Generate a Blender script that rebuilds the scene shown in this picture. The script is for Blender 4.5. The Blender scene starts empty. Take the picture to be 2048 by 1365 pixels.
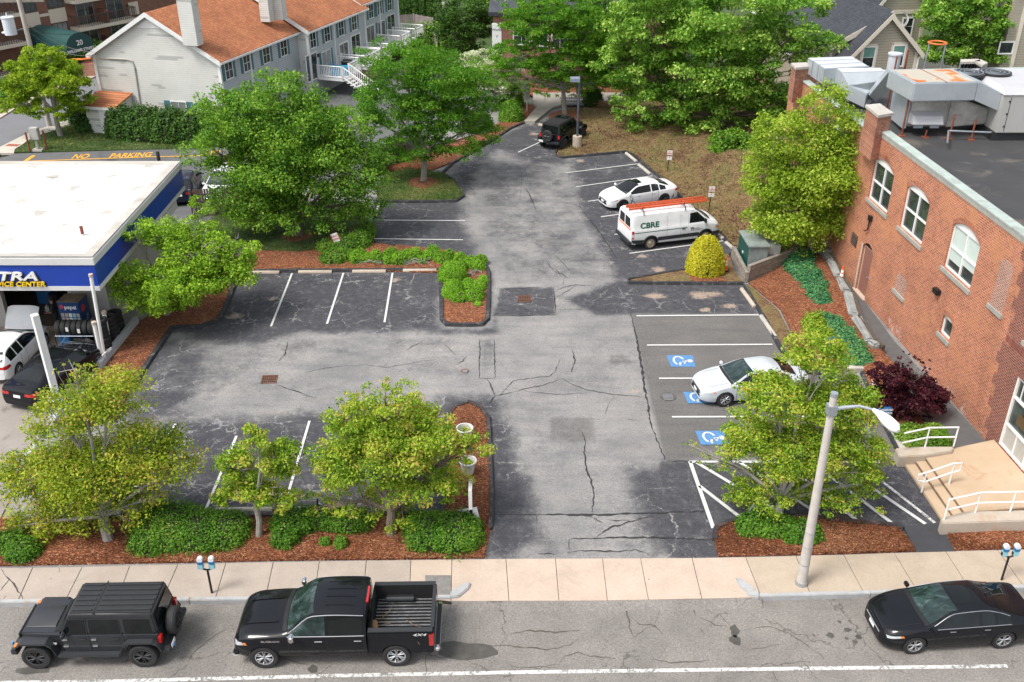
import bpy,bmesh,math,random
import numpy as np
from mathutils import Vector,Matrix
C=bpy.context.scene.collection
scene=bpy.context.scene
R=math.radians
PI=math.pi
# ---------------------------------------------------------------- camera
FPX=1950.0;TH=math.atan(1082/1950.0);CAMH=21.57
ct,st=math.cos(TH),math.sin(TH)
cd=bpy.data.cameras.new('camera');cam=bpy.data.objects.new('camera',cd);C.objects.link(cam)
cam.location=(0,0,CAMH);cam.rotation_euler=(PI/2-TH,0,0)
cd.sensor_width=36;cd.lens=FPX/2048*36;cd.clip_end=2000;cd.clip_start=0.5
scene.camera=cam
# ---------------------------------------------------------------- world + sun
SUN_EL,SUN_AZ=R(58),R(-68)
w=bpy.data.worlds.new('World');scene.world=w;w.use_nodes=True
nt=w.node_tree;nt.nodes.clear()
sky=nt.nodes.new('ShaderNodeTexSky');sky.sky_type='NISHITA';sky.sun_disc=False
sky.sun_elevation=SUN_EL;sky.sun_rotation=SUN_AZ;sky.dust_density=3.0;sky.air_density=1.0;sky.altitude=50
hs=nt.nodes.new('ShaderNodeHueSaturation');hs.inputs['Saturation'].default_value=0.33
bg=nt.nodes.new('ShaderNodeBackground');bg.inputs['Strength'].default_value=0.15
wo=nt.nodes.new('ShaderNodeOutputWorld')
nt.links.new(sky.outputs[0],hs.inputs['Color']);nt.links.new(hs.outputs[0],bg.inputs[0]);nt.links.new(bg.outputs[0],wo.inputs[0])
sd=bpy.data.lights.new('sun','SUN');sd.energy=1.9;sd.angle=R(17);sd.color=(1.0,0.955,0.89)
sun=bpy.data.objects.new('sun',sd);C.objects.link(sun)
sdir=Vector((math.sin(SUN_AZ)*math.cos(SUN_EL),math.cos(SUN_AZ)*math.cos(SUN_EL)*-1.0,math.sin(SUN_EL)))
# the sun stands to the left and a little behind the camera
sdir=Vector((-0.44,-0.28,0.85)).normalized()
sky.sun_elevation=math.asin(sdir.z);sky.sun_rotation=math.atan2(sdir.x,sdir.y)
sun.rotation_euler=sdir.to_track_quat('Z','Y').to_euler();sun.location=(0,0,60)
vs=scene.view_settings;vs.view_transform='Standard';vs.look='None';vs.exposure=0.74;vs.gamma=1;vs.use_curve_mapping=False
scene.cycles.max_bounces=6;scene.cycles.transparent_max_bounces=8
scene.cycles.use_denoising=True
# ---------------------------------------------------------------- projection helpers (surveying the place from the photograph)
def ray(px,py):
 x=(px-1024)/FPX;u=-(py-682.5)/FPX
 return Vector((x,ct+st*u,-st+ct*u))
def P(px,py,z=0.0):
 d=ray(px,py);t=(z-CAMH)/d.z
 return Vector((d.x*t,d.y*t,z))
def PY(px,py,Y):
 d=ray(px,py);t=Y/d.y
 return Vector((d.x*t,Y,CAMH+d.z*t))
def proj(p):
 d=Vector(p)-Vector((0,0,CAMH));f=d.y*ct-d.z*st;u=d.y*st+d.z*ct
 return(1024+FPX*d.x/f,682.5-FPX*u/f)
 # ---------------------------------------------------------------- materials
def N(nt,t,**k):
 n=nt.nodes.new(t)
 for a,b in k.items():
  if a in n.inputs.keys():n.inputs[a].default_value=b
  else:setattr(n,a,b)
 return n
def newmat(name):
 m=bpy.data.materials.new(name);m.use_nodes=True
 return m,m.node_tree,m.node_tree.nodes['Principled BSDF']
def c4(c):return(c[0],c[1],c[2],1)
def ramp(nt,fac,stops):
 r=N(nt,'ShaderNodeValToRGB');e=r.color_ramp.elements
 while len(e)>1:e.remove(e[-1])
 e[0].position=stops[0][0];e[0].color=c4(stops[0][1])
 for p,c in stops[1:]:
  x=e.new(p);x.color=c4(c)
 nt.links.new(fac,r.inputs[0]);return r.outputs[0]
def mixc(nt,fac,a,b,bt='MIX'):
 m=N(nt,'ShaderNodeMix',data_type='RGBA',blend_type=bt)
 for s,v in((m.inputs[0],fac),(m.inputs[6],a),(m.inputs[7],b)):
  if hasattr(v,'links'):nt.links.new(v,s)
  elif isinstance(v,(int,float)):s.default_value=v
  else:s.default_value=c4(v)
 return m.outputs[2]
def mth(nt,op,a,b=None,c=None,clamp=False):
 m=N(nt,'ShaderNodeMath',operation=op,use_clamp=clamp)
 for s,v in zip(m.inputs,(a,b,c)):
  if v is None:continue
  if hasattr(v,'links'):nt.links.new(v,s)
  else:s.default_value=v
 return m.outputs[0]
def noise(nt,vec,scale,detail=4,rough=.6,dist=0.0):
 n=N(nt,'ShaderNodeTexNoise');n.inputs['Scale'].default_value=scale;n.inputs['Detail'].default_value=detail
 n.inputs['Roughness'].default_value=rough;n.inputs['Distortion'].default_value=dist
 nt.links.new(vec,n.inputs['Vector']);return n
def geo(nt):return N(nt,'ShaderNodeNewGeometry').outputs['Position']
def sstep(nt,v,a,b):
 m=N(nt,'ShaderNodeMapRange',interpolation_type='SMOOTHSTEP');nt.links.new(v,m.inputs[0])
 m.inputs[1].default_value=a;m.inputs[2].default_value=b;return m.outputs[0]
def bump(nt,b,h,strength=.3,dist=.02):
 n=N(nt,'ShaderNodeBump');n.inputs['Strength'].default_value=strength;n.inputs['Distance'].default_value=dist
 nt.links.new(h,n.inputs['Height']);nt.links.new(n.outputs[0],b.inputs['Normal'])
_mc={}
def simple(name,col,rough=.6,var=.18,scale=3.0,metal=0.0,bmp=.0,bscale=60.,coat=0.0,spec=.5,dirt=None,dscale=1.2):
 """one base colour with slow and fine variation, so that nothing is flat"""
 if name in _mc:return _mc[name]
 m,nt,b=newmat(name)
 pos=geo(nt)
 n1=noise(nt,pos,scale,5,.65)
 hi=tuple(min(1,c*(1+var)) for c in col);lo=tuple(c*(1-var) for c in col)
 co=ramp(nt,n1.outputs[0],[(.3,lo),(.7,hi)])
 if dirt:
  n2=noise(nt,pos,dscale,6,.7,.4)
  f=sstep(nt,n2.outputs[0],.52,.72)
  co=mixc(nt,f,co,dirt)
 nt.links.new(co,b.inputs['Base Color'])
 b.inputs['Roughness'].default_value=rough;b.inputs['Metallic'].default_value=metal
 b.inputs['Coat Weight'].default_value=coat;b.inputs['Coat Roughness'].default_value=.04
 b.inputs['Specular IOR Level'].default_value=spec
 if bmp:bump(nt,b,noise(nt,pos,bscale,3).outputs[0],bmp,.01)
 _mc[name]=m;return m
def paint(name,col,rough=.22,metal=0.0,coat=1.0):
 if name in _mc:return _mc[name]
 m,nt,b=newmat(name);pos=geo(nt)
 n1=noise(nt,pos,1.4,3)
 co=ramp(nt,n1.outputs[0],[(.3,tuple(c*.9 for c in col)),(.7,tuple(min(1,c*1.08) for c in col))])
 nt.links.new(co,b.inputs['Base Color'])
 b.inputs['Roughness'].default_value=rough+.1;b.inputs['Specular IOR Level'].default_value=.05;b.inputs['Metallic'].default_value=metal
 b.inputs['Coat Weight'].default_value=coat*.6;b.inputs['Coat Roughness'].default_value=.03
 _mc[name]=m;return m
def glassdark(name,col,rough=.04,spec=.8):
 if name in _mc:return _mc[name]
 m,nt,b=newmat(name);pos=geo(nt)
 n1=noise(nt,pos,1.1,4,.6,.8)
 co=ramp(nt,n1.outputs[0],[(.35,tuple(c*.45 for c in col)),(.65,col)])  # patchy tone in the colour suggests reflections
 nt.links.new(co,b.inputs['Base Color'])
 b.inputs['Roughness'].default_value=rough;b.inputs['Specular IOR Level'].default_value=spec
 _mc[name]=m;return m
def brickmat(name,u,c1,c2,mortar,bw=.21,bh=.075,stain=None,var=.35):
 if name in _mc:return _mc[name]
 m,nt,b=newmat(name);pos=geo(nt)
 dot=N(nt,'ShaderNodeVectorMath',operation='DOT_PRODUCT');nt.links.new(pos,dot.inputs[0]);dot.inputs[1].default_value=(u[0],u[1],0)
 sep=N(nt,'ShaderNodeSeparateXYZ');nt.links.new(pos,sep.inputs[0])
 cmb=N(nt,'ShaderNodeCombineXYZ');nt.links.new(dot.outputs['Value'],cmb.inputs[0]);nt.links.new(sep.outputs[2],cmb.inputs[1])
 br=N(nt,'ShaderNodeTexBrick');nt.links.new(cmb.outputs[0],br.inputs['Vector'])
 br.inputs['Color1'].default_value=c4(c1);br.inputs['Color2'].default_value=c4(c2);br.inputs['Mortar'].default_value=c4(mortar)
 br.inputs['Scale'].default_value=1;br.inputs['Brick Width'].default_value=bw;br.inputs['Row Height'].default_value=bh
 br.inputs['Mortar Size'].default_value=.011;br.inputs['Mortar Smooth'].default_value=.2;br.inputs['Bias'].default_value=-.1
 n1=noise(nt,pos,.7,6,.7);f=ramp(nt,n1.outputs[0],[(.3,(1-var,)*3),(.5,(1,1,1)),(.72,(1+var*.7,)*3)])
 co=mixc(nt,1.0,br.outputs['Color'],f,'MULTIPLY')
 n2=noise(nt,pos,9,4,.7);f2=ramp(nt,n2.outputs[0],[(.35,(.84,)*3),(.65,(1.13,)*3)])
 co=mixc(nt,1.0,co,f2,'MULTIPLY')
 if stain:
  n3=noise(nt,pos,.45,7,.72,.6);co=mixc(nt,mth(nt,'MULTIPLY',sstep(nt,n3.outputs[0],.5,.68),.55),co,stain)
  # white bloom close to the ground
  lowf=mth(nt,'MULTIPLY',sstep(nt,sep.outputs[2],.9,.1),sstep(nt,noise(nt,pos,1.6,6,.75).outputs[0],.56,.66))
  co=mixc(nt,mth(nt,'MULTIPLY',lowf,.7),co,(.55,.5,.48))
 nt.links.new(co,b.inputs['Base Color']);b.inputs['Roughness'].default_value=.9;b.inputs['Specular IOR Level'].default_value=.2
 bump(nt,b,br.outputs['Fac'],-.5,.01)
 _mc[name]=m;return m
def sidingmat(name,col,course=.115,stainc=None,dark=.55):
 """clapboards: a thin groove per course, its shade put into the colour, colour wanders a little"""
 if name in _mc:return _mc[name]
 m,nt,b=newmat(name);pos=geo(nt)
 sep=N(nt,'ShaderNodeSeparateXYZ');nt.links.new(pos,sep.inputs[0])
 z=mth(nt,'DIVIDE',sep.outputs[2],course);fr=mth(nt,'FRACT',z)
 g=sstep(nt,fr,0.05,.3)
 n1=noise(nt,pos,.6,5,.7)
 co=ramp(nt,n1.outputs[0],[(.3,tuple(c*.9 for c in col)),(.7,tuple(min(1,c*1.06) for c in col))])
 if stainc:
  mp=N(nt,'ShaderNodeMapping');mp.inputs['Scale'].default_value=(.22,.22,2.4);nt.links.new(pos,mp.inputs['Vector'])
  fl=mth(nt,'FLOOR',z);cb=N(nt,'ShaderNodeCombineXYZ');s2=N(nt,'ShaderNodeSeparateXYZ');nt.links.new(mp.outputs[0],s2.inputs[0])
  nt.links.new(s2.outputs[0],cb.inputs[0]);nt.links.new(fl,cb.inputs[1])
  n3=noise(nt,cb.outputs[0],1.0,2,.5);co=mixc(nt,mth(nt,'MULTIPLY',sstep(nt,n3.outputs[0],.585,.61),.75),co,stainc)
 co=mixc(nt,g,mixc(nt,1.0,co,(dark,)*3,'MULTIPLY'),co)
 nt.links.new(co,b.inputs['Base Color']);b.inputs['Roughness'].default_value=.6
 bump(nt,b,fr,.6,.015)
 _mc[name]=m;return m
def shinglemat(name,u,cols,bw=.3,bh=.12,zk=1.6):
 if name in _mc:return _mc[name]
 m,nt,b=newmat(name);pos=geo(nt)
 dot=N(nt,'ShaderNodeVectorMath',operation='DOT_PRODUCT');nt.links.new(pos,dot.inputs[0]);dot.inputs[1].default_value=(u[0],u[1],0)
 sep=N(nt,'ShaderNodeSeparateXYZ');nt.links.new(pos,sep.inputs[0])
 cmb=N(nt,'ShaderNodeCombineXYZ');nt.links.new(dot.outputs['Value'],cmb.inputs[0]);nt.links.new(mth(nt,'MULTIPLY',sep.outputs[2],zk),cmb.inputs[1])
 br=N(nt,'ShaderNodeTexBrick');nt.links.new(cmb.outputs[0],br.inputs['Vector'])
 br.inputs['Color1'].default_value=c4(cols[0]);br.inputs['Color2'].default_value=c4(cols[1]);br.inputs['Mortar'].default_value=c4(cols[2])
 br.inputs['Scale'].default_value=1;br.inputs['Brick Width'].default_value=bw;br.inputs['Row Height'].default_value=bh
 br.inputs['Mortar Size'].default_value=.018;br.inputs['Mortar Smooth'].default_value=.6
 n2=noise(nt,pos,.5,6,.7);f2=ramp(nt,n2.outputs[0],[(.3,(.8,)*3),(.7,(1.2,)*3)])
 co=mixc(nt,1.0,br.outputs['Color'],f2,'MULTIPLY')
 n3=noise(nt,pos,22,3,.7);co=mixc(nt,1.0,co,ramp(nt,n3.outputs[0],[(.3,(.7,)*3),(.7,(1.3,)*3)]),'MULTIPLY')
 nt.links.new(co,b.inputs['Base Color']);b.inputs['Roughness'].default_value=.9
 bump(nt,b,br.outputs['Fac'],-.4,.012)
 _mc[name]=m;return m
def leafmat(name,cols,trans=.45,rough=.5,tcol=None):
 """cols: ramp from old inner leaves to fresh ones, picked per leaf"""
 if name in _mc:return _mc[name]
 m,nt,b=newmat(name)
 at=N(nt,'ShaderNodeAttribute');at.attribute_name='v'
 st_=[(i/(len(cols)-1),c) for i,c in enumerate(cols)]
 co=ramp(nt,at.outputs['Fac'],st_)
 nt.links.new(co,b.inputs['Base Color']);b.inputs['Roughness'].default_value=rough;b.inputs['Specular IOR Level'].default_value=.2
 tr=N(nt,'ShaderNodeBsdfTranslucent');nt.links.new(mixc(nt,1.0,co,(1.25,1.35,.6),'MULTIPLY'),tr.inputs[0])
 mx=N(nt,'ShaderNodeMixShader');mx.inputs[0].default_value=trans
 out=nt.nodes['Material Output']
 nt.links.new(b.outputs[0],mx.inputs[1]);nt.links.new(tr.outputs[0],mx.inputs[2]);nt.links.new(mx.outputs[0],out.inputs[0])
 _mc[name]=m;return m
 # ---------------------------------------------------------------- object helpers
def tag(o,label=None,cat=None,group=None,kind=None):
 if label:o['label']=label
 if cat:o['category']=cat
 if group:o['group']=group
 if kind:o['kind']=kind
 return o
def thing(name,label,cat,loc=(0,0,0),rz=0.0,group=None):
 o=bpy.data.objects.new(name,None);C.objects.link(o);o.location=loc;o.rotation_euler=(0,0,rz)
 o.empty_display_size=.2
 return tag(o,label,cat,group)
def copytree(o,parent=None):
 c=o.copy();C.objects.link(c)
 if parent is not None:c.parent=parent
 for ch in list(o.children):copytree(ch,c)
 return c
def rootloc(o):
 v=Vector((0,0,0))
 while o is not None:
  v+=Vector(o.location);o=o.parent
 return v
class MB:
 """collects geometry, then becomes ONE mesh object"""
 def __init__(s):s.v=[];s.f=[];s.m=[]
 def add(s,vs,fs,mi=0):
  o=len(s.v);s.v+=[tuple(a) for a in vs];s.f+=[tuple(o+i for i in f) for f in fs];s.m+=[mi]*len(fs);return s
 def hexa(s,p,mi=0):
  return s.add(p,[(3,2,1,0),(4,5,6,7),(0,1,5,4),(1,2,6,5),(2,3,7,6),(3,0,4,7)],mi)
 def box(s,x0,x1,y0,y1,z0,z1,mi=0):
  return s.hexa([(x0,y0,z0),(x1,y0,z0),(x1,y1,z0),(x0,y1,z0),(x0,y0,z1),(x1,y0,z1),(x1,y1,z1),(x0,y1,z1)],mi)
 def obox(s,c,size,rz=0,mi=0,tilt=None):
  M=Matrix.Rotation(rz,3,'Z')
  if tilt:M=M@Matrix.Rotation(tilt[1],3,tilt[0])
  a,b,h=size[0]/2,size[1]/2,size[2]/2
  pts=[Vector(c)+M@Vector(q) for q in[(-a,-b,-h),(a,-b,-h),(a,b,-h),(-a,b,-h),(-a,-b,h),(a,-b,h),(a,b,h),(-a,b,h)]]
  return s.hexa(pts,mi)
 def quad(s,a,b,c,d,mi=0):return s.add([a,b,c,d],[(0,1,2,3)],mi)
 def tube(s,pts,r,n=8,mi=0,cap=True):
  pts=[Vector(p) for p in pts];rs=r if isinstance(r,(list,tuple)) else[r]*len(pts)
  rings=[];prev=None
  for i,p in enumerate(pts):
   if i==0:t=pts[1]-p
   elif i==len(pts)-1:t=p-pts[i-1]
   else:t=(pts[i+1]-p).normalized()+(p-pts[i-1]).normalized()
   if t.length<1e-9:t=Vector((0,0,1))
   t.normalize()
   if prev is None:
    a=Vector((0,0,1)) if abs(t.z)<.9 else Vector((1,0,0))
    u=t.cross(a).normalized()
   else:
    u=prev-t*prev.dot(t)
    u=u.normalized() if u.length>1e-6 else t.orthogonal().normalized()
   prev=u;v=t.cross(u)
   rings.append([p+(u*math.cos(2*PI*k/n)+v*math.sin(2*PI*k/n))*rs[i] for k in range(n)])
  o=len(s.v)
  for rg in rings:s.v+=[tuple(q) for q in rg]
  for i in range(len(rings)-1):
   for k in range(n):
    a=o+i*n+k;b=o+i*n+(k+1)%n;s.f.append((a,b,b+n,a+n));s.m.append(mi)
  if cap:
   s.f.append(tuple(o+k for k in range(n))[::-1]);s.m.append(mi)
   s.f.append(tuple(o+(len(rings)-1)*n+k for k in range(n)));s.m.append(mi)
  return s
 def cyl(s,c,r,h,n=20,mi=0,r2=None):
  c=Vector(c);return s.tube([c,c+Vector((0,0,h))],[r,r if r2 is None else r2],n,mi)
 def lathe(s,prof,n=24,axis='Y',c=(0,0,0),mi=0):
  c=Vector(c);o=len(s.v);k=len(prof)
  for j in range(n):
   a=2*PI*j/n
   for r,h in prof:
    if axis=='Y':q=(r*math.cos(a),h,r*math.sin(a))
    elif axis=='X':q=(h,r*math.cos(a),r*math.sin(a))
    else:q=(r*math.cos(a),r*math.sin(a),h)
    s.v.append(tuple(c+Vector(q)))
  for j in range(n):
   for i in range(k-1):
    a=o+j*k+i;b=o+((j+1)%n)*k+i;s.f.append((a,b,b+1,a+1));s.m.append(mi)
  return s
 def prism(s,pts,z0,z1,mi=0):
  n=len(pts);o=len(s.v)
  s.v+=[(p[0],p[1],z0) for p in pts]+[(p[0],p[1],z1) for p in pts]
  s.f.append(tuple(o+i for i in range(n))[::-1]);s.f.append(tuple(o+n+i for i in range(n)));s.m+=[mi]*2
  for i in range(n):
   j=(i+1)%n;s.f.append((o+i,o+j,o+n+j,o+n+i));s.m.append(mi)
  return s
 def build(s,name,mats,parent=None,world=False,smooth=False,bevel=0.0,kind=None,label=None,sharp=35,seg=2):
  me=bpy.data.meshes.new(name)
  if world and parent is not None:
   L=rootloc(parent);vs=[(a[0]-L.x,a[1]-L.y,a[2]-L.z) for a in s.v]
  else:vs=s.v
  me.from_pydata(vs,[],s.f)
  mats=mats if isinstance(mats,(list,tuple)) else[mats]
  for m in mats:me.materials.append(m)
  me.polygons.foreach_set('material_index',s.m)
  bm=bmesh.new();bm.from_mesh(me)
  bmesh.ops.recalc_face_normals(bm,faces=bm.faces[:])
  if bevel:
   es=[e for e in bm.edges if len(e.link_faces)==2 and e.calc_face_angle(0)>R(25)]
   bmesh.ops.bevel(bm,geom=es,offset=bevel,segments=seg,affect='EDGES',clamp_overlap=True)
  bm.to_mesh(me);bm.free()
  if smooth or bevel:
   me.polygons.foreach_set('use_smooth',[True]*len(me.polygons));me.set_sharp_from_angle(angle=R(sharp))
  me.update()
  o=bpy.data.objects.new(name,me);C.objects.link(o)
  if parent is not None:o.parent=parent
  if kind:o['kind']=kind
  if label:o['label']=label
  return o
def text_mesh(name,body,size,M,mat,parent=None,depth=.01,shear=0,bold=0.0,align='CENTER',spacing=1.0,world=True,xs=1.0):
 """lettering: M places the text plane (x right, y up) in the world"""
 cu=bpy.data.curves.new(name,'FONT');cu.body=body;cu.size=size;cu.extrude=depth;cu.shear=shear;cu.offset=bold
 cu.align_x=align;cu.align_y='CENTER';cu.space_character=spacing;cu.resolution_u=3
 t=bpy.data.objects.new(name,cu);C.objects.link(t)
 me=bpy.data.meshes.new_from_object(t);bpy.data.objects.remove(t);bpy.data.curves.remove(cu)
 me.transform(M@Matrix.Diagonal((xs,1,1,1)))
 if world and parent is not None:me.transform(Matrix.Translation(-rootloc(parent)))
 me.materials.clear();me.materials.append(mat)
 o=bpy.data.objects.new(name,me);C.objects.link(o)
 if parent is not None:o.parent=parent
 return o
def frame(o,xdir,ydir):
 x=Vector(xdir).normalized();y=Vector(ydir).normalized();z=x.cross(y).normalized();y=z.cross(x)
 M=Matrix.Identity(4)
 for i,a in enumerate((x,y,z)):
  M[0][i],M[1][i],M[2][i]=a.x,a.y,a.z
 M[0][3],M[1][3],M[2][3]=o[0],o[1],o[2]
 return M
 # a few shared materials
M_white=simple('white_paint',(.78,.78,.76),.45,.06,2.0)
M_trim=simple('white_trim',(.72,.73,.72),.5,.06,2.0,dirt=(.55,.55,.52))
M_black=simple('black_plastic',(.012,.012,.013),.45,.2,5)
M_dark=simple('dark_void',(.01,.01,.01),.9,.1,5)
M_steel=simple('galvanised_steel',(.42,.46,.49),.38,.12,1.2,metal=.6)
M_bark=simple('bark',(.16,.125,.095),.9,.35,9,bmp=.6,bscale=30)
M_barkgrey=simple('grey_bark',(.27,.25,.225),.9,.3,7,bmp=.6,bscale=26)
M_timber=simple('weathered_timber',(.235,.205,.175),.85,.3,5,bmp=.5,bscale=18)
M_conc=simple('concrete',(.44,.41,.365),.85,.12,1.5,bmp=.15,bscale=60,dirt=(.3,.28,.25))
M_rust=simple('rusty_steel',(.22,.06,.03),.7,.3,6)
M_rubber=simple('tyre_rubber',(.022,.022,.023),.75,.2,8,bmp=.3,bscale=90)
M_alloy=simple('silver_alloy',(.55,.55,.56),.25,.08,6,metal=.85)
M_chrome=simple('chrome',(.75,.75,.76),.12,.03,6,metal=1.0)
M_red=simple('red_lens',(.45,.012,.01),.2,.15,9,coat=1)
M_orange=simple('amber_lens',(.8,.22,.02),.25,.1,9,coat=1)
M_lens=simple('clear_lens',(.5,.53,.55),.12,.15,12,coat=1)
M_plate=simple('number_plate',(.75,.75,.73),.4,.08,30)
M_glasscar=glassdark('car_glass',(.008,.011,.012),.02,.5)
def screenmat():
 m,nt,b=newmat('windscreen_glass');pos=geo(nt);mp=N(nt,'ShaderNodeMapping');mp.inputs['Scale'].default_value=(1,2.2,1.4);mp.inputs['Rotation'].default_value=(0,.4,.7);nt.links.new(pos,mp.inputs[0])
 n1=noise(nt,mp.outputs[0],1.5,6,.62,1.6);co=ramp(nt,n1.outputs[0],[(.3,(.006,.012,.012)),(.52,(.018,.034,.033)),(.66,(.045,.075,.074)),(.78,(.12,.16,.165))])  # pale reflection streaks painted into the glass colour
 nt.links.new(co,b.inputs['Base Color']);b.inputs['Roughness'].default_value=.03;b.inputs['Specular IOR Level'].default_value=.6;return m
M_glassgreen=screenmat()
# ================================================================ GROUND
def Pl(pts,z=0.0):return[P(x,y,z) for x,y in pts]
def poly_dist(X,Y,poly):
 """signed distance (negative inside) of the arrays X,Y to a closed polygon"""
 d=np.full(X.shape,1e9);ins=np.zeros(X.shape,bool);n=len(poly)
 for i in range(n):
  ax,ay=poly[i][0],poly[i][1];bx,by=poly[(i+1)%n][0],poly[(i+1)%n][1]
  ex,ey=bx-ax,by-ay;L=ex*ex+ey*ey+1e-12
  t=np.clip(((X-ax)*ex+(Y-ay)*ey)/L,0,1)
  d=np.minimum(d,np.hypot(X-ax-t*ex,Y-ay-t*ey))
  c=((ay>Y)!=(by>Y))&(X<(bx-ax)*(Y-ay)/(by-ay+1e-12)+ax);ins^=c
 return np.where(ins,-d,d)
def soft(X,Y,px,feather,z=0):
 return np.clip(.5-poly_dist(X,Y,Pl(px,z))/feather,0,1)
 # --- far ground
def mat_ground():
 m,nt,b=newmat('distant_ground');pos=geo(nt)
 n1=noise(nt,pos,.05,5,.6)
 nt.links.new(ramp(nt,n1.outputs[0],[(.4,(.045,.075,.03)),(.55,(.09,.088,.08)),(.7,(.06,.09,.035))]),b.inputs['Base Color'])
 b.inputs['Roughness'].default_value=.95;return m
g=MB();g.quad((-600,-200,-.2),(600,-200,-.2),(600,900,-.2),(-600,900,-.2));g.build('ground',mat_ground(),kind='structure')
# --- asphalt materials
def aggregate(nt,pos,co,b,lo=.78,hi=1.24,bs=.35):
 n=noise(nt,pos,16,5,.85);co=mixc(nt,1.0,co,ramp(nt,n.outputs[0],[(.32,(lo*.82,)*3),(.68,(hi*1.12,)*3)]),'MULTIPLY');b.inputs['Specular IOR Level'].default_value=.2
 bump(nt,b,n.outputs[0],bs,.012);return co
def vor(nt,pos,scale,dist,dscale=1.3):
 nn=noise(nt,pos,dscale,4,.65)
 off=N(nt,'ShaderNodeVectorMath',operation='MULTIPLY_ADD');nt.links.new(nn.outputs['Color'],off.inputs[0]);off.inputs[1].default_value=(dist,)*3;nt.links.new(pos,off.inputs[2])
 v=N(nt,'ShaderNodeTexVoronoi',feature='DISTANCE_TO_EDGE');v.inputs['Scale'].default_value=scale;nt.links.new(off.outputs[0],v.inputs['Vector'])
 return v.outputs['Distance']
def attr(nt,n):
 a=N(nt,'ShaderNodeAttribute');a.attribute_name=n;return a.outputs['Fac']
def mat_lot():
 m,nt,b=newmat('lot_asphalt');pos=geo(nt)
 seal=attr(nt,'seal');smooth=attr(nt,'smoothed');tan=attr(nt,'tan');stain=attr(nt,'stain')
 edge=noise(nt,pos,.55,9,.72,.3).outputs[0];fine=noise(nt,pos,3.2,8,.78,.5).outputs[0]
 # how much black sealer is left: painted area, broken up by ragged wear
 k=mth(nt,'ADD',seal,mth(nt,'MULTIPLY',mth(nt,'SUBTRACT',edge,.5),1.35))
 k=mth(nt,'ADD',k,mth(nt,'MULTIPLY',mth(nt,'SUBTRACT',fine,.5),.75))
 dark=sstep(nt,k,.22,.80)
 worn=ramp(nt,noise(nt,pos,.35,7,.7).outputs[0],[(.28,(.145,.144,.146)),(.5,(.225,.219,.215)),(.75,(.30,.288,.275))])
 sealc=ramp(nt,fine,[(.3,(.022,.023,.031)),(.52,(.042,.043,.053)),(.72,(.11,.11,.113))])
 co=mixc(nt,mth(nt,'MULTIPLY',dark,.88),worn,sealc)
 # pale craze cracks through the sealer
 far=sstep(nt,noise(nt,pos,.23,4,.6).outputs[0],.40,.56)
 v1=vor(nt,pos,.7,1.0,1.1);v2=vor(nt,pos,2.4,.7,2.3)
 w_=mth(nt,'MULTIPLY_ADD',sstep(nt,noise(nt,pos,.9,3).outputs[0],.42,.68),.035,.003)
 c1=mth(nt,'SUBTRACT',1.0,sstep(nt,mth(nt,'DIVIDE',v1,w_),.25,1.2))
 c2=mth(nt,'MULTIPLY',mth(nt,'SUBTRACT',1.0,sstep(nt,v2,.006,.07)),mth(nt,'MULTIPLY',far,sstep(nt,noise(nt,pos,.8,4,.6).outputs[0],.52,.62)))
 cr=mth(nt,'MAXIMUM',c1,c2)
 cr=mth(nt,'MULTIPLY',cr,sstep(nt,noise(nt,pos,5.5,4,.8).outputs[0],.36,.56))
 cr=mth(nt,'MULTIPLY',cr,mth(nt,'MULTIPLY',mth(nt,'MULTIPLY',sstep(nt,seal,.05,.6),.85),mth(nt,'MULTIPLY_ADD',sstep(nt,noise(nt,pos,.21,5,.65).outputs[0],.42,.58),.85,.2)))
 co=mixc(nt,cr,co,(.30,.293,.285))
 # dry pale bloom in puddle shapes
 blo=mth(nt,'MULTIPLY',sstep(nt,noise(nt,pos,.42,6,.75,1.0).outputs[0],.57,.74),.55)
 co=mixc(nt,mth(nt,'MULTIPLY',blo,seal),co,(.22,.22,.22))
 v3=vor(nt,pos,.85,.8,1.6);fd=mth(nt,'MULTIPLY',mth(nt,'SUBTRACT',1.0,sstep(nt,v3,.0,.018)),mth(nt,'MULTIPLY',sstep(nt,noise(nt,pos,.33,5,.7).outputs[0],.48,.58),sstep(nt,noise(nt,pos,4,3,.7).outputs[0],.42,.55)))
 co=mixc(nt,mth(nt,'MULTIPLY',fd,.6),co,(.07,.068,.068))
 # tan silt patches
 tk=sstep(nt,mth(nt,'ADD',tan,mth(nt,'MULTIPLY',mth(nt,'SUBTRACT',fine,.5),1.7)),.3,.85)
 co=mixc(nt,mth(nt,'MULTIPLY',tk,.75),co,(.37,.29,.23))
 # newer smooth asphalt by the reserved bays
 sm=ramp(nt,noise(nt,pos,.3,4,.5).outputs[0],[(.3,(.115,.111,.108)),(.7,(.155,.149,.142))])
 co=mixc(nt,smooth,co,sm)
 st2=sstep(nt,mth(nt,'ADD',stain,mth(nt,'MULTIPLY',mth(nt,'SUBTRACT',fine,.5),.5)),.35,.6)
 co=mixc(nt,mth(nt,'MULTIPLY',st2,.55),co,(.09,.085,.08))
 # soft pinkish and grey streaks in the traffic lane
 mp=N(nt,'ShaderNodeMapping');mp.inputs['Scale'].default_value=(.25,1.6,1);nt.links.new(pos,mp.inputs['Vector'])
 s3=noise(nt,mp.outputs[0],1.2,6,.7);co=mixc(nt,.8,co,ramp(nt,s3.outputs[0],[(.32,(.80,.80,.83)),(.5,(1,1,1)),(.68,(1.14,1.10,1.06))]),'MULTIPLY')
 co=aggregate(nt,pos,co,b)
 nt.links.new(co,b.inputs['Base Color']);b.inputs['Roughness'].default_value=.8
 return m
M_lot=mat_lot()
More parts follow.
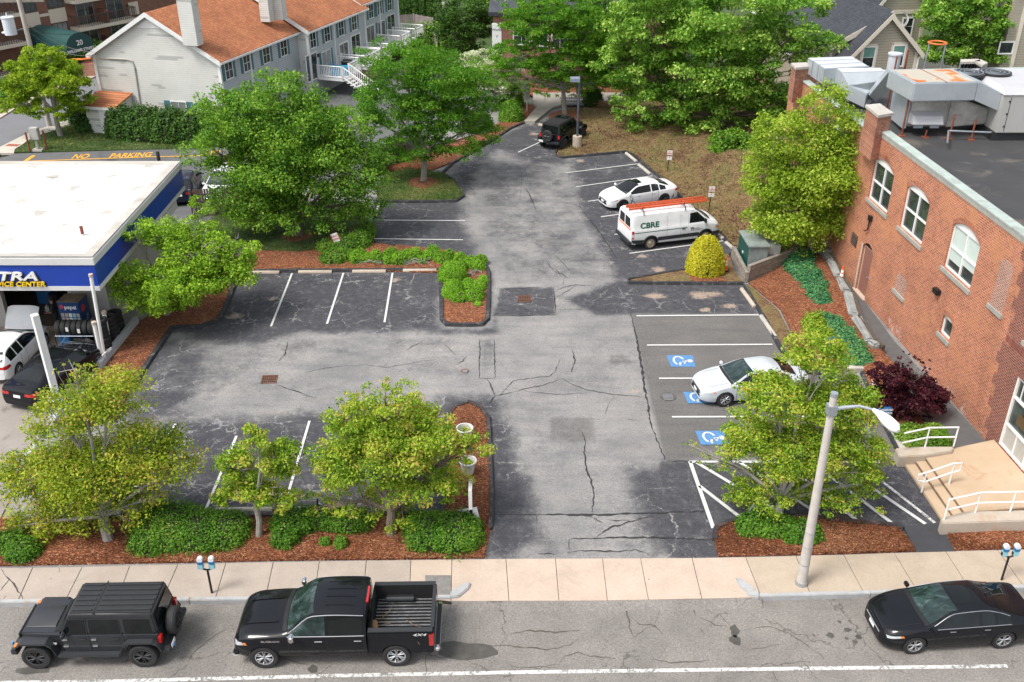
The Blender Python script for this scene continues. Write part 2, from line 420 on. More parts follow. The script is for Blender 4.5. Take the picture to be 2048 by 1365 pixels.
# grid of the whole car park, with the worn and the sealed areas painted as attributes
x0,x1,y0,y1,st_=-24.0,22.0,23.5,78.0,.2
nx,ny=int((x1-x0)/st_)+1,int((y1-y0)/st_)+1
gx,gy=np.meshgrid(np.linspace(x0,x1,nx),np.linspace(y0,y1,ny));gx=gx.ravel();gy=gy.ravel()
# the pavement line bounds the grid at the front
seal=np.zeros(gx.shape)
def addseal(px,f,s=1.0):
 global seal
 seal=np.maximum(seal,soft(gx,gy,px,f)*s)
addseal([(330,640),(480,540),(885,540),(885,665),(600,668),(520,690),(380,690)],1.6,.95)
addseal([(740,395),(925,398),(950,520),(880,560),(720,540)],1.6,.95)
addseal([(905,330),(1060,235),(1200,270),(1130,330),(1060,330),(1000,300),(960,350),(930,420),(900,400)],2.2,.95)
addseal([(1135,300),(1265,300),(1480,500),(1480,560),(1230,560),(1160,430)],2.0,.95)
addseal([(1230,560),(1495,560),(1520,630),(1190,632),(1130,600)],1.0,.95)
addseal([(960,800),(1000,800),(1068,1010),(1080,1075),(1020,1118),(975,1118)],1.3,1.0)
addseal([(1318,922),(1900,915),(1900,1120),(1330,1120)],.5,1.0)
addseal([(1240,935),(1340,925),(1400,1120),(1300,1120)],1.6,.8)
addseal([(240,850),(470,835),(900,800),(980,790),(970,1050),(60,1050)],2.0,.93)
addseal([(250,700),(370,660),(440,690),(400,850),(200,900)],2.6,.72)
addseal([(960,545),(985,545),(990,650),(960,660),(880,655),(880,668),(1000,668)],.8,.9)
addseal([(1000,575),(1108,573),(1112,630),(985,632)],.25,.78)
addseal([(958,678),(990,678),(990,760),(958,760)],.3,.42)
addseal([(1085,1075),(1440,1068),(1440,1118),(1080,1118)],.5,.34)
addseal([(930,330),(1120,300),(1190,420),(1245,560),(1130,566),(1000,560),(955,470)],3.0,.45)
addseal([(300,700),(560,665),(960,665),(960,700),(560,730),(420,830),(300,850)],2.5,.40)
seal=np.maximum(seal,.10)
smooth=soft(gx,gy,[(1262,627),(1540,630),(1900,905),(1330,922)],.16)
tan=np.zeros(gx.shape)
for cx,cy,rx,ry in[(1310,592,32,9),(1400,590,30,12),(1425,588,30,8),(1460,612,26,7),(1410,620,18,8),(1285,513,18,5),(1318,540,22,9),(1160,322,14,5),(470,632,26,9),(545,598,14,6),(1270,782,26,6),(790,560,14,8),(1068,268,16,4)]:
 c=P(cx,cy);a=abs(P(cx+rx,cy).x-c.x);bq=abs(P(cx,cy-ry).y-c.y)
 q=np.hypot((gx-c.x)/a,(gy-c.y)/bq);tan=np.maximum(tan,np.clip(1.15-q,0,1))
stain=np.zeros(gx.shape)
for cx,cy,rx,ry in[(1145,858,62,36),(1240,720,30,14)]:
 c=P(cx,cy);a=abs(P(cx+rx,cy).x-c.x);bq=abs(P(cx,cy-ry).y-c.y)
 q=np.maximum(np.abs((gx-c.x)/a),np.abs((gy-c.y)/bq));stain=np.maximum(stain,np.clip(1.15-q,0,.55))
zz=.012*np.sin(gx*.8+1)*np.sin(gy*.55)+.0*gx
zz-=.012
co_=np.stack([gx,gy,zz],1)
idx=np.arange(nx*ny).reshape(ny,nx);fa=np.stack([idx[:-1,:-1],idx[:-1,1:],idx[1:,1:],idx[1:,:-1]],-1).reshape(-1,4)
# leave out what lies in front of the pavement line
L0,L1=P(0,1133),P(2048,1098)
cxm=gx[fa].mean(1);cym=gy[fa].mean(1)
fa=fa[cym>L0.y+(cxm-L0.x)/(L1.x-L0.x)*(L1.y-L0.y)-.35]
def npmesh(name,co,faces,mats,parent=None,smooth=True,kind=None,attrs=None,vattrs=None):
 me=bpy.data.meshes.new(name);k=faces.shape[1]
 me.vertices.add(len(co));me.vertices.foreach_set('co',np.ascontiguousarray(co,dtype=np.float32).ravel())
 me.loops.add(faces.size);me.loops.foreach_set('vertex_index',np.ascontiguousarray(faces,dtype=np.int32).ravel())
 me.polygons.add(len(faces));me.polygons.foreach_set('loop_start',np.arange(0,faces.size,k,dtype=np.int32))
 me.update(calc_edges=True)
 if smooth:me.polygons.foreach_set('use_smooth',np.ones(len(faces),bool))
 for n_,a in(attrs or {}).items():
  at=me.attributes.new(n_,'FLOAT','FACE');at.data.foreach_set('value',np.ascontiguousarray(a,dtype=np.float32))
 for n_,a in(vattrs or {}).items():
  at=me.attributes.new(n_,'FLOAT','POINT');at.data.foreach_set('value',np.ascontiguousarray(a,dtype=np.float32))
 for m in(mats if isinstance(mats,(list,tuple)) else[mats]):me.materials.append(m)
 o=bpy.data.objects.new(name,me);C.objects.link(o)
 if parent is not None:o.parent=parent
 if kind:o['kind']=kind
 return o
lot=npmesh('parking_lot',co_,fa,M_lot,kind='structure',vattrs={'seal':seal,'smoothed':smooth,'tan':tan,'stain':stain})
# --- street
ZS=-.12
def mat_street():
 m,nt,b=newmat('street_asphalt');pos=geo(nt)
 n1=noise(nt,pos,.5,7,.7,.2)
 co=ramp(nt,n1.outputs[0],[(.3,(.155,.143,.132)),(.5,(.205,.19,.175)),(.72,(.255,.237,.215))])
 v1=vor(nt,pos,.33,1.6,.6);w1=mth(nt,'SUBTRACT',1.0,sstep(nt,v1,.0,.012))
 w1=mth(nt,'MULTIPLY',w1,sstep(nt,noise(nt,pos,.35,4).outputs[0],.45,.56))
 co=mixc(nt,mth(nt,'MULTIPLY',w1,.7),co,(.07,.065,.055))
 v2=vor(nt,pos,1.3,.7,1.5);w2=mth(nt,'SUBTRACT',1.0,sstep(nt,v2,.0,.03))
 w2=mth(nt,'MULTIPLY',w2,sstep(nt,noise(nt,pos,.3,5,.7).outputs[0],.55,.66))
 co=mixc(nt,mth(nt,'MULTIPLY',w2,.5),co,(.10,.09,.075))
 stn=sstep(nt,noise(nt,pos,.25,6,.75,1.2).outputs[0],.60,.72)
 co=mixc(nt,mth(nt,'MULTIPLY',stn,.3),co,(.12,.11,.10))
 co=aggregate(nt,pos,co,b,.72,1.3,.45)
 nt.links.new(co,b.inputs['Base Color']);b.inputs['Roughness'].default_value=.85
 return m
M_street=mat_street()
kerbl=[(-500,1206),(0,1204),(380,1199),(905,1195),(1015,1203),(1200,1203),(1480,1199),(1515,1201),(1740,1189),(2048,1176),(2500,1160)]
g=MB();top=Pl(kerbl,ZS);bot=[Vector((60,2,ZS)),Vector((-60,2,ZS))]
allp=[Vector((-60,top[0].y,ZS))]+[Vector((q.x,q.y+.05,ZS)) for q in top]+[Vector((60,top[-1].y,ZS))]+bot
g.add(allp,[tuple(range(len(allp)))]);street=g.build('street',M_street,kind='structure')
M_line=None
def mat_line(name='road_paint',wear=.5,col=(.62,.62,.60)):
 m,nt,b=newmat(name);pos=geo(nt)
 n1=noise(nt,pos,9,6,.8);n2=noise(nt,pos,1.1,4,.7)
 k=mth(nt,'ADD',n1.outputs[0],mth(nt,'MULTIPLY',mth(nt,'SUBTRACT',n2.outputs[0],.5),.5))
 f=sstep(nt,k,wear-.10,wear-.02)
 co=mixc(nt,f,(.2,.19,.18),ramp(nt,n1.outputs[0],[(.3,tuple(c*.85 for c in col)),(.7,col)]))
 nt.links.new(co,b.inputs['Base Color']);b.inputs['Roughness'].default_value=.7;return m
M_line=mat_line('road_paint',.40);M_linew=mat_line('worn_road_paint',.52)
def strip_on(pts,w,z,name,mat,parent=None,kind=None,jitter=0.0,seg=None,rng=None,taper=False):
 """a painted or tarred ribbon along a ground polyline"""
 pts=[Vector((p[0],p[1],z)) for p in pts]
 if seg:
  q=[]
  for a,b_ in zip(pts[:-1],pts[1:]):
   n=max(1,int((b_-a).length/seg));q+=[a.lerp(b_,i/n) for i in range(n)]
  q.append(pts[-1]);pts=q
 n=len(pts);L,Rr=[],[]
 for i,p in enumerate(pts):
  t=(pts[min(i+1,n-1)]-pts[max(i-1,0)]);t.z=0;t.normalize();s=Vector((-t.y,t.x,0))
  j=(rng.uniform(-1,1)*jitter if rng else 0);ww=w*(rng.uniform(.35,1.5) if(rng and jitter) else 1)
  if taper:ww*=min(1,.25+1.5*min(i,n-1-i)/n)
  c=p+s*j;L.append(c+s*ww/2);Rr.append(c-s*ww/2)
 m=MB();m.add(L+Rr,[(n+i,n+i+1,i+1,i) for i in range(n-1)])
 if name is None:return m
 return m.build(name,mat,parent,kind=kind,world=True)
edge_line=strip_on(Pl([(-200,1368),(200,1363.5),(700,1351),(1024,1345),(1640,1337),(2015,1332.5)],ZS+.004),.13,ZS+.004,'edge_line',M_linew,street,seg=.5)
# dark patches and oil marks on the street
M_mark=simple('dark_mark',(.075,.07,.062),.55,.3,3,bmp=.3)
def blob(cx,cy,rx,ry,z,rng,n=22):
 c=P(cx,cy,z);a=abs(P(cx+rx,cy,z).x-c.x);b_=abs(P(cx,cy-ry,z).y-c.y)
 ph=[rng.uniform(0,6.28) for _ in range(4)]
 return[Vector((c.x+a*math.cos(t)*(1+.16*math.sin(3*t+ph[0])+.1*math.sin(7*t+ph[1])),c.y+b_*math.sin(t)*(1+.18*math.sin(2*t+ph[2])+.1*math.sin(5*t+ph[3])),z)) for t in[2*PI*i/n for i in range(n)]]
rg=random.Random(3)
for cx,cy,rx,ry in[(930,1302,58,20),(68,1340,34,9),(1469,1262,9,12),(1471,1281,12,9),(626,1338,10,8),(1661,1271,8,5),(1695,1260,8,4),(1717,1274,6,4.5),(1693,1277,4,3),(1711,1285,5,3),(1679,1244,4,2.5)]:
 m=MB();pt=blob(cx,cy,rx,ry,ZS+.003,rg);m.add(pt,[tuple(range(len(pt)))]);m.build('oil_stain' if rx<15 else 'dark_patch',M_mark,street)
M_tar=simple('crack_filler',(.028,.027,.028),.8,.3,6)
rg=random.Random(8)
crm=MB()
def crack(px,w,z=.006,into=None,j=.03):
 m=strip_on(Pl(px,z),w,z,None,None,jitter=j,seg=.14,rng=rg,taper=True);(into or crm).add(m.v,m.f)
 # cracks seen in the worn lane
for c_,w_ in[([(1262,628),(1270,660),(1283,730),(1290,780),(1302,850),(1318,890),(1330,920)],.11),([(1165,865),(1170,885),(1168,905),(1172,935),(1182,960),(1187,990),(1184,1025)],.07),([(1125,757),(1145,770),(1175,780),(1215,787),(1245,791),(1290,794)],.05),([(1024,786),(1050,778),(1090,770),(1125,757)],.04),([(1120,720),(1112,740),(1100,752),(1060,757),(1026,762),(1000,790)],.045),([(1145,700),(1150,720),(1142,745)],.07),([(960,678),(958,757)],.05),([(988,678),(990,757)],.05),([(958,757),(990,758)],.05),([(975,758),(990,792)],.06),([(990,792),(978,806)],.06),([(990,792),(1024,785)],.05),([(575,684),(571,706),(558,722)],.06),([(552,768),(575,777),(600,785),(632,798)],.05),([(680,733),(640,738),(608,746)],.04),([(680,733),(730,730),(776,735),(830,725),(880,718)],.025),([(1000,577),(1107,574)],.03),([(1107,574),(1112,630)],.05),([(985,632),(1112,630)],.05),([(1107,585),(1125,575),(1150,570),(1190,571)],.05),([(1108,597),(1135,582),(1150,573)],.04),([(1112,619),(1180,618),(1196,612)],.035),([(1085,512),(1100,533),(1115,548),(1128,556)],.035),([(1112,540),(1122,550)],.1),([(1120,545),(1134,556)],.1),([(1100,500),(1130,530),(1145,552)],.03),([(1128,556),(1126,570)],.04),([(1050,375),(1062,395),(1072,420)],.08),([(1158,410),(1172,430),(1200,465),(1235,520)],.09),([(1036,325),(1044,352),(1040,400)],.03),([(990,1029),(1180,1030),(1420,1022)],.1),([(1140,1078),(1250,1075),(1350,1076),(1430,1080)],.08),([(1140,1078),(1138,1100)],.04),([(1076,1108),(1110,1108)],.06),([(1135,1106),(1160,1101),(1200,1102),(1240,1104),(1270,1099),(1300,1110)],.05),([(1192,1074),(1220,1055),(1280,1038),(1310,1032)],.06),([(1178,1033),(1205,1045)],.05),([(1210,1040),(1260,1041)],.04),([(1074,1031),(1073,1046)],.04),([(1334,922),(1385,922)],.06),([(1024,618),(1080,618),(1108,617)],.03),([(812,700),(830,690),(845,684)],.04),([(890,690),(900,700),(912,710)],.04),([(933,712),(925,722),(912,730)],.04),([(1024,775),(1060,784),(1120,789),(1172,786)],.03),([(1212,830),(1216,810),(1220,800)],.02),([(1250,838),(1278,843)],.03)]:
 crack(c_,w_)
tag(crm.build('tar_cracks',M_tar,lot),None).__setitem__('kind','stuff')
crs=MB();rg=random.Random(5)
M_crk=simple('street_crack',(.085,.075,.06),.9,.3,6)
for c_,w_ in[([(1246,1208),(1256,1232),(1258,1255),(1270,1275)],.06),([(1256,1232),(1280,1248),(1310,1252),(1326,1268)],.045),([(1310,1252),(1320,1215)],.03),([(1270,1275),(1290,1258),(1312,1254)],.04),([(1160,1262),(1120,1265),(1060,1262),(1020,1268)],.06),([(1160,1278),(1140,1290),(1095,1300),(1040,1294),(980,1290)],.05),([(1120,1325),(1130,1312),(1156,1306),(1180,1312),(1232,1318)],.04),([(1300,1318),(1340,1325),(1390,1324),(1420,1322)],.04),([(1024,1333),(1048,1336),(1090,1334),(1120,1327)],.03),([(1440,1230),(1450,1240),(1464,1258)],.04),([(1486,1260),(1540,1252),(1580,1268),(1640,1310),(1655,1328)],.04),([(1486,1292),(1500,1300),(1560,1290)],.03),([(1400,1235),(1430,1250),(1455,1252)],.05),([(1388,1210),(1391,1234)],.03),([(566,1318),(600,1328),(618,1330)],.05),([(850,1310),(854,1358)],.03),([(376,1325),(382,1310),(430,1270),(460,1255)],.03),([(330,1362),(376,1330)],.03),([(1250,1330),(1262,1364)],.03),([(1545,1340),(1556,1364)],.03),([(1600,1310),(1625,1350),(1640,1364)],.03)]:
 crack(c_,w_,ZS+.006,crs)
crs.build('street_cracks',M_crk,street)['kind']='stuff'
# --- pavement slabs
M_slabbase=simple('slab_joint',(.07,.06,.05),.9,.3,3)
def mat_slab(name,a,b_,dots=True):
 m,nt,b=newmat(name);pos=geo(nt)
 n1=noise(nt,pos,.9,5,.6,.3);co=ramp(nt,n1.outputs[0],[(.3,a),(.7,b_)])
 n2=noise(nt,pos,.5,6,.75,1.0);co=mixc(nt,mth(nt,'MULTIPLY',sstep(nt,n2.outputs[0],.52,.7),.45),co,tuple(c*.8 for c in a))
 v=N(nt,'ShaderNodeTexVoronoi',feature='F1');v.inputs['Scale'].default_value=1.15;nt.links.new(pos,v.inputs['Vector'])
 co=mixc(nt,mth(nt,'SUBTRACT',1.0,sstep(nt,v.outputs['Distance'],.018,.03)),co,(.09,.07,.06))
 co=mixc(nt,1.0,co,ramp(nt,noise(nt,pos,15,5,.8).outputs[0],[(.3,(.9,)*3),(.7,(1.08,)*3)]),'MULTIPLY')
 nt.links.new(co,b.inputs['Base Color']);b.inputs['Roughness'].default_value=.85;bump(nt,b,n1.outputs[0],.1,.02);return m
M_slabA=mat_slab('pavement_slab_grey',(.36,.30,.255),(.43,.365,.315));M_slabB=mat_slab('pavement_slab_buff',(.45,.355,.285),(.52,.42,.34));M_slabC=mat_slab('pavement_slab_tan',(.39,.315,.24),(.46,.38,.295))
joints=[((-160,1139),(-215,1207)),((-40,1137),(-80,1205)),((66,1136),(36,1203)),((165,1134.5),(131,1202)),((260,1132),(235,1200.5)),((356,1130),(326,1199)),((452,1127),(431,1198)),((547,1125),(531,1197)),((639,1123.5),(628,1196)),((733,1122),(726,1195)),((822,1121),(819,1194)),((904,1120),(902,1204)),((1012,1118.5),(1018,1203)),((1111,1118),(1118,1203)),((1205,1117.5),(1215,1202.5)),((1281,1117.5),(1297,1201)),((1384,1117),(1404,1199)),((1491,1115),(1523,1196)),((1592,1112.5),(1622,1193)),((1687,1110),(1729,1189)),((1788,1106.5),(1836,1185)),((1891,1103.5),(1941,1181)),((1995,1101),(2050,1177)),((2100,1098),(2160,1173)),((2205,1095),(2270,1169))]
base=[P(*j[0],0) for j in joints]+[P(*j[1],0) for j in reversed(joints)]
m=MB();m.prism([(q.x,q.y) for q in base],-.19,-.002);walk=m.build('sidewalk',M_slabbase,kind='structure')
rg=random.Random(2)
for i in range(len(joints)-1):
 a,b_,c,d=P(*joints[i][0]),P(*joints[i+1][0]),P(*joints[i+1][1]),P(*joints[i][1])
 cen=(a+b_+c+d)/4;q=[cen+(v-cen)*(1-.014/max(.3,(v-cen).length)) for v in(a,b_,c,d)]
 dz=rg.uniform(0,.006);m=MB();m.prism([(v.x,v.y) for v in q][::-1],-.03,.016+dz)
 m.build('slab',M_slabA if i<10 else(M_slabB if i<17 else M_slabC),walk,bevel=.006,seg=1)
 # cracks at the far left slabs, patch by the kerb return
m=MB()
crack([(2,1137),(12,1152),(26,1168),(46,1199)],.05,.026,m,.03);crack([(18,1160),(0,1182)],.04,.026,m);crack([(12,1192),(2,1202)],.04,.026,m);crack([(120,1136),(117,1145)],.06,.026,m)
m.build('slab_cracks',M_slabbase,walk)['kind']='stuff'
m=MB();m.prism([(q.x,q.y) for q in Pl([(850,1152),(902,1152),(902,1193),(852,1192)])][::-1],.0,.027);m.build('asphalt_patch',simple('patch_asphalt',(.2,.19,.18),.9,.2,6,bmp=.4),walk)
m=MB();q=Pl([(903,1202.5),(1018,1202.5),(1215,1202),(1404,1198.5),(1522,1195.5)],.014);n_=len(q);lo=[Vector((v.x,v.y-.32,ZS+.001)) for v in q]
m.add(q+lo,[(i,i+1,n_+i+1,n_+i) for i in range(n_-1)]);m.build('driveway_ramp',M_street,street,world=True)
# granite kerbs
M_granite=simple('granite_kerb',(.38,.385,.39),.8,.12,4,bmp=.2,dirt=(.34,.25,.16),dscale=2.5)
def kerbstones(px,name='kerbstone',w=.16,L=2.4,par=None):
 pts=Pl(px,0)
 for a,b_ in zip(pts[:-1],pts[1:]):
  d=b_-a;n=max(1,round(d.length/L));rz=math.atan2(d.y,d.x)
  for i in range(n):
   p=a.lerp(b_,(i+.5)/n);m=MB();m.obox((0,0,-.06),(d.length/n-.012,w,.26),0);o=m.build(name,M_granite,par,bevel=.018,seg=2)
   o.location=p;o.rotation_euler=(0,0,rz)
kerb=MB().box(-38,-37.9,17.0,17.1,-.1,-.05).build('kerb',M_granite,kind='structure')
kerbstones([(-220,1207),(0,1205.5),(380,1200.5),(640,1198),(903,1196)],par=kerb)
kerbstones([(1518,1193),(1740,1187),(2048,1175),(2300,1167)],par=kerb)
def wedge(px,par):
 m=MB();q=Pl(px,.0);n=len(q);m.prism([(v.x,v.y) for v in q],-.18,.10);m.build('kerb_return',M_granite,par,bevel=.03)
wedge([(903,1199),(900,1188),(930,1168),(942,1169),(938,1180),(918,1197)],kerb)
wedge([(1470,1160),(1480,1160),(1497,1172),(1518,1186),(1518,1199),(1500,1196),(1480,1176)],kerb)
# --- mulch, lawns
def mat_mulch():
 m,nt,b=newmat('bark_mulch');pos=geo(nt)
 mp=N(nt,'ShaderNodeMapping');mp.inputs['Rotation'].default_value=(0,0,.6);mp.inputs['Scale'].default_value=(1,2.2,1);nt.links.new(pos,mp.inputs[0])
 v=N(nt,'ShaderNodeTexVoronoi',feature='F1');v.inputs['Scale'].default_value=17;v.inputs['Randomness'].default_value=1;nt.links.new(mp.outputs[0],v.inputs['Vector'])
 sp=N(nt,'ShaderNodeSeparateColor');nt.links.new(v.outputs['Color'],sp.inputs[0])
 co=ramp(nt,sp.outputs[0],[(.0,(.08,.026,.012)),(.45,(.20,.062,.024)),(.8,(.30,.10,.042)),(.95,(.48,.25,.13))])
 n1=noise(nt,pos,.9,6,.7);co=mixc(nt,1.0,co,ramp(nt,n1.outputs[0],[(.3,(.75,.72,.7)),(.7,(1.2,1.15,1.1))]),'MULTIPLY')
 nt.links.new(co,b.inputs['Base Color']);b.inputs['Roughness'].default_value=.95;bump(nt,b,v.outputs['Distance'],.9,.05);return m
def mat_grass(name,stops,fine=7):
 m,nt,b=newmat(name);pos=geo(nt)
 n1=noise(nt,pos,.42,7,.72,.5);n2=noise(nt,pos,fine,5,.8)
 k=mth(nt,'ADD',n1.outputs[0],mth(nt,'MULTIPLY',mth(nt,'SUBTRACT',n2.outputs[0],.5),.35))
 co=ramp(nt,k,stops);n3=noise(nt,pos,30,4,.8);co=mixc(nt,1.0,co,ramp(nt,n2.outputs[0],[(.35,(.6,)*3),(.65,(1.4,)*3)]),'MULTIPLY');co=mixc(nt,1.0,co,ramp(nt,n3.outputs[0],[(.35,(.65,)*3),(.65,(1.4,)*3)]),'MULTIPLY')
 nt.links.new(co,b.inputs['Base Color']);b.inputs['Roughness'].default_value=.95;bump(nt,b,n2.outputs[0],1.0,.12);return m
M_mulch=mat_mulch()
M_dry=mat_grass('dry_bank_grass',[(.3,(.085,.042,.022)),(.42,(.15,.085,.04)),(.52,(.22,.15,.065)),(.6,(.13,.125,.035)),(.72,(.28,.21,.10))])
M_lawn=mat_grass('lawn',[(.35,(.045,.085,.015)),(.5,(.08,.12,.025)),(.62,(.15,.14,.045)),(.75,(.26,.2,.1))])
M_lawng=mat_grass('green_lawn',[(.3,(.035,.07,.012)),(.6,(.06,.1,.02)),(.75,(.13,.13,.04))])
def bedgrid(name,poly,mat,z=.1,amp=.03,step=.25,seed=0,hf=None,skirt=True):
 """soft-edged planting bed or lawn: a clipped grid whose top undulates"""
 bm=bmesh.new();vs=[bm.verts.new((p[0],p[1],0)) for p in poly];f=bm.faces.new(vs)
 if f.normal.z<0:f.normal_flip()
 xs=[p[0] for p in poly];ys=[p[1] for p in poly]
 for ax,lo,hi in((0,min(xs),max(xs)),(1,min(ys),max(ys))):
  v=lo+step
  while v<hi:
   n=Vector((1,0,0)) if ax==0 else Vector((0,1,0));co=n*v
   bmesh.ops.bisect_plane(bm,geom=bm.verts[:]+bm.edges[:]+bm.faces[:],plane_co=co,plane_no=n);v+=step
 arr=np.array([v.co[:2] for v in bm.verts]);d=-poly_dist(arr[:,0],arr[:,1],poly)
 for v,di in zip(bm.verts,d):
  x,y=v.co.x,v.co.y
  e=min(1,max(0,di)/.35);h=z*(.55+.45*e)+amp*e*(math.sin(x*1.7+seed)+math.sin(y*2.3+seed*2)+.6*math.sin(x*4.1-y*3.3))
  if hf:h+=hf(x,y)*1
  v.co.z=h
 if skirt:
  be=[e for e in bm.edges if len(e.link_faces)==1];r=bmesh.ops.extrude_edge_only(bm,edges=be)
  for v in r['geom']:
   if isinstance(v,bmesh.types.BMVert):v.co.z=-.1
 bmesh.ops.recalc_face_normals(bm,faces=bm.faces[:])
 me=bpy.data.meshes.new(name);bm.to_mesh(me);bm.free();me.materials.append(mat)
 me.polygons.foreach_set('use_smooth',[True]*len(me.polygons));me.set_sharp_from_angle(angle=R(50))
 o=bpy.data.objects.new(name,me);C.objects.link(o);o['kind']='structure';return o
def rnd(poly,n=3):
 for _ in range(n):
  q=[]
  for i in range(len(poly)):
   a,b_=poly[i],poly[(i+1)%len(poly)]
   q+=[(a[0]*.75+b_[0]*.25,a[1]*.75+b_[1]*.25),(a[0]*.25+b_[0]*.75,a[1]*.25+b_[1]*.75)]
  poly=q
 return poly
bedA=[(-300,1142),(-300,1050),(0,1040),(200,1036),(600,1034),(885,1032),(895,900),(895,840),(905,820),(938,808),(965,820),(975,845),(982,1000),(985,1030),(978,1070),(968,1117),(600,1122),(300,1127),(0,1133)]
bedgrid('mulch_bed',[P(*q) for q in bedA],M_mulch,.10,.02,seed=1)
bedgrid('mulch_bed',[P(*q) for q in[(1436,1114),(1430,1085),(1433,1060),(1460,1048),(1500,1040),(1600,1036),(1700,1048),(1790,1056),(1808,1068),(1830,1103),(1640,1110)]],M_mulch,.10,.02,seed=4)
bedgrid('mulch_bed',[P(*q) for q in[(1890,1062),(1884,1050),(2048,1046),(2300,1040),(2300,1090),(2048,1099),(1908,1102)]],M_mulch,.08,.015,seed=6)
# long bed round the junipers, left of the car park, down to the service yard
bedgrid('mulch_bed',[P(*q) for q in[(202,744),(215,718),(265,655),(300,632),(380,560),(470,510),(520,503),(600,505),(648,497),(700,478),(740,486),(800,492),(905,503),(950,520),(975,540),(973,600),(972,635),(962,648),(893,648),(885,638),(884,560),(876,546),(700,543),(480,546),(465,580),(450,620),(437,642),(400,655),(345,656),(300,722),(262,780),(232,840),(150,860),(150,800)]],M_mulch,.12,.02,seed=2)
lawnL=[(390,500),(430,430),(480,425),(600,405),(735,405),(735,470),(700,478),(648,497),(620,504),(580,506),(520,501)]
bedgrid('lawn',[P(*q) for q in lawnL],M_lawng,.13,.02,seed=3)
bedgrid('lawn',[P(*q) for q in[(757,403),(752,380),(770,350),(815,338),(880,347),(905,362),(922,380),(925,393),(912,402)]],M_lawn,.12,.015,seed=5)
bedgrid('mulch_bed',[P(*q) for q in[(745,352),(790,310),(880,290),(960,268),(1010,240),(1045,205),(1074,216),(1062,232),(1045,246),(1020,258),(985,280),(940,308),(888,333),(850,346),(815,338),(770,350)]],M_mulch,.12,.02,seed=7)
def ring(name,cx,cy,rx,ry,z):
 c=P(cx,cy);a=abs(P(cx+rx,cy).x-c.x);b_=abs(P(cx,cy-ry).y-c.y)
 return bedgrid(name,[Vector((c.x+a*math.cos(2*PI*i/22),c.y+b_*math.sin(2*PI*i/22),0)) for i in range(22)],M_mulch,z,.015,.3)
ring('mulch_ring',597,477,37,15,.19);ring('mulch_ring',847,369,36,13,.18);ring('mulch_ring',1132,236,34,12,.22)
# the bank at the right
kpts=[(1118,300),(1112,312),(1125,316),(1180,311),(1250,304),(1266,312),(1340,375),(1375,410),(1430,460),(1470,502)]
bankp=[(1084,250),(1100,240),(1130,219),(1200,216),(1300,205),(1420,150),(1560,140),(1600,200),(1640,330),(1660,480),(1570,528),(1497,545),(1490,530),(1470,502),(1430,460),(1375,410),(1340,375),(1266,312),(1250,304),(1180,311),(1125,316),(1112,312),(1118,300),(1150,284),(1170,262),(1120,245)]
kp=Pl(kpts)
def bankh(x,y):
 d=min((Vector((x,y,0))-((a+(b_-a)*max(0,min(1,(Vector((x,y,0))-a).dot(b_-a)/(b_-a).length_squared))))).length for a,b_ in zip(kp[3:-1],kp[4:]))
 side=1 if x>4 else 0
 t=max(0,min(1,(d-.3)/7));return side*.9*t*t*(3-2*t)*max(0,min(1,(75-y)/10))*max(0,min(1,(x-5)/4))
bank=bedgrid('grass_bank',[P(*q) for q in bankp],M_dry,.12,.02,.5,9,bankh)
# wedge by the golden shrub + its mulch
bedgrid('grass_wedge',[P(*q) for q in[(1262,563),(1258,560),(1330,547),(1400,536),(1446,508),(1458,512),(1470,545),(1486,566),(1375,567)]],M_dry,.11,.01,seed=11)
bedgrid('mulch_bed',[P(*q) for q in[(1366,541),(1450,541),(1452,565.5),(1374,565.5)]],M_mulch,.15,.01,seed=12)
# bed and grass strip along the right side
def slopeR(x,y):return max(0,min(1,(x-13.0)/3.2))*.35*max(0,min(1,(y-33)/6))
bedgrid('mulch_bed',[P(*q) for q in[(1497,568),(1575,530),(1640,520),(1655,545),(1690,600),(1708,650),(1738,700),(1760,712),(1790,740),(1845,842),(1850,905),(1795,905),(1770,850),(1725,745),(1640,743),(1600,700),(1560,620)]],M_mulch,.12,.02,seed=13,hf=slopeR)
bedgrid('grass_strip',[P(*q) for q in[(1493,570),(1500,575),(1555,622),(1590,690),(1640,742),(1600,744),(1566,705),(1540,660)]],M_dry,.17,.015,seed=14)
# --- black asphalt berms round the beds
M_berm=simple('berm_asphalt',(.03,.031,.036),.8,.25,3,bmp=.4,bscale=40,dirt=(.16,.14,.12),dscale=3)
def berm(px,w=.2,h=.13,z=0.0):
 pts=Pl(px);n=len(pts);m=MB();prof=[(-w/2,-.02),(-w*.36,h),(w*.36,h),(w/2,-.02)];rows=[]
 for i,p in enumerate(pts):
  t=pts[min(i+1,n-1)]-pts[max(i-1,0)];t.normalize();s=Vector((-t.y,t.x,0));rows.append([p+s*a+Vector((0,0,z+b_)) for a,b_ in prof])
 v=[q for r in rows for q in r];f=[(i*4+j,i*4+j+1,i*4+j+5,i*4+j+4) for i in range(n-1) for j in range(3)]+[(0,1,2,3),tuple((n-1)*4+j for j in(3,2,1,0))]
 m.add(v,f);return m.build('asphalt_kerb',M_berm,kind='structure',smooth=True)
berm([(262,781),(300,722),(345,656),(400,655),(437,642),(450,620),(463,585),(478,548)],.26)
berm([(480,545),(600,543),(700,543),(800,542),(877,542)],.26)
berm([(881,548),(883,600),(884,640),(893,651),(930,652),(964,651),(975,640),(977,600),(977,545),(968,525)],.24)
berm([(984,1035),(983,980),(979,880),(976,838),(962,818),(938,807),(908,818),(893,842),(892,930),(886,1029),(700,1032),(400,1035),(180,1037),(90,1040)],.2)
berm([(984,1035),(980,1060)],.2)
berm([(757,404),(800,405),(870,405),(912,404),(927,394),(923,380),(907,361),(884,348),(905,328),(942,308),(988,280),(1022,258),(1050,246)],.2)
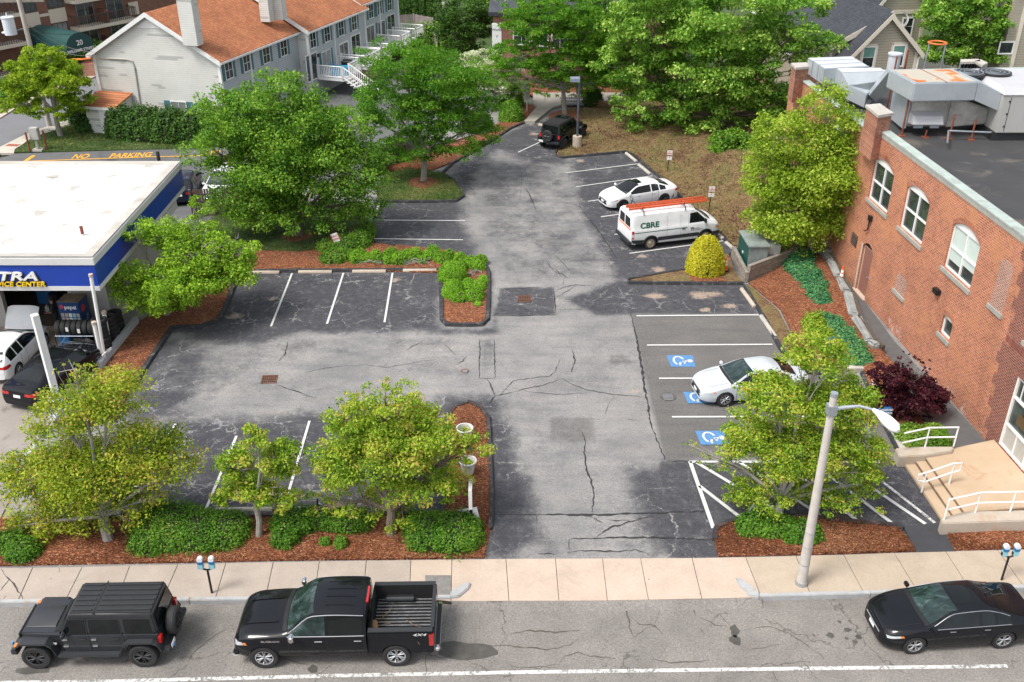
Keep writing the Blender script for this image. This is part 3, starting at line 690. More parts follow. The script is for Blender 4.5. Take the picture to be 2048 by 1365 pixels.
berm([(757,404),(745,440),(735,484),(790,494)],.2)
berm([(1114,300),(1109,311),(1125,317),(1180,312),(1252,305),(1268,312),(1342,376),(1377,411),(1432,461),(1472,503),(1460,511)],.2)
berm([(1446,508),(1400,537),(1330,548),(1257,561),(1256,567),(1300,568),(1486,569),(1497,590),(1530,640),(1562,700),(1600,746),(1640,748)],.2)
berm([(1725,748),(1772,853),(1798,905)],.24)
berm([(1430,1082),(1431,1060),(1458,1046),(1500,1038),(1600,1034),(1700,1046),(1792,1054),(1806,1060)],.2)
# --- painted lines of the car park (pieces of the car park)
ZL=.012
def pline(a,b_,w=.1,mat=None):return strip_on(Pl([a,b_],ZL),w,ZL,'parking_line',mat or M_line,lot)
for a,b_ in[((584,547),(542,653)),((687,546),(654,648)),((785,546),(769,645)),((619,842),(568,1015)),((473,872),(407,1030)),((351,848),(236,1028)),((748,440.5),(930,441.5)),((737,477.5),(926,480)),((1036,305),(1083,283)),((1132,346),(1275,328)),((1152,374),(1305,352)),((1176,403),(1205,399)),((1202,434),(1245,428)),((1229,469),(1245,468)),((1259,507),(1446,482))]:
 pline(a,b_)
for a,b_ in[((1273,632),(1518,630)),((1294,690.5),(1545,689)),((1318,757),(1600,756)),((1344,834),(1700,833))]:pline(a,b_,.11)
for a,b_ in[((1380,923),(1427,1057)),((1379,924),(1760,924)),((1391,924),(1585,1040)),((1399,972),(1482,1036)),((1478,924),(1654,1040)),((1564,924),(1718,1044)),((1622,924),(1782,1045)),((1668,924),(1851,1048))]:pline(a,b_,.14)
pline((1735,940),(1870,1046),.12,M_linew)
# blue reserved-bay badges with the wheelchair figure
def mat_blue():
 m,nt,b=newmat('blue_road_paint');pos=geo(nt);n1=noise(nt,pos,3.5,7,.8)
 nt.links.new(ramp(nt,n1.outputs[0],[(.3,(.13,.16,.2)),(.42,(.08,.2,.40)),(.7,(.10,.27,.52))]),b.inputs['Base Color']);b.inputs['Roughness'].default_value=.75;return m
M_blue=mat_blue()
def badge(px):
 q=Pl(px,.010);c=sum(q,Vector())/4
 m=MB();m.add(q,[(0,1,2,3)]);o=m.build('blue_badge',M_blue,lot)
 ux=(q[1]-q[0]+q[2]-q[3])/2;uy=(q[0]-q[3]+q[1]-q[2])/2
 def at(a,b_):return c+ux*a+uy*b_
 m=MB()
 def st2(pts,w):
  s=strip_on([at(*p) for p in pts],w,.015,None,None);m.add(s.v,s.f)
 st2([(-.10+.20*math.cos(t),.02+.36*math.sin(t)) for t in[R(20+i*22) for i in range(11)]],.09)
 st2([(-.12,-.33),(-.05,-.12)],.09);st2([(-.14,-.34),(-.06,-.36)],.08)
 st2([(.03,-.05),(.24,-.02)],.1);st2([(.03,-.05),(.03,-.3)],.09) if False else st2([(.10,-.04),(.10,-.22)],.08)
 cc=at(.33,0);m.add([cc+Vector((.13*math.cos(2*PI*i/14),.13*math.sin(2*PI*i/14),.005)) for i in range(14)],[tuple(range(14))])
 m.build('wheelchair_symbol',M_line,o)
badge([(1333,711),(1385,711),(1392,734),(1342,734)])
badge([(1366,784),(1420,784),(1430,807),(1376,807)])
badge([(1390,862),(1447,862),(1462,890),(1402,890)])
# drain grates and covers
M_grate=simple('rusty_grate',(.16,.07,.04),.85,.35,6,bmp=.3)
def grate(px):
 q=Pl(px,.012);m=MB();m.prism([(v.x,v.y) for v in q],-.02,.014);o=m.build('drain_grate',M_grate,lot)
 b_=MB()
 for i in range(7):
  for j in range(4):
   f=lambda u,v:q[0].lerp(q[1],u).lerp(q[3].lerp(q[2],u),v)
   u0,v0=.06+i*.13,.08+j*.23;c=[f(u0,v0),f(u0+.09,v0),f(u0+.09,v0+.15),f(u0,v0+.15)]
   b_.add([v+Vector((0,0,.0065)) for v in c],[(0,1,2,3)])
 b_.build('grate_slots',M_dark,o)
grate([(525,751),(556,750),(552,766),(521,767)]);grate([(1036,591),(1061,591),(1062,603),(1034,604)])
def cover(cx,cy,r,mat=None):
 o=MB().cyl(P(cx,cy,-.01),r,.028,28).build('manhole_cover',mat or simple('iron_cover',(.1,.09,.085),.7,.3,8,bmp=.5),lot)
 m=MB()
 for k in range(5):
  c=P(cx,cy,.02);m.obox((c.x,c.y-r*.6+k*r*.3,.021),(r*1.2,.03,.006))
 m.build('cover_ribs',M_steel,o);return o
cover(1336,794,.33);cover(930,743,.16,M_grate)
# concrete wheel stops
def wstop(px,name='wheel_stop',mat=None,wd=.2):
 a,b_=P(*px[0]),P(*px[1]);d=b_-a;L=d.length;m=MB();w_=wd
 prof=[(-w_/2,0),(-w_/2,.07),(-w_*.28,.14),(w_*.28,.14),(w_/2,.07),(w_/2,0)]
 v=[(-L/2,y,z) for y,z in prof]+[(L/2,y,z) for y,z in prof];n=6
 m.add(v,[tuple(range(n)),tuple(range(2*n-1,n-1,-1))]+[(i,(i+1)%n,n+(i+1)%n,n+i) for i in range(n)])
 o=m.build(name,mat or M_conc,bevel=.012,seg=1);o.location=(a+b_)/2;o.rotation_euler=(0,0,math.atan2(d.y,d.x));return o
M_stop=simple('buff_concrete',(.46,.385,.31),.85,.1,3,bmp=.2,dirt=(.38,.31,.25))
wl=[((498,547.5),(559,547)),((597,546.5),(664,546)),((705,545.5),(772,545)),((806,543.5),(873,543))]
wlab=['first wheel stop from the left, at the head of the left bays','second wheel stop from the left, below the mulch bed','third wheel stop from the left, below the spreading junipers','fourth wheel stop from the left, next to the round clipped shrubs']
for i,q in enumerate(wl):tag(wstop(q,mat=M_stop),'buff concrete '+wlab[i],'wheel stop','wheel stops of the upper left row')
for q,l in[(((752,430),(759,409)),'chipped concrete wheel stop beside the lawn tongue, upper left bays'),(((733,466),(743,446)),'low concrete wheel stop half hidden by the big dark tree, upper left bays'),(((1252,308),(1273,325)),'concrete wheel stop in the top corner bay below the grass bank'),(((1277,331),(1300,350)),'concrete wheel stop behind the white sedan'),(((1428,464),(1446,480)),'concrete wheel stop in front of the white ladder van'),(((1452,487),(1474,505)),'concrete wheel stop between the van bay and the green cabinet'),(((1483,580),(1509,616)),'worn buff wheel stop at the end of the dark patched bay'),(((1522,634),(1551,677)),'pale wheel stop at the end of the first reserved bay'),(((250,1026),(380,1024)),'long concrete wheel stop behind the front left shrub'),(((430,1023),(545,1022)),'concrete wheel stop behind the small thin tree'),(((590,1021),(630,1021)),'concrete wheel stop behind the small white sign'),(((1104,257),(1078,251)),'buff wheel stop in front of the parked soft top off-roader')]:
 tag(wstop(q,mat=M_stop if 'buff' in l else M_conc,wd=.2),l,'wheel stop')
 # footpath at the back, entrance walk by the brick building
M_path=simple('path_concrete',(.33,.30,.26),.85,.1,1.5,bmp=.1)
pth=MB();pth.prism([(q.x,q.y) for q in Pl([(1048,247),(1070,248),(1084,236),(1104,220),(1130,213),(1250,210),(1250,190),(1066,190),(1066,212),(1074,218)])][::-1],-.05,.19);footpath=pth.build('footpath',M_path,kind='structure')
for a,b_ in[((1066,227),(1086,230)),((1090,190),(1090,202))]:strip_on(Pl([a,b_],.194),.05,.194,'joint',M_slabbase,footpath)
m=MB();rg=random.Random(4)
for i in range(5):
 for j in range(3):
  c=P(1124+i*9+j*2,197+j*6,.19);m.obox((c.x,c.y,.2),(.36,.55,.04),rg.uniform(-.05,.05))
m.build('paver',simple('slate_paver',(.13,.13,.135),.8,.2,6,bmp=.3),footpath)['kind']='stuff'
sw=MB();sw.prism([(q.x,q.y) for q in Pl([(1640,470),(1700,560),(1711,579),(1788,683),(1946,856),(1985,898),(1880,900),(1850,865),(1800,745),(1735,690),(1700,600),(1660,520),(1610,470)])][::-1],-.05,.03)
sw.build('side_walk_asphalt',simple('walk_asphalt',(.1,.1,.1),.85,.12,2.5,bmp=.4,bscale=50),kind='structure')
m=MB();m.prism([(q.x,q.y) for q in Pl([(1808,1056),(1876,1048),(1912,1104),(1832,1106)])][::-1],-.05,.02);m.build('front_path',simple('path_asphalt',(.045,.046,.052),.8,.15,2.5,bmp=.4,bscale=50),kind='structure')
# --- service yard, lane behind the service centre, side street
M_yard=simple('yard_asphalt',(.27,.24,.215),.85,.14,.8,bmp=.3,bscale=45,dirt=(.17,.15,.135))
m=MB();m.prism([(q.x,q.y) for q in Pl([(-500,1040),(-500,655),(0,655),(198,655),(262,655),(262,660),(202,742),(150,800),(60,900),(20,1000),(-10,1060)])][::-1],-.05,.03);m.build('service_yard',M_yard,kind='structure')
m=MB();m.prism([(q.x,q.y) for q in Pl([(-300,652),(198,652),(198,690),(150,700),(-300,720)])][::-1],.02,.05);m.build('concrete_apron',simple('apron_concrete',(.45,.37,.29),.85,.12,1.2,dirt=(.25,.2,.16)),kind='structure')
M_lane=simple('lane_asphalt',(.115,.115,.118),.85,.18,.5,bmp=.3,bscale=45,dirt=(.05,.05,.055),dscale=.35)
m=MB();m.prism([(q.x,q.y) for q in Pl([(-400,330),(-100,318),(0,318),(30,308),(380,298),(520,292),(640,250),(640,175),(790,130),(900,130),(960,180),(900,250),(760,330),(430,436),(390,470),(330,480),(200,520),(-400,520)])][::-1],-.05,.02);lane=m.build('back_lane',M_lane,kind='structure')
M_yel=mat_line('yellow_road_paint',.42,(.75,.38,.03))
strip_on(Pl([(50,323),(300,314),(440,311),(560,306)],.03),.14,.03,'yellow_line',M_yel,lane);strip_on(Pl([(50,323),(68,311)],.03),.3,.03,'yellow_line',M_yel,lane)
def roadtext(body,px,size,dirpx,mat,par,z=.028,xs=1.0,nm='road_lettering'):
 o=P(*px,z);a=P(*dirpx[0],z);b_=P(*dirpx[1],z);x=(b_-a).normalized();y=Vector((-x.y,x.x,0))
 return text_mesh(nm,body,size,frame(o,x,y),mat,par,.001,bold=.03,xs=xs)
roadtext('NO',(162,313.5),1.35,((148,314),(200,313)),M_yel,lane,xs=.52);roadtext('PARKING',(262,311),1.35,((220,313),(305,310)),M_yel,lane,xs=.5)
roadtext('NO',(426,305),1.3,((400,306),(440,304)),M_yel,lane,xs=.5);roadtext('NO',(872,218),1.6,((860,215),(880,222)),M_yel,lane)
m=MB();m.prism([(q.x,q.y) for q in Pl([(-300,240),(0,240),(150,192),(210,172),(330,120),(800,-20),(800,-80),(300,-20),(180,60),(60,190),(-300,220)])],-.1,-.05)
m=MB();m.prism([(q.x,q.y) for q in Pl([(-500,400),(-500,260),(0,240),(30,222),(212,148),(214,196),(160,232),(60,270),(0,298),(-60,320)])][::-1],-.1,.015);m.build('side_street',simple('side_street_asphalt',(.17,.172,.185),.85,.08,.6,bmp=.3),kind='structure')
m=MB();m.prism([(q.x,q.y) for q in Pl([(-500,262),(0,238),(30,219),(150,171),(212,146),(212,138),(150,160),(30,207),(0,222),(-500,240)])][::-1],-.1,.06);m.build('far_pavement',simple('far_pavement_concrete',(.5,.42,.36),.85,.1,1),kind='structure')
m=MB();m.prism([(q.x,q.y) for q in Pl([(0,296),(60,266),(165,232),(178,240),(70,275),(30,300),(28,308),(0,308),(-60,325),(-120,330),(-60,318)])][::-1],-.1,.06);nearp=m.build('near_pavement',simple('near_pavement_concrete',(.5,.46,.4),.85,.1,1),kind='structure')
m=MB();m.prism([(q.x,q.y) for q in Pl([(10,294),(18,290),(42,291),(34,295)])][::-1],.05,.07);m.build('tactile_plate',simple('tactile_red',(.33,.1,.06),.8,.1,5),nearp)
bedgrid('lawn',[P(*q) for q in[(28,306),(70,276),(160,245),(178,238),(420,262),(480,280),(480,292),(380,299),(200,302)]],M_lawng,.1,.02,.5,15)
# mulch / grass under the far gardens
m=MB();m.prism([(q.x,q.y) for q in Pl([(790,132),(1060,190),(1070,170),(1260,165),(1500,150),(1650,120),(2300,90),(2300,-60),(800,-60),(780,60)])],-.1,.04);m.build('garden_ground',M_lawng,kind='structure')
m=MB();m.prism([(q.x,q.y) for q in Pl([(1060,192),(1300,190),(1300,160),(1060,165)])][::-1],.0,.1);m.build('mulch_bed',M_mulch,kind='structure')
m=MB();m.prism([(q.x,q.y) for q in Pl([(-600,238),(0,222),(212,136),(212,60),(800,-60),(-600,-60)])][::-1],-.1,.03);m.build('verge',simple('verge_ground',(.1,.085,.06),.9,.2,1,dirt=(.05,.08,.02)),kind='structure')
# ================================================================ BUILDINGS
from mathutils.geometry import tessellate_polygon
Z=Vector((0,0,1))
class Wall:
 """a vertical wall plane through A and B; a runs from A to B, o is outwards"""
 def __init__(s,A,B,out):
  s.A=Vector((A[0],A[1],0));d=Vector((B[0]-A[0],B[1]-A[1],0));s.L=d.length;s.u=d.normalized()
  n=Vector((-s.u.y,s.u.x,0));s.n=n if n.dot(Vector((out[0],out[1],0)))>0 else -n
 def pt(s,a,z,o=0.0):
  q=s.A+s.u*a+s.n*o;return Vector((q.x,q.y,z))
 def px(s,x,y):
  d=ray(x,y);det=-d.x*s.u.y+s.u.x*d.y;t=(-s.A.x*s.u.y+s.u.x*s.A.y)/det
  return((Vector((d.x*t,d.y*t,0))-s.A).dot(s.u),CAMH+d.z*t)
 def box(s,m,a0,a1,z0,z1,o0,o1,mi=0):
  return m.hexa([s.pt(a0,z0,o0),s.pt(a1,z0,o0),s.pt(a1,z0,o1),s.pt(a0,z0,o1),s.pt(a0,z1,o0),s.pt(a1,z1,o0),s.pt(a1,z1,o1),s.pt(a0,z1,o1)],mi)
def facade(m,W,outer,holes,depth=.2,mi=0,rmi=None):
 loops=[[Vector((a,z,0)) for a,z in outer]]+[[Vector((a,z,0)) for a,z in h] for h in holes]
 flat=[p for l in loops for p in l]
 m.add([W.pt(p.x,p.y,0) for p in flat],[tuple(t) for t in tessellate_polygon(loops)],mi)
 for h in holes:
  n=len(h)
  for i in range(n):
   a,b_=h[i],h[(i+1)%n];m.quad(W.pt(a[0],a[1],0),W.pt(b_[0],b_[1],0),W.pt(b_[0],b_[1],-depth),W.pt(a[0],a[1],-depth),mi if rmi is None else rmi)
def arch(a0,a1,z0,z1,rise,n=8):
 pts=[(a0,z0),(a1,z0)]
 for i in range(n+1):
  t=i/n;pts.append((a1+(a0-a1)*t,z1+rise*(1-(2*t-1)**2)))
 return pts
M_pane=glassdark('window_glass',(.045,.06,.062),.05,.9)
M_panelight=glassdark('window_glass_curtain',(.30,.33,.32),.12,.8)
M_teal=simple('teal_shutter',(.06,.16,.19),.6,.12,3)
M_curtain=simple('pale_blind',(.52,.6,.55),.7,.06,2)
def window(par,W,a0,a1,z0,z1,cas=.07,cols=2,rows=2,mat=None,pane=None,shut=None,pr=.04,name='window',sw=.32,bar=.03,label=None):
 mat=mat or M_trim;m=MB()
 for q in((a0-cas,a1+cas,z1,z1+cas),(a0-cas,a1+cas,z0-cas,z0),(a0-cas,a0,z0,z1),(a1,a1+cas,z0,z1)):W.box(m,*q,.004,pr+.01)
 o=m.build(name,mat,par,world=True,label=label)
 m=MB();W.box(m,a0,a1,z0,z1,.002,.015);m.build('pane',pane or M_pane,o,world=True)
 if cols>1 or rows>1:
  m=MB()
  for i in range(1,cols):a=a0+(a1-a0)*i/cols;W.box(m,a-bar/2,a+bar/2,z0,z1,.014,pr)
  for i in range(1,rows):z=z0+(z1-z0)*i/rows;W.box(m,a0,a1,z-bar/2,z+bar/2,.014,pr-.006)
  m.build('muntins',mat,o,world=True)
 if shut:
  for q in((a0-cas-sw,a0-cas-.01),(a1+cas+.01,a1+cas+sw)):
   m=MB();W.box(m,q[0],q[1],z0-cas,z1+cas,.005,.04)
   k=int((z1-z0)/.16)
   for i in range(k):z=z0+i*.16;W.box(m,q[0]+.03,q[1]-.03,z,z+.1,.04,.052)
   m.build('shutter',shut,o,world=True)
 return o
 # ---------------------------------------------------------------- brick building at the right
WA=(20.48-.0723*23.0,23.0);WB=(20.48-.0723*57.4,57.4);BW=Wall(WA,WB,(-1,0))
off=2.005
bb=thing('brick_building','long two storey red brick building with arched white windows and ducts on its flat roof','building',(WA[0],WA[1],0))
ub=(BW.u.x,BW.u.y)
M_brick=brickmat('red_brick',ub,(.47,.145,.065),(.30,.078,.042),(.50,.37,.28),bw=.22,bh=.09,stain=(.55,.25,.12),var=.22)
M_brickd=brickmat('dark_glazed_brick',ub,(.24,.06,.04),(.15,.034,.026),(.34,.26,.21),bh=.085,var=.2)
M_brickx=brickmat('red_brick_cross',(BW.n.x,BW.n.y),(.42,.16,.09),(.25,.07,.045),(.34,.27,.22),var=.3)
M_stone=simple('grey_stone_sill',(.33,.32,.285),.85,.15,3,bmp=.3)
M_coping=simple('verdigris_coping',(.36,.42,.385),.75,.14,1.5,dirt=(.24,.26,.24))
M_roofmem=simple('black_roof_membrane',(.045,.045,.047),.75,.15,.7,dirt=(.14,.12,.1),dscale=.5)
def bx(x,y):a,z=BW.px(x,y);return a,z
holes=[];big=[]
for pts in([(1786,354.5),(1772,429.5),(1735,401)],[(1813.5,374.5),(1860,409),(1842,494),(1797,456)],[(1905,444.5),(1962,489.5),(1941,579.5),(1886,532)]):
 aa=[bx(*p)[0] for p in pts];big.append((min(aa),max(aa)))
zb0,zb1=4.72,6.58
big=[((q[0]+q[1])/2-1.13,(q[0]+q[1])/2+1.13) for q in big]
big.append((big[0][1]+3.6,big[0][1]+5.9))
for q in big:holes.append(arch(q[0],q[1],zb0,zb1,.34))
sm=(bx(1904,665)[0],bx(1876,664)[0]);sm=(min(sm),max(sm));sm=((sm[0]+sm[1])/2-.43,(sm[0]+sm[1])/2+.43)
holes.append(arch(sm[0],sm[1],2.1,2.85,.15))
dA=bx(1728.5,600)[0];dB=bx(1710,578)[0];holes.append(arch(dA,dB,.04,2.45,.28))
eA1=bx(1990,904)[0];ent=(eA1-4.6,eA1);holes.append([(ent[0],.38),(ent[1],.38),(ent[1],3.35),(ent[0],3.35)])
ZT=8.0;LW=BW.L;zlow=7.62
aP=bx(1757,300)[0]
dk=eA1+.75
def step_edge():
 pts=[];z=0;a=dk;k=0
 while z<ZT:
  pts.append((a,z));z2=min(ZT,z+.45);pts.append((a,z2));z=z2;k+=1;a=dk+(.0,.28,.12,.42,.2,.5,.33,.6,.45)[k%9]+.02*k
 return pts
se=step_edge()
m=MB()
facade(m,BW,[(2.2,0)]+[se[0]]+se[1:]+[(2.2,ZT)],[h for h in holes if h[0][0]<dk-.1],.22,1)
facade(m,BW,se[::-1]+[(LW,0),(LW,zlow),(aP,zlow),(aP,ZT)] if False else[se[0],(LW,0),(LW,zlow),(aP,zlow),(aP,ZT)]+se[::-1][:-1],[h for h in holes if h[0][0]>dk-.1],.22,0)
# north end, back of the parapet, core
m.quad(BW.pt(LW,0),BW.pt(LW,zlow),BW.pt(LW,zlow,-30),BW.pt(LW,0,-30),2)
m.quad(BW.pt(2.2,0),BW.pt(2.2,ZT),BW.pt(2.2,ZT,-30),BW.pt(2.2,0,-30),2)
BW.box(m,2.2,aP,7.0,ZT-.01,-.36,-.22,0);BW.box(m,aP,LW,7.0,zlow-.01,-.36,-.22,0)
BW.box(m,LW-.36,LW,7.0,zlow-.01,-30,-.36,2)
m.build('wall',[M_brick,M_brickd,M_brickx],bb,world=True)
m=MB();BW.box(m,2.2,LW-.3,6.7,7.1,-30,-.30);m.build('roof',M_roofmem,bb,world=True)
m=MB();BW.box(m,2.2,LW-.25,0,6.6,-29.5,-.235);m.build('interior',simple('interior_wall',(.18,.17,.15),.9,.2,.5),bb,world=True)
a=2.2
while a<LW-.1:
 a2=min(a+1.22,LW+.06);z=ZT if a<aP-.3 else zlow
 if a<aP-.3<a2:a2=aP
 m=MB();BW.box(m,a+.006,a2-.006,z,z+.09,-.40,.05);m.build('coping_stone',M_coping,bb,world=True,bevel=.012,seg=1);a=a2
m=MB();BW.box(m,LW-.4,LW+.06,zlow,zlow+.09,-30,-.45);m.build('coping',M_coping,bb,world=True)
m=MB();BW.box(m,2.2,aP,ZT-.2,ZT,.002,.03);m.build('stone_band',M_stone,bb,world=True)
M_arch=brickmat('arch_brick',(BW.u.x*3,BW.u.y*3),(.42,.16,.09),(.28,.09,.055),(.4,.32,.26),bw=.24,bh=.3)
def archhead(par,W,a0,a1,z1,rise,th,mat,o0,o1,fill=True):
 n=10;m=MB()
 for i in range(n):
  t0,t1=i/n,(i+1)/n;f=lambda t:z1+rise*(1-(2*t-1)**2)
  A0,A1=a0+(a1-a0)*t0,a0+(a1-a0)*t1
  lo0,lo1=(z1,z1) if fill else(f(t0),f(t1));hi0,hi1=f(t0)+(0 if fill else th),f(t1)+(0 if fill else th)
  m.hexa([W.pt(A0,lo0,o0),W.pt(A1,lo1,o0),W.pt(A1,lo1,o1),W.pt(A0,lo0,o1),W.pt(A0,hi0+.001,o0),W.pt(A1,hi1+.001,o0),W.pt(A1,hi1+.001,o1),W.pt(A0,hi0+.001,o1)])
 return m
def archwindow(q,z0,z1,rise,cols,rows,lab=None,blind=None,refl=False):
 a0,a1=q;m=MB();f=.07
 for b_ in((a0,a1,z0,z0+f),(a0,a0+f,z0+f,z1),(a1-f,a1,z0+f,z1),(a0,a1,z1-f*.5,z1+.005)):BW.box(m,*b_,-.17,-.09)
 h=archhead(None,BW,a0,a1,z1,rise,0,None,-.16,-.08);m.add(h.v,h.f)
 o=m.build('window',M_white,bb,world=True,label=lab)
 m=MB();BW.box(m,a0+f,a1-f,z0+f,z1-.03,-.19,-.15);m.build('pane',M_pane,o,world=True)
 m=MB()
 for i in range(1,cols):a=a0+(a1-a0)*i/cols;BW.box(m,a-.04,a+.04,z0+f,z1-.03,-.151,-.085)
 for i in range(1,rows):z=z0+(z1-z0)*i/rows;BW.box(m,a0+f,a1-f,z-.035,z+.035,-.151,-.09)
 if cols>1:m.build('muntins',M_white,o,world=True)
 if blind:
  k=MB()
  for a_0,a_1,z_0,z_1 in blind:BW.box(k,a0+(a1-a0)*a_0+.04,a0+(a1-a0)*a_1-.04,z0+(z1-z0)*z_0,z0+(z1-z0)*z_1,-.1495,-.147)
  k.build('blind',M_curtain,o,world=True)
 m=MB();BW.box(m,a0-.1,a1+.1,z0-.2,z0-.003,-.2,.07);m.build('sill',M_stone,bb,world=True,bevel=.012,seg=1)
 h=archhead(None,BW,a0-.02,a1+.02,z1+.01,rise,.22,None,-.05,.006,False);h.build('arch',M_arch,bb,world=True)
archwindow(big[2],zb0,zb1,.34,2,2,'white arched window with pale roller blinds inside',[(.04,.5,.5,.98),(.5,.98,.5,.98),(.04,.5,.3,.5),(.5,.98,.2,.5)])
archwindow(big[1],zb0,zb1,.34,2,2);archwindow(big[0],zb0,zb1,.34,2,2);archwindow(big[3],zb0,zb1,.34,2,2)
archwindow(sm,2.1,2.85,.15,1,1,'small single light arched window near the ground')
# bricked-up openings
M_infill=brickmat('infill_brick',(BW.u.x,BW.u.y),(.36,.14,.085),(.24,.08,.05),(.58,.5,.44),bw=.21,bh=.075,var=.15)
for pts,z0,z1,r in(([(1807,602),(1788.5,578)],1.95,2.72,.12),([(2003.5,629.5),(1980,604.5)],4.9,6.72,.12)):
 a0,a1=sorted(bx(*p)[0] for p in pts);h=MB();BW.box(h,a0,a1,z0,z1,-.03,.004);k=archhead(None,BW,a0,a1,z1,r,0,None,-.03,.004);h.add(k.v,k.f)
 h.build('bricked_up_window',M_infill,bb,world=True);m=MB();BW.box(m,a0-.08,a1+.08,z0-.18,z0,-.1,.07);m.build('sill',M_stone,bb,world=True)
 # side door, vent, lamps
M_door=simple('dusty_brown_door',(.25,.115,.09),.55,.1,1)
m=MB();BW.box(m,dA+.05,dB-.05,.08,2.42,-.17,-.12);dr=m.build('door',M_door,bb,world=True)
m=MB();BW.box(m,dA+.12,dA+.2,1.0,1.2,-.12,-.08);m.obox(BW.pt(dA+.3,1.08,-.07),(.14,.05,.03),math.atan2(BW.u.y,BW.u.x));m.build('handle',M_steel,dr,world=True)
m=MB();BW.box(m,dA,dA+.05,.05,2.45,-.2,-.1);BW.box(m,dB-.05,dB,.05,2.45,-.2,-.1);BW.box(m,dA,dB,2.42,2.47,-.2,-.1);BW.box(m,dB,dB+.18,0,2.5,-.03,.01);BW.box(m,dA-.1,dB+.15,0,.06,-.2,.12);m.build('door_frame',simple('door_surround',(.52,.4,.32),.8,.12,6),bb,world=True)
h=archhead(None,BW,dA,dB,2.45,.28,0,None,-.15,-.1);h.build('transom',M_black,bb,world=True)
m=MB();va=bx(1709,480)[0];BW.box(m,va-.35,va+.35,1.95,2.55,.0,.01)
v=m.build('louvre_vent',M_dark,bb,world=True);m=MB()
for i in range(6):BW.box(m,va-.33,va+.33,1.98+i*.1,2.02+i*.1,.01,.05)
m.build('louvre_blade',simple('louvre_metal',(.12,.085,.07),.6),v,world=True)
la,lz=bx(1878,583);m=MB();BW.box(m,la-.2,la+.2,lz-.12,lz+.12,0,.22);m.build('wall_light',M_black,bb,world=True,bevel=.03)
la,lz=bx(1742,446);m=MB();BW.box(m,la-.12,la+.12,lz+.1,lz+.35,0,.15);m.tube([BW.pt(la,lz+.1,.1),BW.pt(la,lz-.35,.1),BW.pt(la+.3,lz-.55,.1)],.035,6);m.build('wall_bracket',M_black,bb,world=True)
# entrance doors: white framed, panels below, glass above
m=MB();e0,e1=ent;W_=BW
for a in(e0,e0+1.45,e0+2.95,e1-.09):W_.box(m,a,a+.09,.38,3.35,-.16,-.04)
for z in(.38,1.28,2.45,3.26):W_.box(m,e0,e1,z,z+.09,-.155,-.05)
ed=m.build('entrance_screen',M_white,bb,world=True)
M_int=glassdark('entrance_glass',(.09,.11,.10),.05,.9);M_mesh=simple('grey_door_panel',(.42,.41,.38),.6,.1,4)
for i,(p,q) in enumerate(((e0+.09,e0+1.45),(e0+1.54,e0+2.95),(e0+3.04,e1-.09))):
 m=MB();W_.box(m,p,q,1.37,2.45,-.14,-.12);W_.box(m,p,q,2.54,3.26,-.14,-.12);m.build('pane',M_int,ed,world=True)
 m=MB();W_.box(m,p,q,.47,1.28,-.14,-.11);m.build('door_panel',M_mesh,ed,world=True)
 m=MB();W_.box(m,(p+q)/2-.03,(p+q)/2+.03,.47,1.28,-.12,-.08)
 for k in range(1,5):W_.box(m,p+(q-p)*k/5-.02,p+(q-p)*k/5+.02,2.54,3.26,-.125,-.09)
 m.build('muntins',M_white,ed,world=True)
m=MB();W_.box(m,e0+3.5,e0+4.1,1.6,2.05,-.1195,-.116);m.build('notice_board',simple('brown_board',(.11,.07,.03),.6),ed,world=True)
# upper window just inside the right frame edge
ua,uz=bx(2048,690);window(bb,BW,ua-2.6,ua-.1,uz+.25,uz+2.0,mat=M_white,cols=2,rows=2,cas=.09)
m=MB();BW.box(m,ua-2.8,ua+.1,uz-.02,uz+.15,0,.08);m.build('sill',M_stone,bb,world=True)
m=MB();BW.box(m,ua-3,ua+1.1,uz-.42,uz-.15,.0,.006);m.build('soldier_course',brickmat('soldier_brick',(BW.u.x*2.4,BW.u.y*2.4),(.24,.07,.05),(.16,.04,.03),(.4,.33,.28),bw=.2,bh=.9),bb,world=True)
def pbox(px,zt,h,name,mat,par,bevel=0.0,label=None):
 q=[P(x,y,zt) for x,y in px];m=MB();n=len(q)
 m.prism([(v.x,v.y) for v in q],zt-h,zt);return m.build(name,mat,par,world=True,bevel=bevel,label=label)
 # brick piers standing above the parapet
for px,zt,hh in(([(1730.6,209.6),(1760,207),(1788,226),(1757,231)],8.95,2.2),([(1582,126),(1616,125),(1619,133),(1591.5,136)],8.5,2)):
 cap=pbox(px,zt,.14,'pier_cap',M_conc,bb,.01);q=[P(x,y,zt) for x,y in px];c=sum(q,Vector())/4
 m=MB();m.prism([((v.x-c.x)*.88+c.x,(v.y-c.y)*.88+c.y) for v in q],zt-hh,zt-.14);m.build('brick_pier',M_brickx,bb,world=True)
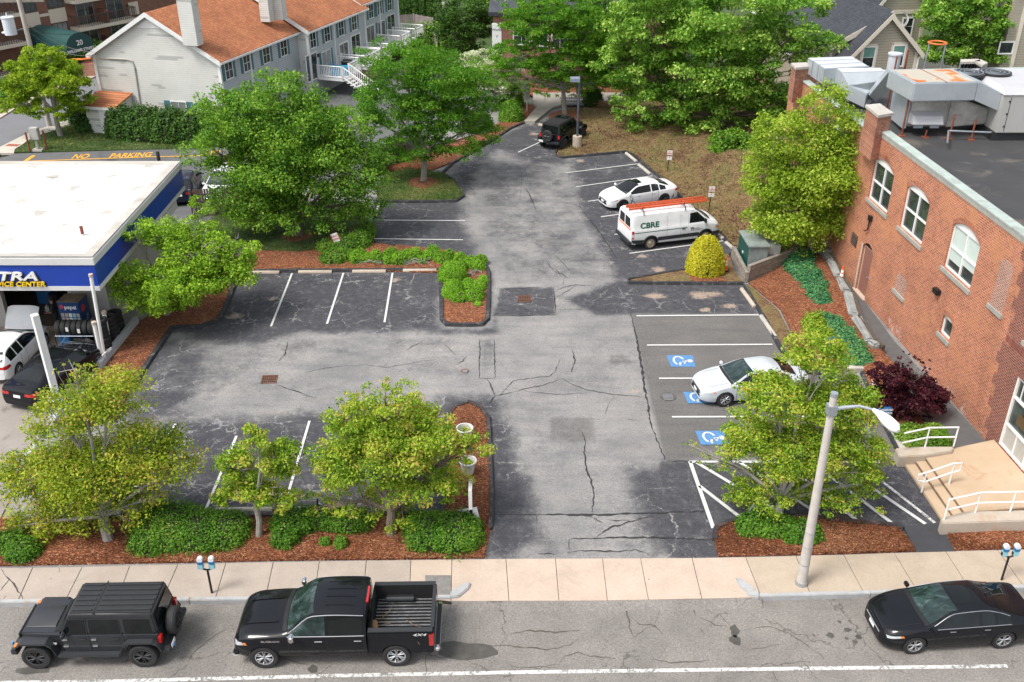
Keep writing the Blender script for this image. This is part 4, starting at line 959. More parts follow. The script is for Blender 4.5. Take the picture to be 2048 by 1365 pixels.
 # ------------- roof plant
du=thing('air_duct','galvanised sheet metal duct running over the flat roof in front of the beige house','air duct',P(1690,150,7.1))
M_duct=simple('duct_metal',(.45,.49,.52),.42,.1,.9,metal=.35,dirt=(.5,.52,.54));M_duct2=simple('duct_top',(.5,.52,.56),.5,.07,.7)
def duct(pts4,zt,h,name='duct_section'):
 o=pbox(pts4,zt,h,name,M_duct,du,.02);q=[P(x,y,zt+.004) for x,y in pts4];c=sum(q,Vector())/4
 m=MB();m.add([c+(v-c)*.985 for v in q],[(0,1,2,3)]);m.build('top_sheet',M_duct2,o,world=True);return o  # paler sheet on top: brighter top light put into the colour
s1=[(1616,116),(1703.5,113),(1739,133.5),(1651,138.5)];o=duct(s1,8.9,.85)
m=MB()
for t in(.3,.62,.97):
 a,b_=Vector(s1[0]).lerp(Vector(s1[3]),t),Vector(s1[1]).lerp(Vector(s1[2]),t);pa,pb=P(a.x,a.y,8.905),P(b_.x,b_.y,8.905);m.tube([pa,pb],.025,4);m.tube([pa+Vector((-.01,-.01,0)),pa+Vector((-.01,-.01,-.85))],.025,4)
m.build('seam',M_steel,du,world=True)
o=duct([(1672,136),(1761,136),(1772,143),(1684,145)],8.9,.9)
# descending section and riser
a0,a1=P(1684,145,8.9),P(1772,143,8.9);b0,b1=P(1697,171,8.35),P(1757,163,8.5);c0,c1=P(1733,188,8.0),P(1744,181,8.0)
m=MB();h_=Vector((0,0,-.75))
m.hexa([a0+h_,b0+h_,b1+h_,a1+h_,a0,b0,b1,a1]);m.hexa([b0+h_,c0+h_,c1+h_,b1+h_,b0,c0,c1,b1]);m.build('sloped_duct',M_duct,du,world=True,bevel=.015)
m=MB();r0,r1=P(1735,188,8.0),P(1746,180,8.0);t0,t1=P(1768,146,9.7),P(1779,139,9.8);w_=Vector((.25,.9,0))
for(p,q) in((P(1738,192,7.9),P(1777,145,9.6)),):
 d=Vector((.45,0,-.35));m.hexa([p+d,p+d+w_,q+d+w_,q+d,p,p+w_,q+w_,q])
m.build('riser_duct',M_duct,du,world=True,bevel=.015)
M_rusttop=None
def mat_rusttop():
 m,nt,b=newmat('rust_blotched_sheet');pos=geo(nt);n1=noise(nt,pos,.95,3,.5,.4)
 co=ramp(nt,n1.outputs[0],[(.42,(.42,.38,.31)),(.5,(.48,.42,.34)),(.545,(.52,.19,.045)),(.66,(.46,.12,.02))]);nt.links.new(co,b.inputs['Base Color']);b.inputs['Roughness'].default_value=.6;return m
M_rt=mat_rusttop()
bd=thing('air_duct','large square duct with rust stained top sheet above the silver wrapped unit','air duct',P(1830,230,7.1))
D0=[(1830,166.5),(1958,164),(1903,138),(1778,139)];Dq=[P(x,y,9.9) for x,y in D0]
m=MB();m.prism([(v.x,v.y) for v in Dq],9.0,9.9);m.build('duct_section',M_duct,bd,world=True,bevel=.05)
c=sum(Dq,Vector())/4;m=MB();m.add([c+(v-c)*.9+Vector((0,0,.004)) for v in Dq],[(0,1,2,3)]);m.build('top_sheet',M_rt,bd,world=True)
m=MB();a,b_=(Dq[0]+Dq[1])/2,(Dq[2]+Dq[3])/2;m.tube([a+Vector((0,0,.01)),b_+Vector((0,0,.01))],.02,4);m.build('seam',M_rust,bd,world=True)
# transition down to the air handler
ahx0,ahy0,ahy1=23.35,46.05,50.6
m=MB();A1,A2=Dq[1],Dq[2]
m.hexa([Vector((A1.x,A1.y,9.0)),Vector((ahx0,ahy0+.3,8.5)),Vector((ahx0,ahy1-1,8.5)),Vector((A2.x,A2.y,9.0)),A1,Vector((ahx0,ahy0+.3,9.35)),Vector((ahx0,ahy1-1,9.35)),A2]);m.build('transition',M_duct,bd,world=True,bevel=.02)
ah=thing('air_handler','big grey rooftop air handling unit with two round fans on top','air handling unit',(ahx0,ahy0,7.1))
M_ah=simple('grey_unit_panel',(.40,.395,.375),.5,.05,1);M_ahtop=simple('unit_top',(.44,.44,.455),.55,.06,1)
m=MB();m.box(ahx0,ahx0+7,ahy0,ahy1,7.5,9.35);m.build('casing',M_ah,ah,world=True,bevel=.04)
m=MB();m.hexa([(ahx0-.04,ahy0-.04,9.35),(ahx0+7,ahy0-.04,9.35),(ahx0+7,ahy1,9.35),(ahx0-.04,ahy1,9.35),(ahx0+.2,ahy0+.8,9.55),(ahx0+7,ahy0+.8,9.55),(ahx0+7,ahy1-.2,9.55),(ahx0+.2,ahy1-.2,9.55)]);m.build('top_panel',M_ahtop,ah,world=True)
m=MB();m.box(ahx0-.1,ahx0+7,ahy0+.1,ahy1,7.1,7.5);m.build('plinth',simple('plinth_black',(.02,.022,.024),.6),ah,world=True)
for cx,cy in((1938,147),(1990,146)):
 c=P(cx,cy,9.6);m=MB();m.cyl(c-Vector((0,0,.06)),.78,.12,28);o=m.build('fan_guard',M_black,ah,world=True)
 m=MB()
 for r in(.25,.45,.65):m.lathe([(r-.015,0),(r-.015,.02),(r+.015,.02),(r+.015,0)],24,'Z',c+Vector((0,0,.065)))
 m.build('guard_ring',M_steel,o,world=True)
for x in(ahx0+.35,ahx0+2.1,ahx0+3.0):
 m=MB();m.box(x,x+.02,ahy0-.012,ahy0+.0,7.6,9.25);m.build('panel_joint',M_black,ah,world=True)
for z in(7.8,8.4,9.0):
 m=MB();m.box(ahx0+.28,ahx0+.34,ahy0-.03,ahy0,z,z+.07);m.build('latch',M_black,ah,world=True)
m=MB();m.box(ahx0+2.25,ahx0+2.7,ahy0-.014,ahy0,8.95,9.2);m.build('maker_plate',M_white,ah,world=True)
m=MB();m.tube([(ahx0+1.9,ahy0-.08,8.2),(ahx0+1.95,ahy0-.1,7.6),(ahx0+2.6,ahy0-.6,7.25),(ahx0+4,ahy0-1.2,7.2)],.045,8);m.build('drain_pipe',M_white,ah,world=True)
# silver wrapped plenum under the rusty duct
def mat_foil():
 m,nt,b=newmat('foil_wrap');pos=geo(nt);n1=noise(nt,pos,2.2,6,.75,1.5);n2=noise(nt,pos,.8,3)
 co=ramp(nt,n2.outputs[0],[(.35,(.42,.41,.38)),(.65,(.66,.64,.6))]);nt.links.new(co,b.inputs['Base Color']);b.inputs['Roughness'].default_value=.35;b.inputs['Metallic'].default_value=.35;bump(nt,b,n1.outputs[0],.9,.12);return m
M_foil=mat_foil()
pl=thing('duct_plenum','silver foil wrapped plenum box under the rust stained duct','air duct',(18.7,46.3,7.1))
m=MB();m.box(19.3,19.5,47.3,49.3,7.35,9.0);m.build('end_panel',M_duct,pl,world=True,bevel=.02)
m=MB();m.box(19.5,21.4,47.3,49.3,7.45,9.0);m.hexa([(21.4,47.3,7.4),(23.34,47.2,7.6),(23.34,49,7.6),(21.4,49.3,7.4),(21.4,47.3,9.0),(23.34,47.2,8.35),(23.34,49,8.35),(21.4,49.3,9.0)]);m.build('foil_wrap',M_foil,pl,world=True,bevel=.06)
m=MB();m.hexa([(19.5,46.6,7.75),(21.0,46.6,7.75),(21.0,47.28,7.65),(19.5,47.28,7.65),(19.5,46.8,8.1),(21.0,46.8,8.1),(21.0,47.28,8.25),(19.5,47.28,8.25)]);m.build('intake_hood',M_ahtop,pl,world=True,bevel=.01)
for x in(19.6,20.4):
 m=MB();m.box(x,x+.45,46.7,46.74,7.55,7.72);m.build('intake_grille',M_steel,pl,world=True)
for i,(tx,ty,bx_,by) in enumerate(((1826,165,1803,272),(1790,146,1774,217),(1908,232,1898,278),(1949,240,1942,280),(1853,262,1850,275))):
 b0=P(bx_,by,7.12);hgt=(2.7,2.75,1.2,1.0,.35)[i];m=MB();m.tube([b0,b0+Vector((.02,0,hgt))],.045,6);m.obox(b0,(.3,.3,.06));m.build('support_post',M_rust,bd,world=True)
m=MB();m.tube([P(1895,285,7.5),P(1897,262,7.6),P(2048,268,7.35)],.05,6);m.build('conduit',M_steel,ah,world=True)
vp=thing('roof_vent','short white capped roof vent beside the ducts','roof vent',P(1786,134,7.7));m=MB();m.cyl((0,0,-.6),.36,1.3,20);m.cyl((0,0,.7),.42,.1,20);m.build('vent_pipe',M_duct2,vp)
hp=thing('roof_frame','rust orange ring on two grey legs at the far roof edge','roof frame',P(1866,131,7.6));m=MB()
for x in(-.5,.5):m.tube([(x,0,-.4),(x,0,1.3)],.05,6)
m.build('leg',M_steel,hp);m=MB();m.lathe([(.42,1.32),(.5,1.38),(.58,1.32),(.5,1.27),(.42,1.32)],22,'Z');m.build('ring',simple('rust_orange',(.55,.13,.02),.6),hp)
cs=thing('roof_chimney','low L shaped chimney block with slotted grey sides on the far parapet','chimney',P(1945,132,7.6))
for px in([(1921,119),(1957,118),(1962,123),(1923,124)],[(1949,122),(1962,119),(1976,126),(1965,131)]):
 pbox(px,8.55,.14,'cap',M_conc,cs,.01);pbox([(x,y) for x,y in px],8.4,.9,'flue',M_steel,cs)
for k in range(5):
 c=P(1926+k*7,124.5,8.4);m=MB();m.obox(c-Vector((0,.05,.3)),(.12,.05,.4));m.build('slot',M_dark,cs,world=True)
pt=thing('roof_pipe','thin rusty pipe sticking up in front of the right window of the beige house','roof pipe',P(1810,134,7.6));MB().cyl((0,0,-.5),.07,1.5,8).build('pipe',M_rust,pt)
# ---------------------------------------------------------------- entrance landing with steps and rails
M_buff=None
def mat_buff():
 m,nt,b=newmat('buff_landing_concrete');pos=geo(nt);n1=noise(nt,pos,.8,5,.6)
 co=ramp(nt,n1.outputs[0],[(.3,(.45,.33,.215)),(.7,(.52,.395,.275))]);n2=noise(nt,pos,1.0,7,.75,.6)
 co=mixc(nt,mth(nt,'MULTIPLY',sstep(nt,n2.outputs[0],.57,.68),.6),co,(.4,.17,.07));nt.links.new(co,b.inputs['Base Color']);b.inputs['Roughness'].default_value=.8;return m
M_buff=mat_buff();M_buffw=simple('landing_wall',(.44,.38,.31),.85,.1,2,dirt=(.42,.3,.2))
zl=.36;ld=thing('entrance_landing','buff concrete landing with three rust stained steps before the brick building entrance','landing',P(1900,980))
A,B_,Cc,D=P(1847,907,zl),P(1985,902,zl),P(2300,1010,zl),P(1928,1024,zl)
wr=BW.pt(BW.px(1990,904)[0],0);
top=[P(1847,909,zl),BW.pt(BW.px(1985,899)[0]+.1,0,-.02),BW.pt(3.6,0,-.02),P(1930,1026,zl)]
m=MB();m.prism([(v.x,v.y) for v in top][::-1],0,zl);m.build('landing_slab',M_buff,ld,world=True,bevel=.015)
e0v,e1v=top[0].copy(),top[3].copy();e0v.z=e1v.z=0;ed_=(e1v-e0v).normalized();nn=Vector((ed_.y,-ed_.x,0));nn=nn if nn.x<0 else -nn
for i,(o0,o1,zz_) in enumerate(((0,.36,.24),(.36,.74,.12))):
 m=MB();m.hexa([e0v+nn*o0,e0v+nn*o1,e1v+nn*o1,e1v+nn*o0]+[q+Vector((0,0,zz_)) for q in(e0v+nn*o0,e0v+nn*o1,e1v+nn*o1,e1v+nn*o0)]);m.build('step',M_buff,ld,world=True,bevel=.012)
M_riser=simple('dark_riser',(.2,.14,.09),.85,.3,3)  # riser faces coloured darker than the steps
for o0,za,zb_ in((0,.245,zl-.015),(.36,.125,.225)):
 m=MB();a_,b2=e0v+nn*(o0+.002),e1v+nn*(o0+.002);m.hexa([a_+Z*za,b2+Z*za,b2+nn*.006+Z*za,a_+nn*.006+Z*za,a_+Z*zb_,b2+Z*zb_,b2+nn*.006+Z*zb_,a_+nn*.006+Z*zb_] if True else 0);m.build('riser',M_riser,ld,world=True)
 # cheek walls
bkw=[P(1789,905,.3),P(1797,923,.3),P(1850,911,.5),P(1905,902,.5),P(1908,893,.5),P(1845,893,.5)]
m=MB();m.prism([(v.x,v.y) for v in bkw],0,.5);m.build('cheek_wall',M_buffw,ld,world=True,bevel=.03)
fw=[P(1881,1037,.5),P(1928,1024,.5),P(2400,1012,.5),P(2400,1030,.5),P(1885,1048,.5)]
m=MB();m.prism([(v.x,v.y) for v in fw],0,.52);m.build('cheek_wall',M_buffw,ld,world=True,bevel=.03)
def rail(name,label,segs,posts,base,r=.032):
 t=thing(name,label,'handrail',base,group='white handrails at the entrance steps');
 for s in segs:MB().tube(s,r,8).build('rail',M_white,t,world=True,smooth=True)
 for s in posts:MB().tube(s,r,8).build('post',M_white,t,world=True,smooth=True)
def V(x,y,z):return P(x,y,z)
def railline(px,zs,lift):
 return[P(x,y,z)+Vector((0,0,lift)) for(x,y),z in zip(px,zs)]
b3=[(1800,905),(1850,894),(1908,893)]
rail('handrail','white tubular handrail on the back cheek wall, beside the low hedge',[railline(b3,(.45,.5,.5),.85),railline(b3,(.45,.5,.5),.42)+[]],[[P(1850,894,.5),P(1850,894,.5)+Z*.85],[P(1907,893,.5),P(1907,893,.5)+Z*.85]],P(1800,905))
b1=[(1846,985),(1866,975),(1898,965),(1912,968)]
q=[P(1843,985,.1),P(1898,968,zl)];u_=(q[1]-q[0]);u_.z=0;u_=u_.normalized()*.28
hi=[q[0]-u_+Z*.55,q[0]-u_+Z*.8,q[0]+Z*.86,q[1]+Z*.9,q[1]+u_+Z*.88,q[1]+u_+Z*.55,q[1]+Z*.5,q[0]+Z*.45,q[0]-u_+Z*.55]
rail('handrail','white looped handrail in the middle of the steps',[hi],[[P(1843,985,.1),P(1843,985,.1)+Z*.86],[P(1898,968,zl),P(1898,968,zl)+Z*.9]],P(1843,985))
b2=[(1888,1040),(1950,1026),(2300,1018)]
rail('handrail','long white handrail on the front cheek wall above the mulch',[railline(b2,(.5,.5,.5),.85),railline(b2,(.5,.5,.5),.42)],[[P(x,y,.5),P(x,y,.5)+Z*.85] for x,y in((1888,1040),(1950,1026),(2020,1024.5),(2200,1021))],P(1888,1040))
# pale limestone kerb of the bed left of the walk
kerbp=Pl([(1640,744),(1732,742)]);m=MB();d=kerbp[1]-kerbp[0];m.obox((kerbp[0]+kerbp[1])/2+Vector((0,0,.1)),(d.length,.3,.24),math.atan2(d.y,d.x));tag(m.build('stone_edging',M_conc,bevel=.02),'straight concrete edging below the spreading junipers by the side walk','edging')
kb=Pl([(1732,742),(1772,850),(1800,905)]);m=MB()
for a,b_ in zip(kb[:-1],kb[1:]):
 d=b_-a;m.obox((a+b_)/2+Vector((.12,0,.08)),(d.length,.3,.2),math.atan2(d.y,d.x))
tag(m.build('concrete_kerb',M_conc,bevel=.02),'weathered concrete kerb between the car park and the purple maple bed','edging')
# timber retaining walls
def timberwall(name,label,pts,n,h=.15,w_=.2,z0=0.0,mat=None):
 t=thing(name,label,'retaining wall',pts[0]);rg=random.Random(len(label))
 for a,b_ in zip(pts[:-1],pts[1:]):
  d=b_-a;L=d.length;k=max(1,round(L/2.2))
  for j in range(k):
   for i in range(n):
    c=a.lerp(b_,(j+.5)/k)+Vector((0,0,z0+(i+.5)*h));m=MB();m.obox((0,0,0),(L/k-.01,w_+rg.uniform(-.02,.02),h-.012));o=m.build('timber',mat or M_timber,t,bevel=.012,seg=1);o.location=c-Vector(t.location);o.rotation_euler=(0,0,math.atan2(d.y,d.x)+rg.uniform(-.008,.008))
 return t
timberwall('timber_wall','grey timber retaining wall beside the green electrical cabinet',[P(1492,566),P(1465,513)],4)
timberwall('timber_wall','stacked timber wall with many courses below the yellow green tree',[P(1494,563),P(1578,530),P(1622,508)],6)
timberwall('timber_wall','flight of timber sleepers beside the brown side door',[P(1655,503),P(1682,503)],5,z0=.3);
for i in range(4):
 m=MB();c=P(1662+i*2,512+i*8,0);m.obox(c+Vector((.2,0,.75-i*.17)),(1.5,.45,.2),0);tag(m.build('timber_step',M_timber,bevel=.015),['top','upper middle','lower middle','bottom'][i]+' sleeper step at the upper end of the side walk','step','timber sleeper steps beside the brick wall')
M_rock=simple('grey_rock',(.27,.28,.27),.9,.3,1.8,bmp=.8,bscale=8,dirt=(.12,.1,.08))
rk=thing('rock_edging','long rough grey rock and timber edging between the sloping mulch and the side walk','edging',P(1700,640))
rp=Pl([(1642,518),(1657,540),(1672,570),(1690,602),(1704,650),(1735,700),(1750,712)]);rg=random.Random(12)
for a,b_ in zip(rp[:-1],rp[1:]):
 d=b_-a;m=MB();m.obox((0,0,0),(d.length*.97,.42,.62));o=m.build('rock',M_rock,rk,bevel=.09,seg=3)
 for v in o.data.vertices:v.co+=Vector((rg.uniform(-.03,.03),rg.uniform(-.06,.06),rg.uniform(-.05,.05)))
 o.location=(a+b_)/2+Vector((.05,0,.25))-Vector(rk.location);o.rotation_euler=(0,0,math.atan2(d.y,d.x)+rg.uniform(-.05,.05))
 m=MB();m.obox((0,0,0),(d.length*.99,.16,.34));o=m.build('timber',simple('dark_timber',(.09,.07,.055),.85,.3,5,bmp=.5),rk,bevel=.015);o.location=(a+b_)/2+Vector((.33,.05,.33))-Vector(rk.location);o.rotation_euler=(0,0,math.atan2(d.y,d.x))
 # ---------------------------------------------------------------- service centre
SX,SY0,SY1=-17.42,37.1,49.4
sc=thing('service_centre','low garage building with white flat roof and deep blue fascia','building',(SX,SY0,0))
def mat_roofw():
 m,nt,b=newmat('white_roof_membrane');pos=geo(nt);mp=N(nt,'ShaderNodeMapping');mp.inputs['Scale'].default_value=(.35,1.3,1);nt.links.new(pos,mp.inputs[0])
 n1=noise(nt,mp.outputs[0],.8,6,.7,.6);co=ramp(nt,n1.outputs[0],[(.3,(.34,.31,.265)),(.5,(.45,.425,.38)),(.68,(.52,.50,.46))])
 n2=noise(nt,mp.outputs[0],.42,5,.75,1.0);co=mixc(nt,mth(nt,'MULTIPLY',sstep(nt,n2.outputs[0],.57,.68),.8),co,(.22,.19,.15))
 n3=noise(nt,pos,3.5,5,.8);co=mixc(nt,mth(nt,'MULTIPLY',sstep(nt,n3.outputs[0],.55,.66),.5),co,(.33,.29,.23))
 nt.links.new(co,b.inputs['Base Color']);b.inputs['Roughness'].default_value=.7;bump(nt,b,n1.outputs[0],.6,.15);return m
M_roofw=mat_roofw();M_bluef=simple('blue_fascia',(.006,.045,.34),.35,.06,1.5);M_blued=simple('blue_fascia_side',(.006,.03,.2),.4,.08,1.5);M_fw=simple('white_fascia',(.62,.62,.61),.5,.06,1.5)
m=MB();m.box(-44,SX,SY0,SY1,3.42,3.62);m.build('soffit',M_fw,sc,world=True)
m=MB();m.box(-44,SX-.02,SY0+.02,SY1-.02,3.62,4.6);m.build('fascia_panel',M_bluef,sc,world=True)
m=MB();m.box(-44,SX+.03,SY0-.03,SY1+.03,4.6,4.93);m.build('parapet',M_fw,sc,world=True,bevel=.02)
# roof sheet, gently quilted
nx_,ny_=100,50;X_,Y_=np.meshgrid(np.linspace(-44,SX-.02,nx_),np.linspace(SY0+.02,SY1-.02,ny_));rs=np.random.RandomState(4)
Zr=4.94+.02*np.sin(X_*2.1+.5*np.sin(Y_*1.2))*np.sin(Y_*1.9)+.008*rs.rand(ny_,nx_);e_=np.minimum.reduce([(X_[0,-1]-X_),(Y_-Y_[0,0]),(Y_[-1,0]-Y_)]);Zr=np.where(e_<.35,4.985,Zr-.03)
ii=np.arange(nx_*ny_).reshape(ny_,nx_);ff=np.stack([ii[:-1,:-1],ii[:-1,1:],ii[1:,1:],ii[1:,:-1]],-1).reshape(-1,4)
rf=npmesh('roof',np.stack([X_.ravel()-SX,Y_.ravel()-SY0,Zr.ravel()],1),ff,M_roofw,sc)
m=MB();c=P(165,468,5.0);m.cyl(c,.07,.35,10);m.build('roof_pipe',M_rust,sc,world=True)
m=MB();m.cyl(P(318,322,4.9),.09,.5,10);m.build('roof_pipe',M_black,sc,world=True)
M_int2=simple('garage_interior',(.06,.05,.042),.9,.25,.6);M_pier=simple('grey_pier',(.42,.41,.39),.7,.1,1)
m=MB();WX0,WX1=-23.5,-20.4;WYF=40.2
m.box(WX1,-18.6,WYF,WYF+.3,0,3.42);m.box(-18.9,-18.6,WYF+.3,49,0,3.42);m.build('wall',M_pier,sc,world=True)
for q in((-26.6,WX0),(-44,-29.7)):MB().box(q[0],q[1],WYF,WYF+.3,0,3.42).build('wall',M_pier,sc,world=True)
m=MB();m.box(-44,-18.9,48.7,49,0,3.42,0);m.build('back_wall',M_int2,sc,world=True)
m=MB();m.box(-44,-18.9,WYF+.02,48.7,.03,.06);m.build('garage_floor',simple('dark_floor',(.09,.068,.05),.6,.3,.8),sc,world=True)  # floor given a dark brown colour
m=MB();m.box(-29.7,-26.6,WYF+.05,WYF+.1,0.05,3.42);o=m.build('roller_door',simple('grey_door_glass',(.2,.21,.21),.5,.3,1.5),sc,world=True)
m=MB();m.box(-23.1,-22.2,42.5,43.2,.06,1.9);m.build('blue_cabinet',simple('shop_blue',(.02,.13,.33),.5,.15,2),sc,world=True)
m=MB();m.tube([(-23.3,43,2.8),(-22.2,42.2,2.0)],.06,8);m.tube([(-21.9,42.0,2.9),(-21.4,41.6,2.9)],.1,8);m.build('lift_arm',simple('shop_yellow',(.55,.36,.04),.5),sc,world=True)
m=MB();m.cyl((-22.0,42.1,.06),.3,.8,10);m.build('oil_drum',M_black,sc,world=True)
# canopy truss edge at the right
m=MB();m.tube([(-18.0,40.4,3.3),(-17.6,43,3.3)],.05,6);m.box(-18.6,-17.5,44,48,2.9,3.3);m.build('eaves_conduit',M_fw,sc,world=True)
# sign lettering
M_signy=simple('sign_yellow',(.85,.58,.02),.45,.04,4);FW=Wall((-30,SY0),(SX,SY0),(0,-1))
a1,z1=FW.px(75,555);text_mesh('sign_lettering','ULTRA',.52,frame((FW.pt(a1,z1,.05).x,SY0-.05,z1+.05),(1,0,0),(0,0,1)),M_white,sc,.04,shear=.25,bold=.014,align='RIGHT',xs=1.75)
t2=text_mesh('sign_lettering','ULTRA',.52,frame((FW.pt(a1,z1,.05).x+.04,SY0-.01,z1+.01),(1,0,0),(0,0,1)),M_black,sc,.005,shear=.25,bold=.03,align='RIGHT',xs=1.75)
a2,z2=FW.px(91,568);text_mesh('sign_lettering','SERVICE CENTER',.3,frame((FW.pt(a2,z2,.05).x,SY0-.05,z2),(1,0,0),(0,0,1)),M_signy,sc,.03,shear=.2,bold=.005,align='RIGHT',xs=1.12)
text_mesh('sign_lettering','SERVICE CENTER',.3,frame((FW.pt(a2,z2,.05).x+.03,SY0-.008,z2-.03),(1,0,0),(0,0,1)),M_black,sc,.005,shear=.2,bold=.014,align='RIGHT',xs=1.12)
# banner by the bay
bn=thing('banner_sign','tall black banner with yellow capitals beside the garage bay','sign',P(10,650));q=[P(0,652),P(24,645)]
m=MB();m.hexa([(-.55,-.04,.1),(.25,-.04,.1),(.25,0,.1),(-.55,0,.1),(-.55,-.04,2.1),(.25,-.04,2.1),(.25,0,2.1),(-.55,0,2.1)]);m.build('panel',M_black,bn)
for i,s in enumerate(('TEST','LEAD','AND')):text_mesh('banner_lettering',s,.34,frame((-.15,-.045,1.55-i*.45),(1,0,0),(0,0,1)),M_signy,bn,.004,bold=.012,world=False)
text_mesh('banner_lettering','—',.5,frame((-.15,-.045,1.9),(1,0,0),(0,0,1)),M_signy,bn,.004,bold=.012,world=False)
# ---------------------------------------------------------------- townhouse row
GL=Vector((-30.5,72.3,0));GR=Vector((-20.8,70.0,0));tu=(GR-GL).normalized();tv=Vector((.322,.947,0));TW=(GR-GL).length
th=thing('townhouse_row','long pale clapboard townhouse row with orange shingled roof and teal shutters','building',GL)
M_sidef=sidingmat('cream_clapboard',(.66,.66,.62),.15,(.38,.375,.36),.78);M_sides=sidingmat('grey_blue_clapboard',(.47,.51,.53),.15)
M_shin=shinglemat('orange_shingles',(tv.x,tv.y),((.46,.18,.075),(.33,.115,.05),(.20,.07,.035)))
def tp(a,b_,z):q=GL+tu*a+tv*b_;return Vector((q.x,q.y,z))
def gable_block(a0,a1,b0,b1,ze,zr,par,mf,ms,mroof,tpf,oh=.35,trim=None,name=''):
 am=(a0+a1)/2;m=MB();trim=trim or M_trim
 for b_ in(b0,b1):
  m.add([tpf(a0,b_,0),tpf(a1,b_,0),tpf(a1,b_,ze),tpf(am,b_,zr),tpf(a0,b_,ze)],[(0,1,2,3,4)],0)
 m.add([tpf(a1,b0,0),tpf(a1,b1,0),tpf(a1,b1,ze),tpf(a1,b0,ze)],[(0,1,2,3)],1);m.add([tpf(a0,b0,0),tpf(a0,b1,0),tpf(a0,b1,ze),tpf(a0,b0,ze)],[(0,1,2,3)],1)
 m.build('wall',[mf,ms],par,world=True)
 s=(zr-ze)/(am-a0);th_=.09
 for sg in(1,-1):
  e=a1+oh if sg>0 else a0-oh;zE=ze-s*oh
  m=MB();P4=[tpf(am,b0-oh,zr),tpf(e,b0-oh,zE),tpf(e,b1+.1,zE),tpf(am,b1+.1,zr)]
  m.hexa([q+Vector((0,0,.02)) for q in P4]+[q+Vector((0,0,.02+th_)) for q in P4]);m.build('roof',mroof,par,world=True)
  m=MB();m.hexa([tpf(am,b0-oh-.03,zr-.2),tpf(e,b0-oh-.03,zE-.2),tpf(e,b0-oh+.02,zE-.2),tpf(am,b0-oh+.02,zr-.2),tpf(am,b0-oh-.03,zr+.12),tpf(e,b0-oh-.03,zE+.12),tpf(e,b0-oh+.02,zE+.12),tpf(am,b0-oh+.02,zr+.12)]);m.build('rake_board',trim,par,world=True)
  m=MB();g0,g1=(a1,e+.08) if sg>0 else(a0,e-.08);m.hexa([tpf(g0,b0-oh,zE-.08),tpf(g1,b0-oh,zE-.08),tpf(g1,b1+.1,zE-.08),tpf(g0,b1+.1,zE-.08),tpf(g0,b0-oh,zE+.04),tpf(g1,b0-oh,zE+.06),tpf(g1,b1+.1,zE+.06),tpf(g0,b1+.1,zE+.04)]);m.build('gutter',trim,par,world=True)
ZE,ZR=5.5,8.45
gable_block(0,TW,0,11.0,ZE,ZR,th,M_sidef,M_sides,M_shin,tp)
gable_block(.85,TW+.85,11.0,21.3,ZE+.05,ZR+.05,th,M_sidef,M_sides,M_shin,tp)
gable_block(.4,TW+.4,21.3,29.2,ZE+.35,ZR+.35,th,M_sidef,M_sides,M_shin,tp)
def cboard(a,b_,z0,z1,w_=.14):m=MB();c=tp(a,b_,0);m.obox((c.x,c.y,(z0+z1)/2),(w_,w_,z1-z0),math.atan2(tu.y,tu.x));return m
for a,b_ in((0,0),(TW,0),(TW+.85,11),(TW+.4,29.2)):cboard(a,b_,0,ZE-.1,.2).build('corner_board',M_white,th,world=True)
for a,b_ in((TW+.04,3.9),(TW+.89,15.4),(TW+.89,21.2),(TW+.45,25.2)):cboard(a,b_,.5,ZE-.1,.1).build('downspout',M_white,th,world=True)
m=MB();q0=tp(TW/2,-.02,ZR-.28);m.add([tp(TW/2-1.1,-.03,ZR-1.0),tp(TW/2+1.1,-.03,ZR-1.0),q0],[(0,1,2)]);m.build('gable_panel',M_white,th,world=True)
S1=Wall(GR,GR+tv*11,(1,0));S2=Wall(GR+tu*.85+tv*11,GR+tu*.85+tv*21.3,(1,0));S3=Wall(GR+tu*.4+tv*21.3,GR+tu*.4+tv*29.2,(1,0));GW=Wall(GL,GR,(0,-1))
def swin(W,x,y,w_=.9,h=1.15,z=None,**k):
 a,zz_=W.px(x,y);z0=(zz_-h/2) if z is None else z;return window(th,W,a-w_/2,a+w_/2,z0,z0+h,**k)
for x,y in((456,131),(492,115),(531,101),(566,88)):swin(S1,x,y,z=3.95,shut=M_teal)
for x,y in((624.5,71),(653,60),(681,49),(707,37)):swin(S2,x,y,z=3.98,shut=M_teal)
for x,y in((741,16),(758,9),(778,2)):swin(S3,x,y,z=4.2,shut=M_teal)
swin(S2,653,123,1.5,1.5,z=1.75,rows=1,pane=M_panelight,shut=M_teal);swin(S2,688,107,1.5,1.5,z=1.75,rows=1,cas=.12);swin(S2,624,137,1.7,2.0,z=1.5,rows=1,cols=2,cas=.1)
swin(S2,712,95,1.6,2.0,z=1.5,rows=1,cas=.1);swin(S3,741,73,1.5,1.5,z=2.0,rows=1,cas=.12);swin(S3,763,58,1.5,1.5,z=2.0,rows=1,shut=M_teal);swin(S3,782,52,1.6,2.0,z=1.7,rows=1)
swin(GW,356,201,1.15,1.3,z=.95,cols=2,shut=M_teal,pane=M_panelight,sw=.5);swin(GW,415,206,1.15,1.3,z=.85,cols=2,shut=M_teal,pane=M_panelight,sw=.5)
for x,y in((635,120),(706,87),(728,66)):
 W=S2 if x<720 else S3;a,z=W.px(x,y);m=MB();W.box(m,a-.08,a+.08,3.1,3.35,0,.16);m.build('porch_light',M_black,th,world=True)
 # pipe on the gable, service cable sleeve
g1=[GW.px(x,y) for x,y in((199,116),(255,119),(265,122),(270,135),(282,215))];m=MB();m.tube([GW.pt(a,z,.06) for a,z in g1],.055,6);m.build('conduit',M_conc,th,world=True)
